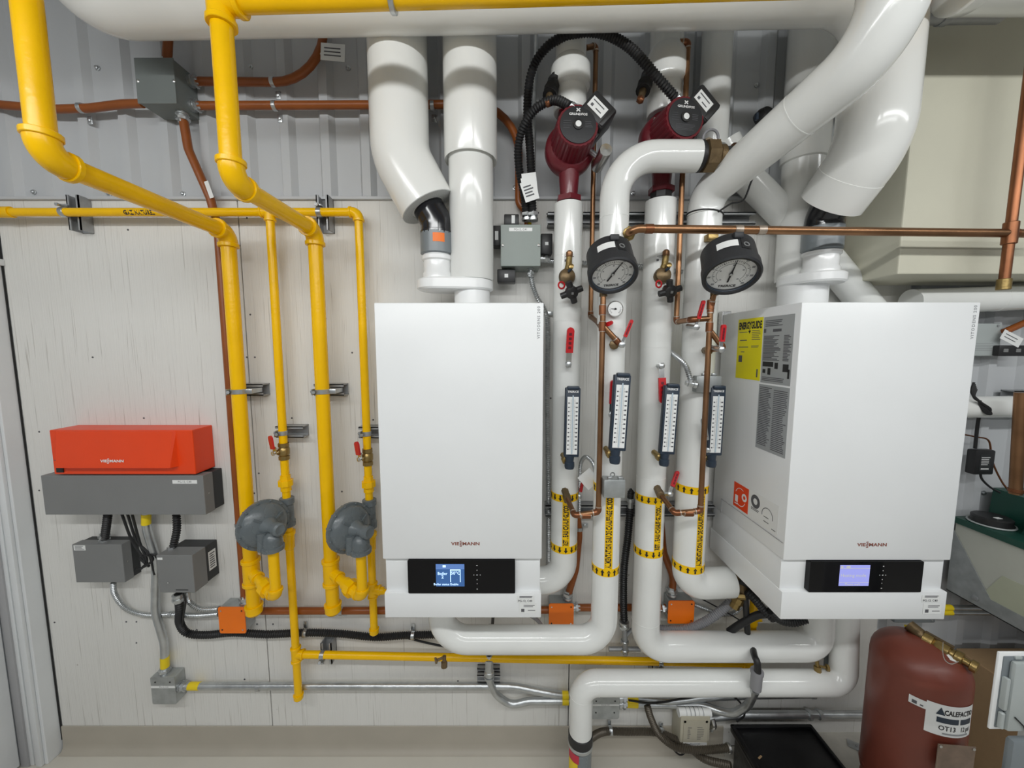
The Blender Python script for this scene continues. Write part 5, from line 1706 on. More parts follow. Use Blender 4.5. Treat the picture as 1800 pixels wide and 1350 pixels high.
# level copper pipe in front of everything
zc_a, zc_b = P(1110, 403, -.29), P(1860, 412, -.29)
zlev = ZP(402, -.29)
lv = thing('copper_pipe', 'long level copper pipe crossing in front of the right hand pipes to the edge', 'copper pipe', P(1110, 403, -.29), 'copper pipes')
A = V((P(1128, 402, -.29).x, -.29, zlev))
B = V((P(1860, 410, -.29).x, -.29, ZP(411, -.29)))
RCL = .0112
MB().tube([P(1104, 412, -.235), P(1106, 408, -.282), V((P(1122, 402, -.29).x, -.29, zlev)), B], RCL, bend=.022, seg=16).build('tube', 'copper', lv)
MB().lathe(P(1104, 411, -.245), (P(1106, 408, -.282) - P(1104, 411, -.235)), [(.012, -.02), (.021, -.018), (.021, .004), (.0165, .006), (.0165, .03), (.013, .032)], seg=8).build('brass_adapter', 'brass', lv)
for px in (1141, 1297, 1338, 1780):
    c = A.lerp(B, (P(px, 404, -.29).x - A.x) / (B.x - A.x))
    MB().ring(c, (1, 0, 0), RCL, .022, .0016).build('coupling', 'solder' if px in (1297, 1338) else 'copper_dark', lv)

# --- pressure gauges
def gauge(label, px, py, Y, R, up_tilt, needle, group='pressure gauges'):
    c = P(px, py, Y)
    cam_ = V((0, -DC, HC))
    tc = (cam_ - c).normalized()
    n = (tc * .62 + V((.20, -.06, -.98)).normalized() * .78).normalized()
    x = V((1, 0, 0)) - n * n.x
    x = (x.normalized())
    up = n.cross(x)
    ca, sa = cos(up_tilt), sin(up_tilt)
    x, up = x * ca + up * sa, up * ca - x * sa
    t = thing('pressure_gauge', label, 'gauge', tuple(c), group)
    MB().lathe(c, n, [(R * .86, -.082), (R * .97, -.078), (R * .99, -.02), (R * 1.03, -.018), (R * 1.03, .008), (R * .97, .012), (R * .88, .010), (R * .86, -.004)], seg=48).build('case', 'gauge_case', t)
    dial = MB().lathe(c, n, [(R * .86, -.006), (R * .86, -.002), (0, -.002)], seg=48).build('dial', 'dial_white', t)
    MB().torus(c + n * .004, n, R * .885, .0022, 48).build('dial_rim', 'thermo_navy', t)
    fd = frame(c + n * -.0018, x, up)
    m = MB()
    for k in range(41):
        a = radians(225 - 270 * k / 40)
        L = .10 if k % 5 == 0 else .055
        r1 = R * .66
        r0 = r1 - R * L
        w = R * (.012 if k % 5 == 0 else .007)
        m.prism([(cos(a) * r0 - sin(a) * w, sin(a) * r0 + cos(a) * w), (cos(a) * r0 + sin(a) * w, sin(a) * r0 - cos(a) * w),
                 (cos(a) * r1 + sin(a) * w, sin(a) * r1 - cos(a) * w), (cos(a) * r1 - sin(a) * w, sin(a) * r1 + cos(a) * w)], fd, .0003)
    arc(m, fd, 0, 0, R * .50, R * .51, -45, 225, 30, .0003)
    m.build('scale_marks', 'ink_soft', dial, smooth=0)
    m = MB()
    for k in range(0, 41, 5):
        a = radians(225 - 270 * k / 40)
        for rr_, w, h in ((R * .755, R * .055, R * .045), (R * .43, R * .032, R * .028)):
            if rr_ < R * .5 and k % 10:
                continue
            m.prism([(cos(a) * rr_ - w, sin(a) * rr_ - h), (cos(a) * rr_ + w, sin(a) * rr_ - h), (cos(a) * rr_ + w, sin(a) * rr_ + h), (cos(a) * rr_ - w, sin(a) * rr_ + h)], fd, .0003)
    m.build('scale_figures', 'grey_text', dial, smooth=0)
    text('TRERICE', R * .17, frame(c + n * -.0014 - up * R * .66, x, up), 'ink', dial, 'maker_lettering', bold=.03)
    a = needle
    fn2 = frame(c + n * .0005, x * cos(a) + up * sin(a), -x * sin(a) + up * cos(a))
    MB().prism([(-R * .42, -R * .03), (-R * .42, R * .03), (-R * .08, R * .03), (0, R * .07), (R * .12, R * .03), (R * .72, R * .006), (R * .72, -R * .006), (R * .12, -R * .03), (0, -R * .07), (-R * .08, -R * .03)], fn2, .0012).build('needle', 'ink', t, smooth=0)
    MB().lathe(c + n * .0015, n, [(R * .055, 0), (R * .05, .002), (0, .0025)], seg=12).build('hub', 'galv', t)
    # lug, pale sticker and embossed block on the case
    def rim(ang, h, r):
        d = x * cos(ang) + up * sin(ang)
        return c + n * h + d * r
    m = MB()
    for k in range(6):
        a0, a1 = radians(128 - 7 * k), radians(128 - 7 * (k + 1))
        m.add([rim(a0, -.052, R * 1.0), rim(a1, -.052, R * 1.0), rim(a1, -.030, R * 1.005), rim(a0, -.030, R * 1.005)], [[0, 1, 2, 3]])
    m.build('sticker', 'paper', t, smooth=0)
    m = MB()
    for k in range(4):
        a0, a1 = radians(80 - 5 * k), radians(80 - 5 * (k + 1))
        m.add([rim(a0, -.060, R * 1.0), rim(a1, -.060, R * 1.0), rim(a1, -.022, R * 1.01), rim(a0, -.022, R * 1.01)], [[0, 1, 2, 3]])
    m.build('embossed_block', 'ink', t, smooth=0)
    m = MB().torus(rim(radians(70), -.036, R * 1.015), x * cos(radians(70)) + up * sin(radians(70)), .0065, .0016, 14, 6)
    m.build('embossed_ring', 'grey_trunk', t)
    MB().box(rim(pi / 2 - .1, -.066, R * .99), (.024, .016, .016), bev=.003).build('lug', 'gauge_case', t)
    return t, c, n
ga, gc1, gn1 = gauge('left black pressure gauge tilted downwards, needle pointing upper right', 1077, 482, -.350, .0628, .12, radians(62))
gb, gc2, gn2 = gauge('right black pressure gauge under the level copper pipe, needle almost upright', 1285, 482, -.365, .0675, .22, radians(86))
for g, c, n, bt in ((ga, gc1, gn1, V((xk1, YK, ZP(515, YK)))), (gb, gc2, gn2, P(1256, 513, -.275))):
    MB().tube([bt + V((0, 0, -.01)), bt + V((0, 0, .02)), c - n * .045], .011, bend=.02, seg=10).build('socket', 'bronze', g)
MB().box(P(1250, 418, -.20), (.03, .03, .02), bev=.002).build('brass_block', 'brass', gb)

# --- industrial thermometers
def thermometer(label, px, py, tilt, Y, pipe):
    base = P(px, py, Y)
    t = thing('stem_thermometer', label, 'thermometer', tuple(base), 'blue glass thermometers', local=True, rot=(0, radians(tilt), 0))
    W_, H_ = .0455, .214
    MB().box((0, .010, H_ / 2), (W_, .022, H_), bev=.003).build('case', 'thermo_navy', t)
    MB().box((0, .000, H_ + .001), (W_ * .8, .016, .010), bev=.003).build('case_top', 'thermo_navy', t)
    fr = frame((0, -.0012, H_ * .46), *FRONT)
    spl_ = plate('scale_plate', fr, W_ * .74, H_ * .83, 'dial_white', t, .0006)
    m = MB()
    f2 = frame((0, -.0019, 0), *FRONT)
    n = 48
    for k in range(n):
        z = .026 + (H_ - .062) * k / (n - 1)
        L = .0042 if k % 4 == 0 else .0024
        for s in (-1, 1):
            x0, x1 = sorted((s * .0042, s * (.0042 + L)))
            m.prism([(x0, z - .00035), (x1, z - .00035), (x1, z + .00035), (x0, z + .00035)], f2, .0002)
    m.build('scale_marks', 'ink', spl_, smooth=0)
    m = MB()
    for k in range(0, n, 4):
        z = .026 + (H_ - .062) * k / (n - 1)
        m.prism([(.0092, z - .0021), (.0150, z - .0021), (.0150, z + .0021), (.0092, z + .0021)], f2, .0002)
        m.prism([(-.0140, z - .0019), (-.0098, z - .0019), (-.0098, z + .0019), (-.0140, z + .0019)], f2, .0002)
    m.build('scale_figures', 'ink_soft', spl_, smooth=0)
    MB().tube([(0, -.0028, .012), (0, -.0028, H_ - .022)], .0021, seg=8).build('glass_tube', 'glass_tube', spl_)
    text('TRERICE', .0088, frame((0, -.0013, H_ - .0115), *FRONT), 'ink_white', t, 'maker_lettering', bold=.03)
    m = MB().lathe((-.004, .010, 0), (0, 0, -1), [(.0145, -.004), (.0135, .006), (.0125, .016), (.0150, .018), (.0155, .030), (.0135, .038), (.004, .040)], seg=16)
    m.build('swivel_foot', 'thermo_navy', t)
    m = MB().lathe((-.013, .012, -.016), (-.10, 1, .12), [(.010, 0), (.0135, .004), (.0135, .018), (.009, .020), (.009, .05)], seg=8)
    m.build('brass_well', 'brass', t)
    return t
thermometer('blue thermometer on the first return pipe, below its red lever', 1004.5, 804, .6, Y1 - R1 - .065, None)
thermometer('blue thermometer on the second pipe, right of the left copper line', 1086, 793, 2.4, Y2 - R2 - .065, None)
thermometer('blue thermometer on the third pipe, partly over its red lever', 1173, 799, 2.2, Y3 - R3 - .065, None)
thermometer('blue thermometer half hidden behind the right copper line', 1256, 801, .6, Y4 - R4 - .03, None)

# --- big red levers on the insulated pipes
def pipe_lever(label, px, py, Y, tipx, tipy, Yt, w=.0225, mt='red_handle', group='red lever handles'):
    a = P(px, py, Y)
    b = P(tipx, tipy, Yt)
    t = thing('valve_lever', label, 'valve handle', tuple(a), group)
    d = (b - a)
    L = d.length
    d.normalize()
    n = V((0, -1, 0))
    n = (n - d * n.dot(d)).normalized()
    s = n.cross(d)
    fr = frame(a, s, d)
    z = V((fr[0][2], fr[1][2], fr[2][2]))
    sg = 1 if z.dot(n) > 0 else -1
    r = w / 2
    poly = [(r * cos(pi * k / 8), L - r + r * sin(pi * k / 8)) for k in range(9)] + [(-r, L * .32), (r, L * .32)]
    MB().prism(poly, fr, .008 * sg).build('grip', mt, t)
    MB().prism([(-r * .75, -r * .9), (r * .75, -r * .9), (r * .75, L * .35), (-r * .75, L * .35)], fr, .003 * sg).build('steel_arm', 'steel', t)
    MB().lathe(a, n, [(.007, -.05), (.007, .004), (.0095, .005), (.0095, .010), (.005, .013)], seg=6).build('stem_nut', 'galv', t)
    if L > .07:
        m = MB()
        fr2 = frame(a + n * .0082, s, d)
        for k in range(4):
            y = L * (.46 + .12 * k)
            m.prism([(-r * .38, y - .004), (r * .38, y - .004), (r * .38, y + .004), (-r * .38, y + .004)], fr2, .0003 * sg)
        m.build('grip_emboss', 'pump_red', t, smooth=0)
    return t
pipe_lever('long red lever standing upright on the first return pipe', 999, 640, -.195, 1003, 575, -.215)
pipe_lever('long red lever hanging down on the third pipe beside its thermometer', 1162, 643, -.192, 1164, 709, -.20)
pipe_lever('red lever behind the left copper line on the second pipe', 1074, 728, -.268, 1077, 668, -.275, w=.016)
pipe_lever('grey lever end showing left of the right copper line', 1243, 790, -.21, 1235, 735, -.22, w=.014, mt='galv', group=None)
pipe_lever('small red lever at the end of the left slanting copper branch', 1092, 606, -.30, 1110, 562, -.305, w=.010)
pipe_lever('small upright red lever left of the right copper line, below the gauge', 1222, 575, -.265, 1236, 528, -.275, w=.010)
pipe_lever('small red lever against the flank of the right boiler', 1266, 614, -.30, 1271, 570, -.31, w=.013)
pipe_lever('small red lever poking out flat behind the left copper line', 1062, 572, -.27, 1078, 566, -.29, w=.012)
pipe_lever('pale red lever tilted at the foot of the third pipe', 1176, 868, -.18, 1190, 828, -.15, w=.013)
pipe_lever('small red lever beside the white tag near the first return pipe', 1018, 872, -.12, 1024, 845, -.12, w=.010)

# --- balancing valves with black star handles
def star_valve(label, px, py, Y, rot):
    c = P(px, py, Y)
    t = thing('flush_valve', label, 'valve', tuple(c), 'valves with black star handles')
    MB().lathe(c + V((0, .05, .012)), (0, -1, .12), [(.016, -.01), (.020, .0), (.024, .02), (.026, .035), (.023, .045), (.012, .052)], seg=18).build('body', 'bronze', t)
    MB().tube([c + V((.0, .02, .025)), c + V((.004, .012, .050)), c + V((.005, .008, .075))], [.012, .010, .009], seg=12).build('nozzle', 'brass', t)
    MB().lathe(c + V((.005, .008, .073)), (0, 0, 1), [(.0095, 0), (.0105, .003), (.0105, .014), (.006, .019)], seg=10).build('nozzle_cap', 'copper', t)
    MB().lathe(c + V((.008, -.004, .040)), (0, -1, .2), [(.008, 0), (.008, .010), (.003, .012)], seg=10).build('test_port', 'brass', t)
    MB().tube([c + V((.002, -.004, .028)), c + V((.008, -.012, .034))], .0045, seg=8).build('blue_ring', 'thermo_navy', t)
    n = V((.10, -.90, -.42)).normalized()
    x = (V((1, 0, 0)) - n * n.x).normalized()
    y = n.cross(x)
    h = c + n * .018 + V((.006, 0, -.026))
    m = MB().lathe(h, n, [(.010, -.022), (.013, -.01), (.019, 0), (.019, .016), (.014, .019)], seg=16)
    for k in range(4):
        a = rot + k * pi / 2
        d = x * cos(a) + y * sin(a)
        m.tube([h + n * .008, h + n * .008 + d * .034], [.0105, .0095], seg=10)
    m.build('star_handle', 'black_plastic', t)
    MB().box(h + n * .0195, (.007, .004, .007), rot=M((x, -n, y)).transposed()).build('handle_square', 'grey_trunk', t)
    MB().torus(c + V((-.020, -.008, -.014)), (.3, -1, 0), .010, .0028, 16, 6).build('red_ring', 'red_handle', t)
    return t
star_valve('bronze valve with black star handle on the first return pipe', 998, 494, Y1 - R1 - .02, .35)
star_valve('bronze valve with black star handle on the third pipe', 1168, 492, Y3 - R3 - .02, .25)
for i, (X, Y, r, px, py) in enumerate(((X1, Y1, R1, 1001, 453), (X3, Y3, R3, 1163, 452))):
    w = wrap(X, Y, r + .0012)
    t = thing('pipe_sticker', ['faint printed sticker on the first return pipe above the bronze valve', 'faint printed sticker on the third pipe above the bronze valve'][i], 'sticker', P(px, py, Y - r), 'printed stickers')
    z = ZP(py, Y - r)
    s0 = P(px, py, Y - r).x - X
    patch(MB(), w, s0 - .017, s0 + .017, z - .014, z + .008).build('label_sheet', 'paper', t, smooth=0)
    m = MB()
    patch(m, wrap(X, Y, r + .0016), s0 - .014, s0 + .014, z + .003, z + .0045)
    patch(m, wrap(X, Y, r + .0016), s0 - .009, s0 + .009, z - .0005, z + .0008)
    patch(m, wrap(X, Y, r + .0016), s0 - .015, s0 - .008, z - .012, z - .005)
    m.build('print', 'ink_soft', t, smooth=0)

# --- small round thermometer on the second pipe
c = P(1081, 543, Y2 - R2 - .012)
t = thing('dial_thermometer', 'small round white dial thermometer on the second pipe', 'thermometer', tuple(c))
n = V((-.05, -1, -.12)).normalized()
MB().lathe(c, n, [(.010, -.02), (.022, -.012), (.0225, .004), (.021, .006), (.0195, .004)], seg=28).build('case', 'steel', t)
MB().lathe(c, n, [(.0195, .003), (.0195, .0045), (0, .0045)], seg=28).build('dial', 'dial_white', t)
fd = frame(c + n * .0047, V((1, -.05, 0)), (0, 0, 1))
m = MB()
for k in range(21):
    a = radians(225 - 270 * k / 20)
    m.prism([(cos(a) * .013 - sin(a) * .0004, sin(a) * .013 + cos(a) * .0004), (cos(a) * .013 + sin(a) * .0004, sin(a) * .013 - cos(a) * .0004), (cos(a) * .017 + sin(a) * .0004, sin(a) * .017 - cos(a) * .0004), (cos(a) * .017 - sin(a) * .0004, sin(a) * .017 + cos(a) * .0004)], fd, .0002)
m.build('scale_marks', 'ink_soft', t, smooth=0)
MB().prism([(-.004, -.0012), (.012, -.0004), (.012, .0004), (-.004, .0012)], frame(c + n * .0054, V((-1, .05, .05)), (0, 0, 1)), -.0005).build('needle', 'ink', t, smooth=0)
MB().lathe(c + n * .005, n, [(.003, 0), (.0025, .0015)], seg=10).build('hub', 'ink', t)

# --- flow switch boxes
def sensor_box(label, px0, py0, px1, py1, Y, dep):
    a, b = P(px0, py0, Y), P(px1, py1, Y)
    t = thing('flow_switch', label, 'switch box', ((a.x + b.x) / 2, Y, b.z), 'grey switch boxes')
    MB().bb((a.x, Y, b.z), (b.x, Y + dep, a.z), bev=.003).build('case', 'galv_box', t)
    c = (a + b) / 2
    for sx in (-.012, .018):
        MB().box((c.x + sx, Y + .010, a.z + .004), (.014, .012, .008), bev=.002).build('clip', 'galv', t)
    MB().torus((c.x - .004, Y + .012, a.z + .012), (0, 1, 0), .006, .002, 14, 6).build('seal_ring', 'galv', t)
    MB().lathe((c.x, Y + dep, c.z), (0, 1, 0), [(.012, -.002), (.012, .02)], seg=10).build('mount_nipple', 'brass', t)
    return t
sensor_box('grey switch box on the second pipe, under the tilted white tag', 1062, 844, 1099, 876, Y2 - R2 - .045, .040)
sensor_box('grey switch box on the fourth pipe behind the right copper line', 1225, 661, 1268, 690, Y4 - R4 - .028, .028)
cable('silver flexible cable looping up behind the tilted white tag', [P(1062, 862, -.26), P(1050, 840, -.22), P(1043, 815, -.16), P(1030, 803, -.12), P(1021, 815, -.09), P(1018, 850, -.07), P(1018, 905, -.05)], .0062, 'galv', corr=ARM, group='armoured cables')
cable('silver flexible cable from the fourth pipe switch box to the third pipe', [P(1226, 678, -.25), P(1216, 672, -.23), P(1206, 645, -.20), P(1195, 632, -.17), P(1178, 618, -.11)], .0075, 'galv', corr=ARM, group='armoured cables', ends=[(P(1222, 676, -.245), (-1, .2, .2), .0075)])
paper_tag('blank white tag hanging tilted between the first and second pipes', P(1035, 842, -.20), .050, .054, .72, 0)
MB_ = MB
# flexible conduits low between pipes 2 and 3
cable('black corrugated conduit hanging between the second and third pipes', [P(1108, 890, -.045), P(1104, 940, -.045), P(1097, 1000, -.045), P(1096, 1060, -.045), P(1097, 1092, -.05)], .0125, 'black_plastic', corr=FLEX, group='black wiring hoses', ends=[(P(1097, 1094, -.05), (0, 0, -1), .0125)])
kn = thing('cable_gland', 'black gland with a silver ring above the lower channel', 'cable gland', P(1109, 875, -.05))
MB().lathe(P(1108, 888, -.05), (.03, 0, 1), [(.010, -.01), (.010, .012), (.014, .014), (.014, .026), (.011, .028)], seg=12).build('ring_nut', 'galv', kn)
MB().tube(spl([P(1108, 876, -.05), P(1109, 866, -.05), P(1113, 862, -.05)], 6), .0115, corr=(.006, .001), seg=10).build('stub', 'black_rubber', kn)
vv = thing('drain_assembly', 'small grey drain fittings below the black corrugated conduit', 'pipe fitting', P(1100, 1150, -.06))
MB().tube([P(1098, 1095, -.055), P(1099, 1150, -.055)], .010, seg=12).build('tube', 'zinc_dark', vv)
for py in (1100, 1128, 1143):
    MB().ring(P(1098, py, -.055), (0, 0, 1), .010, .012, .005).build('ring_nut', 'galv', vv)
MB().tube([P(1070, 1141, -.05), P(1125, 1141, -.05)], .009, seg=10).build('cross_tube', 'zinc_dark', vv)
MB().tube([P(1100, 1118, -.055), P(1112, 1106, -.06)], .007, seg=10).build('branch', 'zinc_dark', vv)
# ================================================================== bottom right
# --- low white drain pipe
YW = -.15
RW = .0405
xw0 = P(1022, 1210, YW).x
zw = ZP(1200, YW)
xw1 = P(1482, 1200, YW).x
dp = thing('drain_pipe', 'white drain pipe running low from the floor stub to behind the expansion tank', 'insulated pipe', (xw0, YW, 0))
zc0 = ZP(1310, YW - RW)
MB().tube([(xw0, YW, zc0), (xw0, YW, zw), (xw1, YW, zw), (xw1, YW + .03, RB[5] + .02)], RW, bend=[.055, .055], seg=32, n=12).build('jacket', 'jacket', dp)
for c, d in (((P(1050, 1200, YW).x, YW, zw), (1, 0, 0)), ((xw0, YW, ZP(1240, YW - RW)), (0, 0, 1))):
    seam(dp, c, d, RW)
ds = thing('drain_stub', 'black rubber coupling on a grey floor stub with red and yellow tape', 'pipe fitting', (xw0, YW, 0))
MB().lathe((xw0, YW, zc0 - .045), (0, 0, 1), [(.040, 0), (.043, .003), (.043, .050), (.038, .055)], seg=28).build('rubber_coupling', 'black_rubber', ds)
MB().lathe((xw0, YW, 0), (0, 0, 1), [(.040, 0), (.040, zc0 - .03), (.030, zc0 - .03)], seg=28).build('stub_pipe', 'grey_pvc', ds)
MB().lathe((xw0, YW, zc0 - .040), (0, 0, 1), [(.043, 0), (.0445, .001), (.0445, .012), (.043, .013)], seg=28).build('hose_clamp', 'galv', ds)
patch(MB(), wrap(xw0, YW, .0412), -.06, -.012, zc0 - .078, zc0 - .046).build('red_tape', 'red_tape', ds)
patch(MB(), wrap(xw0, YW, .0412), -.06, -.016, zc0 - .14, zc0 - .079).build('yellow_tape', 'yellow_tape', ds)

# --- steel box and silver conduits in the middle
Yx = -.055
a, b = P(1040, 1222, Yx), P(1088, 1263, Yx)
mb_ = thing('steel_box', 'small steel junction box with white label strip under the low white pipe', 'junction box', ((a.x + b.x) / 2, 0, b.z), 'small steel boxes')
MB().bb((a.x + .003, Yx, b.z + .002), (b.x - .003, -.0005, a.z - .002), bev=.003).build('case', 'galv_box', mb_, smooth=0)
c = (a + b) / 2
ld = plate('lid', frame((c.x, Yx, c.z), *FRONT), b.x - a.x, a.z - b.z, 'galv_box', mb_, .002, r=.008)
plate('name_strip', frame((c.x, Yx - .002, c.z + .010), *FRONT), b.x - a.x - .002, .008, 'paper', ld, .0005)
text('PG-12, C41', .0068, frame((c.x, Yx - .0027, c.z + .010), *FRONT), 'ink_soft', ld, 'name_lettering')
for sx, sz in ((.036, .026), (.034, -.022), (-.036, .026), (-.036, -.022)):
    MB().lathe((c.x + sx, Yx - .002, c.z + sz), (0, -1, 0), [(.003, 0), (.003, .0012)], seg=8).build('lid_screw', 'ink', ld)
u1 = conduit('upper silver conduit waving right from the low steel box, yellow tape at its start', [P(1088, 1226, -.035), P(1130, 1228, -.03), P(1170, 1233, -.03), P(1200, 1231, -.03), P(1230, 1226, -.03), P(1330, 1222, -.03), P(1430, 1220, -.03)], EMT, 'galv', .3, 'silver conduits', ends=[(P(1089, 1226, -.035), (1, 0, 0))])
MB().tube([P(1101, 1226, -.034), P(1120, 1227, -.032)], EMT + .0009).build('tape_band', 'yellow_tape', u1)
MB().ring(P(1428, 1220, -.03), (1, 0, 0), EMT, .014, .003).build('strap', 'galv', u1)
u2 = conduit('lower silver conduit curving up to the black wire in front of the low white pipe', [P(1088, 1236, -.035), P(1130, 1238, -.03), P(1190, 1239, -.03), P(1235, 1238, -.035), P(1262, 1250, -.06), P(1290, 1255, -.09), P(1315, 1240, -.13), P(1328, 1212, -.20)], EMT, 'galv', .14, 'silver conduits', ends=[(P(1089, 1236, -.035), (1, 0, 0))])
MB().tube([P(1101, 1236, -.034), P(1120, 1237, -.032)], EMT + .0009).build('tape_band', 'yellow_tape', u2)
MB().lathe(P(1329, 1200, -.205), (P(1331, 1180, -.205) - P(1328, 1212, -.205)), [(.012, -.024), (.017, -.022), (.017, -.012), (.0175, -.010), (.0175, .032), (.020, .034), (.020, .044), (.012, .046)], seg=16).build('coupling', 'hose_grey', u2)
cable('black wire dropping in front of the low white pipe into the grey coupling', [P(1322, 1130, -.11), P(1326, 1152, -.19), P(1331, 1165, -.215), P(1332, 1185, -.21)], .0105, 'black_rubber', group='thin black wires')
cable('thin black wire arching above the wavy silver conduits', [P(1105, 1231, -.05), P(1150, 1236, -.05), P(1200, 1228, -.05), P(1260, 1220, -.05), P(1288, 1224, -.05), P(1306, 1242, -.06), P(1308, 1258, -.06), P(1295, 1268, -.05)], .0035, 'black_rubber', group='thin black wires', seg=8)
l3 = conduit('level silver conduit behind the black lidded box, near the floor', [P(1240, 1263, -.035), P(1285, 1258, -.03), P(1310, 1256, -.03), P(1620, 1256, -.03)], EMT, 'galv', .2, 'silver conduits')
for px in (1422, 1440):
    MB().lathe(P(px, 1256, -.03), (1, 0, 0), [(EMT, -.008), (EMT * 1.4, -.006), (EMT * 1.4, .006), (EMT, .008)], seg=8).build('coupling', 'galv', l3)
# --- cream control box
Yz = -.075
a, b = P(1197, 1260, Yz), P(1246, 1322, Yz)
kb = thing('cream_box', 'cream plastic box with a clear lid and handwriting near the floor', 'junction box', ((a.x + b.x) / 2, 0, b.z))
MB().bb((a.x, Yz, b.z), (b.x, -.001, a.z), bev=.005).build('case', 'box_cream', kb)
c = (a + b) / 2
plate('face', frame((c.x, Yz, c.z + .002), *FRONT), (b.x - a.x) * .80, (a.z - b.z) * .80, 'box_cream', kb, .003, r=.003)
plate('name_strip', frame((c.x, Yz - .003, c.z - .036), *FRONT), (b.x - a.x) * .80, .012, 'paper', kb, .0005)
m = MB()
lines(m, frame((c.x, Yz - .0033, c.z), *FRONT), .006, .034, -.02, .035, 8, .0016, rag=.5)
lines(m, frame((c.x, Yz - .0033, c.z), *FRONT), -.030, -.014, -.015, .035, 6, .002, rag=.6)
m.build('handwriting', 'ink_soft', kb, smooth=0)
text('PG-12, C40', .008, frame((c.x, Yz - .0037, c.z - .036), *FRONT), 'ink_soft', kb, 'name_lettering')
for sx in (-1, 1):
    for sz in (-1, 1):
        MB().lathe((c.x + sx * .041, Yz, c.z + sz * .056), (0, -1, 0), [(.005, 0), (.005, .003)], seg=10).build('corner_screw', 'galv', kb)
rp = thing('rolled_paper', 'rolled sheet of printed paper lying on top of the cream box', 'paper', P(1222, 1250, -.06))
A, B = P(1192, 1251, -.055), P(1248, 1251, -.055)
MB().tube([A, B], .0165, seg=18).build('sheet', 'paper', rp)
m = MB()
for k in range(5):
    q = A.lerp(B, .22 + .13 * k)
    m.ring(q, (1, 0, 0), .0164, .0016 + .0012 * (k % 3), .0004)
m.build('print', 'grey_text', rp)
cn = thing('conduit_elbow', 'small silver elbow connector at the right of the cream box', 'pipe fitting', P(1250, 1275, -.05))
MB().tube([P(1248, 1280, -.04), P(1256, 1277, -.055), P(1252, 1264, -.045)], .010, bend=.015, seg=12).build('body', 'steel', cn)
MB().ring(P(1249, 1279, -.042), (1, 0, 0), .010, .010, .004).build('ring_nut', 'galv', cn)
# --- brown ribbed conduits to the black box
BR = (.0062, .0012)
r1 = cable('brown ribbed conduit running from the floor stub along the baseboard', [P(1030, 1312, -.13), P(1040, 1297, -.09), P(1062, 1286, -.04), P(1100, 1286, -.03), P(1150, 1287, -.03), P(1180, 1296, -.05), P(1215, 1318, -.09), P(1240, 1335, -.12), P(1285, 1346, -.17)], .0125, 'conduit_brown', corr=BR, group='brown ribbed conduits')
for px, py in ((1073, 1284), (1164, 1288)):
    m = MB().ring(P(px, py, -.03), (1, 0, 0), .014, .013, .0022)
    m.box(P(px - 2, py - 12, -.010), (.013, .004, .028), bev=.001)
    m.build('strap', 'galv', r1)
r2_ = cable('brown ribbed conduit hanging from the silver conduits into the black box', [P(1137, 1238, -.04), P(1144, 1262, -.05), P(1158, 1290, -.06), P(1185, 1312, -.08), P(1215, 1318, -.10), P(1250, 1318, -.11), P(1284, 1314, -.12)], .0125, 'conduit_brown', corr=BR, group='brown ribbed conduits')
MB().ring(P(1281, 1315, -.12), (1, 0, 0), .013, .010, .004).build('ring_nut', 'steel', r2_)
cable('thin black wire sagging under the brown ribbed conduits', [P(1180, 1312, -.07), P(1190, 1324, -.07), P(1200, 1326, -.07), P(1215, 1310, -.05), P(1228, 1300, -.03)], .003, 'black_rubber', group='thin black wires', seg=8)
# --- black lidded box
Yk0, Yk1 = -.055, -.46
zt = ZP(1272, Yk0)
xa, xb = P(1283, 1274, Yk0).x, P(1426, 1272, Yk0).x
kt = thing('black_tub', 'black plastic box with a flat lid standing on the floor', 'tub', ((xa + xb) / 2, (Yk0 + Yk1) / 2, 0))
MB().bb((xa + .012, Yk1 + .01, 0), (xb - .012, Yk0 - .01, zt - .012), bev=.008).build('body', 'black_tray', kt)
m = MB().bb((xa, Yk1, zt - .03), (xb, Yk0, zt - .010), bev=.006)
m.build('lid', 'black_tray', kt)
m = MB()
m.bb((xa, Yk1, zt - .012), (xa + .016, Yk0, zt), bev=.004)
m.bb((xb - .012, Yk1, zt - .012), (xb, Yk0, zt), bev=.004)
m.bb((xa, Yk0 - .012, zt - .012), (xb, Yk0, zt), bev=.004)
m.bb((xa, Yk1, zt - .012), (xb, Yk1 + .012, zt), bev=.004)
m.build('lid_rim', 'black_tray', kt)
wc = PZ(1336, 1331, zt - .008)
tag(MB().box(wc, (.018, .006, .003), rot=M.Rotation(.5, 3, 'Z'), bev=.001).build('wood_chip', 'cardboard'), 'tiny wood chip lying on the black box lid', 'wood chip')
# steel L brackets on the pad
for i, (px, py) in enumerate(((1506, 1312), (1528, 1335))):
    q = PZ(px, py, ZP(1287, 0) + .004)
    t = thing('floor_plate', ['thin steel plate on the concrete pad left of the red tank', 'thin steel plate at the foot of the red tank'][i], 'steel plate', tuple(q), 'steel floor plates')
    MB().box(q, (.055, .035, .003), rot=M.Rotation(-.6, 3, 'Z'), bev=.001).build('plate', 'galv', t)
    MB().lathe(q, (0, 0, 1), [(.005, 0), (.005, .004)], seg=8).build('hole_rivet', 'zinc_dark', t)
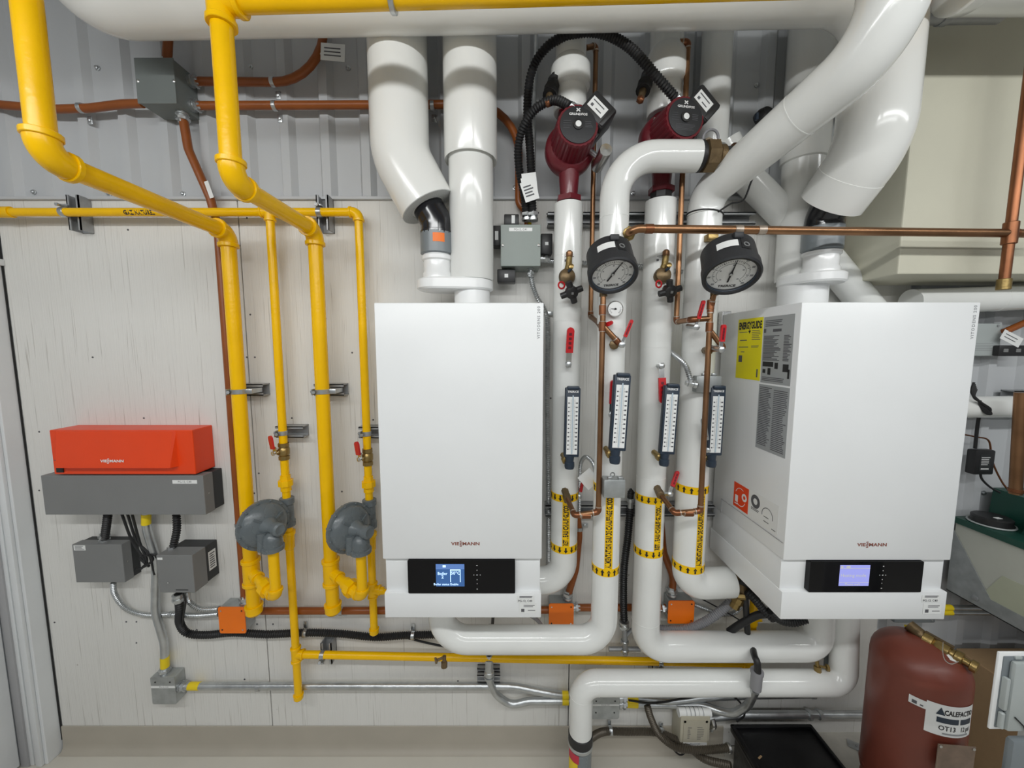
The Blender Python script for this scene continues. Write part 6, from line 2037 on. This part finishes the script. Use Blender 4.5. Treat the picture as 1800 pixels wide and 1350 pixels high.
# --- clutter of cables under the right boiler
cable('grey corrugated hose slanting up under the right boiler', [P(1150, 1107, -.075), P(1200, 1107, -.075), P(1235, 1095, -.08), P(1262, 1078, -.09), P(1285, 1058, -.10), P(1300, 1042, -.11)], .015, 'hose_grey', corr=(.0075, .0016), group='grey corrugated hoses')
cable('thin grey corrugated hose leaving the orange box toward the right boiler', [P(1220, 1062, -.03), P(1245, 1072, -.03), P(1265, 1080, -.03), P(1290, 1078, -.05), P(1305, 1065, -.07)], .008, 'galv', corr=ARM, group='grey corrugated hoses')
wb = thing('brass_fitting', 'brass fitting under the open white elbow of the right boiler', 'pipe fitting', P(1295, 1050, -.12))
MB().lathe(P(1296, 1056, -.12), (.4, 0, 1), [(.010, -.03), (.016, -.028), (.016, -.008), (.019, -.006), (.019, .012), (.012, .016)], seg=8).build('body', 'brass', wb)
MB().lathe(P(1302, 1047, -.13), (1, -.4, .2), [(.008, -.012), (.014, -.010), (.014, .012), (.008, .014)], seg=8).build('side_nut', 'brass', wb)
ug = thing('hanging_trap', 'dark rusty pipe stub hanging under the right boiler', 'pipe fitting', P(1310, 1000, -.12))
MB().tube([P(1290, 985, -.10), P(1302, 1015, -.11), P(1308, 1040, -.12)], .024, bend=.05, seg=18).build('stub', 'bronze', ug)
MB().ring(P(1291, 988, -.10), (.3, 0, -1), .024, .012, .004).build('collar', 'copper_dark', ug)
for i, pts in enumerate([[(1312, 1040, -.15), (1325, 1052, -.16), (1345, 1075, -.17), (1362, 1090, -.18)], [(1310, 1045, -.13), (1312, 1080, -.13), (1314, 1112, -.12)], [(1282, 1110, -.10), (1305, 1095, -.13), (1330, 1082, -.15), (1350, 1078, -.17), (1362, 1066, -.19)],
                        [(1355, 1075, -.20), (1372, 1090, -.20), (1395, 1094, -.2), (1418, 1088, -.2)], [(1300, 1020, -.13), (1318, 1030, -.14), (1330, 1055, -.15)]]):
    cable(['black ribbed hose running under the left edge of the right boiler', 'black hose hanging straight down behind the low white elbow pipe', 'black sleeve slanting from the low white pipe up under the boiler', 'black hose sagging below the right boiler edge', 'short black cable next to the dark pipe stub'][i],
          [P(*p) for p in pts], .0125 if i != 1 else .010, 'black_rubber', corr=FLEX if i in (0, 3) else None, group='hoses under the right boiler')
cable('thin black wire crossing behind the grey corrugated hose', [P(1228, 1050, -.04), P(1262, 1068, -.05), P(1300, 1090, -.08), P(1316, 1102, -.1)], .0025, 'black_rubber', group='thin black wires', seg=8)
# --- pipes hanging under the right boiler, seen above the tank
gp_ = thing('grey_pipe', 'grey plastic pipe dropping behind the low white drain pipe', 'pipe', P(1462, 1130, -.09))
MB().tube([P(1462, 1085, -.09), P(1458, 1182, -.09)], .018, seg=18).build('tube', 'grey_pvc', gp_)
MB().ring(P(1462, 1100, -.09), (0, 0, 1), .018, .03, .002).build('coupling', 'grey_pvc', gp_)

# --- red expansion tank
Yn = -.30
xt_ = P(1611, 1200, Yn).x
ztk = ZP(1122, Yn)
zpad = ZP(1287, 0)
RT = .110
tk = thing('expansion_tank', 'dark red expansion tank with domed top and white maker label', 'tank', (xt_, Yn, zpad))
zb5 = zpad + .10
prof_ = []
for k in range(9):
    t = pi / 2 * k / 8
    prof_.append((RT * sin(t) if k else .0, .09 - .09 * cos(t)))
prof_ = [(r, h) for r, h in prof_]
H = ztk - zb5
shell = [(0, 0)] + [(RT * sin(pi / 2 * k / 8), .075 * (1 - cos(pi / 2 * k / 8))) for k in range(1, 9)] + [(RT * cos(pi / 2 * k / 10), H - .085 + .085 * sin(pi / 2 * k / 10) ** .85) for k in range(0, 11)]
MB().lathe((xt_, Yn, zb5), (0, 0, 1), shell, seg=48).build('shell', 'tank_red', tk)
MB().ring((xt_, Yn, zb5 + .085), (0, 0, 1), RT, .006, .0015).build('weld_seam', 'tank_red', tk)
MB().lathe((xt_, Yn, zpad), (0, 0, 1), [(.095, 0), (.105, .0), (.105, .12), (.095, .12)], seg=36).build('foot_ring', 'tank_red', tk)
wt = wrap(xt_, Yn, RT + .0012)
def ang_s(px, py):                       # arc position on the shell seen at that pixel
    best = None
    for k in range(-157, 158):
        s = RT * k / 100
        q = wt(s, 0)
        d = ray(px, py)
        tt = (q.y + DC) / d.y
        e = abs(d.x * tt - q.x)
        if V((sin(s / RT), -cos(s / RT))).dot(V((0 - q.x, -DC - q.y))) > 0 and (best is None or e < best[0]):
            best = (e, s, HC + d.z * tt)
    return best[1], best[2]
sA, zA = ang_s(1632, 1258)
sB, zB = ang_s(1704, 1262)
zA = (zA + zB) / 2
sB = sA + .122
sA, sB = sA - .006, sB - .006
mlb = patch(MB(), wt, sA, sB, zA - .052, zA + .042, 14).build('maker_label', 'paper', tk)
wt2 = wrap(xt_, Yn, RT + .0018)
m = MB()
vs, fs = text_geo('CALEFACTIO', .022, bold=.03, ax='LEFT')
L = max(v.x for v in vs)
k = (sB - sA) * .66 / L
m.add([wt2(sA + (sB - sA) * .30 + v.x * k, zA + .020 + v.y * .95) for v in vs], fs)
m.build('maker_lettering', 'ink', mlb, smooth=0)
for s, f0, f1_ in (('OT13', .22, .55), ('12 psi', .66, .92)):
    vs, fs = text_geo(s, .020, bold=.015, ax='LEFT')
    L = max(v.x for v in vs)
    MB().add([wt2(sA + (sB - sA) * (f0 + (f1_ - f0) * v.x / L), zA - .028 + v.y) for v in vs], fs).build('label_lettering', 'ink', mlb, smooth=0)
m = MB()
patch(m, wt2, sA + (sB - sA) * .18, sA + (sB - sA) * .60, zA - .012, zA + .004)
patch(m, wt2, sA + (sB - sA) * .64, sA + (sB - sA) * .94, zA - .012, zA + .004)
w_ = wt2
mm_ = sA + (sB - sA) * .24
m.add([w_(mm_ - .010, zA + .011), w_(mm_ + .010, zA + .011), w_(mm_, zA + .034)], [[0, 1, 2]])
m.build('label_blocks', 'thermo_navy', mlb, smooth=0)
m = MB()
patch(m, wt2, sA + (sB - sA) * .3, sA + (sB - sA) * .88, zA - .046, zA - .041)
m.build('label_lines', 'grey_text', mlb, smooth=0)
sC, zC_ = ang_s(1596, 1240)
cst = patch(MB(), wt, sC, sA, zA + .012, zA + .036).build('code_sticker', 'paper', tk)
m = MB()
patch(m, wt2, sC + .006, sC + .016, zA + .016, zA + .026)
patch(m, wt2, sC + .022, sA - .006, zA + .017, zA + .021)
m.build('code_print', 'ink_soft', cst, smooth=0)
fp = frame(wt(sA + (sB - sA) * .52, zA - .110) + V((sin((sA + (sB - sA) * .52) / RT), -cos((sA + (sB - sA) * .52) / RT), 0)) * .010, (cos((sA + (sB - sA) * .52) / RT), sin((sA + (sB - sA) * .52) / RT), 0), (0, 0, 1))
rpl = plate('rating_plate', fp, .095, .095, 'rust', tk, .002)
for sx in (-1, 1):
    for sz in (-1, 1):
        MB().lathe(fp @ V((sx * .042, sz * .042, .002)), V((fp[0][2], fp[1][2], fp[2][2])), [(.004, 0), (.004, .002)], seg=8).build('rivet', 'steel', rpl)
q = P(1639, 1151, Yn - .03)
tag(MB().box(V((xt_ + .02, Yn - .055, ztk - .012)), (.030, .020, .0015), rot=M.Rotation(.35, 3, 'X') @ M.Rotation(-.4, 3, 'Z')).build('paper_scrap', 'paper'), 'scrap of white paper on top of the red tank', 'paper')
# valve on the tank
vt = thing('tank_valve', 'brass service valve with a bead chain lying over the red tank', 'valve', P(1640, 1120, Yn - .02))
A, B, C_ = P(1597, 1098, -.26), P(1630, 1125, -.30), P(1688, 1158, -.36)
MB().tube([A, B], .0175, seg=14).build('inlet_tube', 'bronze', vt)
dvv = (C_ - B).normalized()
MB().lathe(B, dvv, [(.017, -.01), (.024, -.008), (.024, .012), (.019, .014), (.023, .022), (.023, .046), (.016, .048), (.016, .056), (.020, .058), (.020, .072), (.011, .074), (.011, .086), (.017, .088), (.017, .100), (.008, .102)], seg=10).build('body', 'brass', vt)
MB().lathe(B + V((.0, .01, -.01)), (0, 0, -1), [(.013, -.01), (.016, 0), (.016, .018), (.020, .020), (.020, .03)], seg=10).build('tank_nipple', 'copper', vt)
MB().box(B.lerp(C_, .35) + V((0, 0, .022)), (.06, .012, .004), rot=dvv.to_track_quat('X', 'Z').to_matrix()).build('lever', 'bronze', vt)
ch = MB()
cps = spl([P(1658, 1130, -.345), P(1657, 1145, -.38), P(1661, 1160, -.40), P(1672, 1167, -.41), P(1684, 1163, -.40)], 6)
for p in cps:
    ch.ball(p, .0016, 6)
o = ch.build('bead_chain', 'steel', vt)
o['kind'] = 'stuff'
yp = thing('taped_stub', 'short pipe stub wrapped in yellow tape behind the red tank', 'pipe fitting', P(1602, 1112, -.2))
MB().tube([P(1599, 1100, -.17), P(1604, 1122, -.19)], .014, seg=14).build('stub', 'yellow_tape', yp)
MB().ring(P(1602, 1112, -.18), (0, 0, 1), .014, .006, .002).build('ring_nut', 'brass', yp)

# --- cardboard box
bx0 = V((P(1708, 1140, -.06).x, 0, 0))
ztb = ZP(1139, -.045)
tk_b = thing('cardboard_box', 'brown cardboard box standing behind the red tank', 'box', (bx0.x + .2, -.25, zpad))
Xc = P(1683, 1140, -.05).x
MB().bb((Xc, -.42, zpad), (Xc + .45, -.045, ztb), bev=.003).build('carton', 'cardboard', tk_b, smooth=0)
MB().bb((Xc - .0008, -.40, ztb - .0005), (Xc + .45, -.24, ztb + .002)).build('top_flap', 'cardboard', tk_b, smooth=0)
m = MB()
fb = frame((Xc - .0006, -.33, ztb - .23), (0, -1, 0), (0, 0, 1))
for k in range(16):
    a0 = random.uniform(0, 6.28)
    arc(m, fb, random.uniform(-.02, .02), random.uniform(-.02, .02), .02 + .0015 * k, .021 + .0015 * k, math.degrees(a0), math.degrees(a0) + 90, 6)
m.build('pen_scribble', 'ink_soft', tk_b, smooth=0)
# --- weatherproof cover close to the camera
Yv = -.62
a, b = P(1757, 1147, Yv), P(1742, 1282, Yv)
wx = a.x
oc_ = thing('outlet_cover', 'white framed grey weatherproof outlet cover cut off at the right edge', 'outlet cover', (wx + .08, Yv, b.z))
MB().bb((wx, Yv, b.z), (wx + .17, Yv + .005, a.z), bev=.002).build('frame', 'pvc_white', oc_)
MB().bb((wx + .009, Yv - .002, b.z + .006), (wx + .16, Yv + .003, a.z - .008), bev=.002).build('back_plate', 'grey_pvc', oc_)
MB().bb((wx + .020, Yv - .014, b.z + .008), (wx + .16, Yv - .002, a.z - .014), bev=.006).build('lid', 'cover_grey', oc_)
MB().bb((wx + .009, Yv - .012, b.z + .055), (wx + .018, Yv - .001, a.z - .052), bev=.003).build('hinge', 'cover_grey', oc_)
MB().lathe((wx + .014, Yv - .006, b.z + .012), (0, 0, 1), [(.005, 0), (.005, .034), (.003, .036)], seg=10).build('hinge_pin', 'cover_grey', oc_)
MB().bb((wx + .030, Yv - .005, a.z - .013), (wx + .045, Yv - .001, a.z - .006), bev=.002).build('latch', 'cover_grey', oc_)
MB().tube([V((wx + .030, Yv - .016, b.z + .045)), V((wx + .050, Yv - .017, b.z + .025)), V((wx + .060, Yv - .017, b.z + .004))], .0015, seg=6).build('cord', 'ink', oc_)
MB().bb((wx + .030, Yv - .020, b.z - .110), (wx + .16, Yv - .002, b.z - .008), bev=.008).build('lower_cover', 'grey_pvc', oc_)
MB().bb((wx + .12, Yv + .004, zpad), (wx + .16, Yv + .04, a.z - .03), bev=.004).build('post', 'galv', oc_)

# --- glycol feeder at the right
XG = 1.66
def pg_(px, py):
    q = PX(px, py, XG)
    return (q.y, q.z)
gf = thing('glycol_feeder', 'plastic feed tank with dark green cover on a steel tray at the right edge', 'feed tank', (XG + .2, -.2, .70))
zg0, zg1 = .695, .965
def side(poly, x0, x1):
    n = len(poly)
    vs = [(x0, y, z) for y, z in poly] + [(x1, y, z) for y, z in poly]
    fs = [list(range(n)), [n + i for i in range(n)][::-1]] + [[i, (i + 1) % n, n + (i + 1) % n, n + i] for i in range(n)]
    return MB().add(vs, fs)
side([(-.015, zg1), (-.015, zg0 + .14), (-.11, zg0 + .02), (-.42, zg0 + .02), (-.42, zg1)], XG + .004, XG + .5).build('tank', 'tank_plastic', gf, smooth=0)
side([(-.16, zg0 + .15), (-.10, zg0 + .024), (-.41, zg0 + .024), (-.41, zg0 + .15)], XG + .002, XG + .49).build('fluid', 'tank_fluid', gf, smooth=0)
side([(-.012, zg1 - .03), (-.012, zg0), (-.44, zg0), (-.44, zg0 + .05), (-.14, zg0 + .05)], XG, XG + .003).build('steel_tray', 'galv_box', gf, smooth=0)
side([(-.44, zg0), (-.012, zg0), (-.012, zg0 + .003), (-.44, zg0 + .003)], XG, XG + .5).build('tray_floor', 'galv_box', gf, smooth=0)
MB().lathe((XG - .001, -.10, zg0 + .028), (-1, 0, 0), [(.010, 0), (.010, .002), (.005, .003)], seg=10).build('tray_bolt', 'zinc_dark', gf)
lid = side([(-.012, zg1), (-.012, zg1 + .022), (-.43, zg1 + .022), (-.43, zg1)], XG - .006, XG + .5).build('lid', 'dark_green', gf, smooth=0)
side([(-.015, zg1 + .02), (-.02, zg1 + .135), (-.125, zg1 + .13), (-.140, zg1 + .02)], XG + .12, XG + .5).build('rear_cover', 'dark_green', gf, smooth=0)
side([(-.15, zg1 + .02), (-.175, zg1 + .105), (-.43, zg1 + .105), (-.43, zg1 + .02)], XG + .06, XG + .5).build('pump_cover', 'dark_green', gf, smooth=0)
cp = V((XG + .055, -.075, zg1 + .022))
MB().lathe(cp, (0, 0, 1), [(.055, 0), (.055, .006), (.05, .008), (.05, .026), (.045, .030)], seg=24).build('filler_cap', 'black_plastic', gf)
MB().torus(cp + V((0, 0, .004)), (0, 0, 1), .056, .003, 28, 6).build('cap_seal', 'cover_grey', gf)
MB().box(cp + V((-.005, -.02, .031)), (.02, .012, .001)).build('cap_sticker', 'paper', gf)
# --- power adapter, wires, pipes behind
Ya = -.03
a, b = P(1699, 788, Ya), P(1728, 830, Ya)
pa = thing('power_adapter', 'black power adapter hanging on its cord at the right of the boiler', 'power adapter', ((a.x + b.x) / 2, Ya, b.z))
MB().bb((a.x, Ya - .03, b.z), (b.x, Ya, a.z), bev=.005).build('brick', 'black_plastic', pa)
c = (a + b) / 2
plate('rating_label', frame((c.x, Ya - .0301, c.z), *FRONT), .038, .060, 'grey_dark', pa, .0004)
m = MB(); lines(m, frame((c.x, Ya - .0306, c.z), *FRONT), -.015, .016, -.010, .022, 5, .0022); lines(m, frame((c.x, Ya - .0306, c.z), *FRONT), -.014, .014, -.026, -.019, 1, .004, rag=0); m.build('label_print', 'ink_white', pa, smooth=0)
MB().tube(spl([P(1714, 788, -.045), P(1718, 750, -.05), P(1722, 725, -.07), P(1722, 705, -.09)], 6), .005, seg=8).build('cord', 'black_rubber', pa)
MB().tube(spl([P(1723, 830, -.045), P(1726, 842, -.045), P(1740, 856, -.05), P(1758, 866, -.06)], 6), .0035, seg=8).build('lead', 'black_rubber', pa)
for k in range(5):
    o0 = 3 * k
    MB().tube(spl([P(1712 + k, 672 + o0, -.10), P(1708 + k, 690 + 2 * k, -.10), P(1722, 706, -.105), P(1736 + k, 718, -.10), P(1742 - k, 728 - k, -.10), P(1730, 724 - 2 * k, -.10), P(1720, 704, -.10)], 6), .0035, seg=8).build('cord_loop', 'black_rubber', pa)
cable('thin red wire sagging from the right boiler to the feed tank', [P(1690, 763, -.03), P(1715, 768, -.03), P(1738, 775, -.03), P(1744, 810, -.03), P(1760, 845, -.04), P(1776, 866, -.05)], .0028, 'copper_dark', seg=8)
wp1 = thing('insulated_pipe', 'level white pipe at the right edge behind the adapter cord', 'insulated pipe', P(1750, 715, -.06), 'level pipes at the right edge')
MB().tube([P(1640, 716, -.06), P(1880, 714, -.06)], .038, seg=28).build('jacket', 'jacket', wp1)
seam(wp1, P(1775, 715, -.06), (1, 0, 0), .038)
wp2 = thing('insulated_pipe', 'level white pipe at the right edge below the beige bulkhead', 'insulated pipe', P(1750, 525, -.07), 'level pipes at the right edge')
MB().tube([P(1600, 531, -.075), P(1680, 528, -.075), P(1880, 519, -.075)], .042, bend=.2, seg=28).build('jacket', 'jacket', wp2)
seam(wp2, P(1750, 525, -.075), (1, 0, 0), .042)
a, b = P(1700, 568, -.04), P(1757, 626, -.04)
sbx = thing('wall_box', 'pale grey plastic box half hidden by the right boiler, near the right edge', 'junction box', ((a.x + b.x) / 2, 0, b.z))
MB().bb((a.x, -.04, b.z), (b.x, 0.0, a.z), bev=.006).build('case', 'cover_grey', sbx)
m = MB(); lines(m, frame(((a.x + b.x) / 2, -.0402, (a.z + b.z) / 2 - .02), *FRONT), -.03, .045, -.02, .01, 5, .002); m.build('print', 'grey_text', sbx, smooth=0)
for px, py in ((1754, 573), (1749, 621)):
    MB().lathe(P(px, py, -.04), (0, -1, 0), [(.004, 0), (.004, .003)], seg=8).build('screw', 'zinc_dark', sbx)
conduit('orange conduit slanting down beside the pale grey box at the right edge', [P(1766, 583, -.05), P(1800, 568, -.05), P(1850, 545, -.05)], .011, group='orange conduits')
dn = thing('black_coupler', 'black electrical coupler hanging at the right edge under a white tag', 'connector', P(1775, 617, -.06))
MB().bb(P(1758, 607, -.06), P(1810, 626, -.06) + V((0, .02, 0)), bev=.004).build('shell', 'black_plastic', dn)
for px in (1768, 1790):
    MB().box(P(px, 616, -.0605), (.016, .002, .012)).build('clip', 'grey_trunk', dn)
paper_tag('white printed tag lying across the end of the slanting orange conduit', P(1778, 595, -.06), .075, .034, -.45, 2)
b_ = thing('pipe_bracket', 'dark bracket behind the level white pipe at the right edge', 'bracket', P(1790, 698, -.02), 'pipe brackets')
strut(b_, P(1800, 696, -.0205), .12, 'x')
cpr = copper('thick copper pipe standing at the right edge above the feed tank', [P(1795, 690, -.16), P(1785, 868, -.16)], .0155, joints=False)
MB().ring(P(1786, 862, -.16), (0, 0, 1), .0155, .012, .003).build('collar', 'copper_dark', cpr)
xcv = P(1785, 400, -.30).x
cpv = copper('bright copper pipe standing in front of the bulkhead at the right edge', [(xcv, -.29, ZP(508, -.29)), (xcv, -.29, ZTOP)], .0115, joints=False, material='copper_dark')
MB().ring((xcv, -.29, ZP(500, -.29)), (0, 0, 1), .0115, .03, .003).build('collar', 'brass', cpv)
MB().ring((xcv, -.29, ZP(410, -.29)), (0, 0, 1), .0115, .06, .004).build('tee_body', 'copper_dark', cpv)
# upper right corner: white pipe end, brown and grey pipes
wp3 = thing('insulated_pipe', 'level white pipe with a cut end at the top right corner', 'insulated pipe', P(1740, 5, -.40), 'level pipes at the right edge')
zt9 = P(1740, 33, -.42).z + .085 / cos(radians(40))
xt9 = P(1700, 10, -.42).x
MB().tube([(xt9, -.42, zt9), (xt9 + .6, -.42, zt9)], .085, seg=32).build('jacket', 'jacket', wp3)
MB().lathe((xt9, -.42, zt9), (-1, 0, 0), [(.085, -.03), (.0862, -.028), (.0862, .0), (.080, .004), (.05, .004)], seg=32).build('end_sleeve', 'jacket', wp3)
gpt = thing('steel_pipe', 'dark grey steel pipe overhead beside the top of the diagonal pipe', 'pipe', P(1660, 22, -.28))
MB().tube([P(1560, 26, -.27), P(1760, 24, -.27)], .022, seg=18).build('tube', 'zinc_dark', gpt)
MB().ring(P(1662, 25, -.27), (1, 0, 0), .022, .02, .003).build('coupling', 'zinc_dark', gpt)
copper('short copper pipe overhead beside the top of the diagonal pipe', [P(1600, 4, -.33), P(1780, 2, -.33)], .014, joints=False)
# taped conduits and plate below the right boiler
for i, (py, lab) in enumerate(((1068, 'upper silver conduit with yellow tape leaving the right boiler at the back'), (1076, 'lower silver conduit with yellow tape leaving the right boiler at the back'))):
    t = conduit(lab, [P(1640, py, -.04), P(1850, py + 1, -.04)], .010, 'galv', .1, 'silver conduits')
    MB().tube([P(1655, py, -.04), P(1672, py, -.04)], .0108).build('tape_band', 'yellow_tape', t)
t = thing('grey_plate', 'grey plastic plate end under the right boiler above the tank', 'plate', P(1620, 1092, -.05))
MB().bb(P(1575, 1070, -.05), P(1645, 1096, -.05) + V((0, .03, 0)), bev=.006).build('plate', 'grey_pvc', t)
MB().lathe(P(1638, 1090, -.05), (0, -1, 0), [(.003, 0), (.003, .002)], seg=8).build('screw', 'zinc_dark', t)
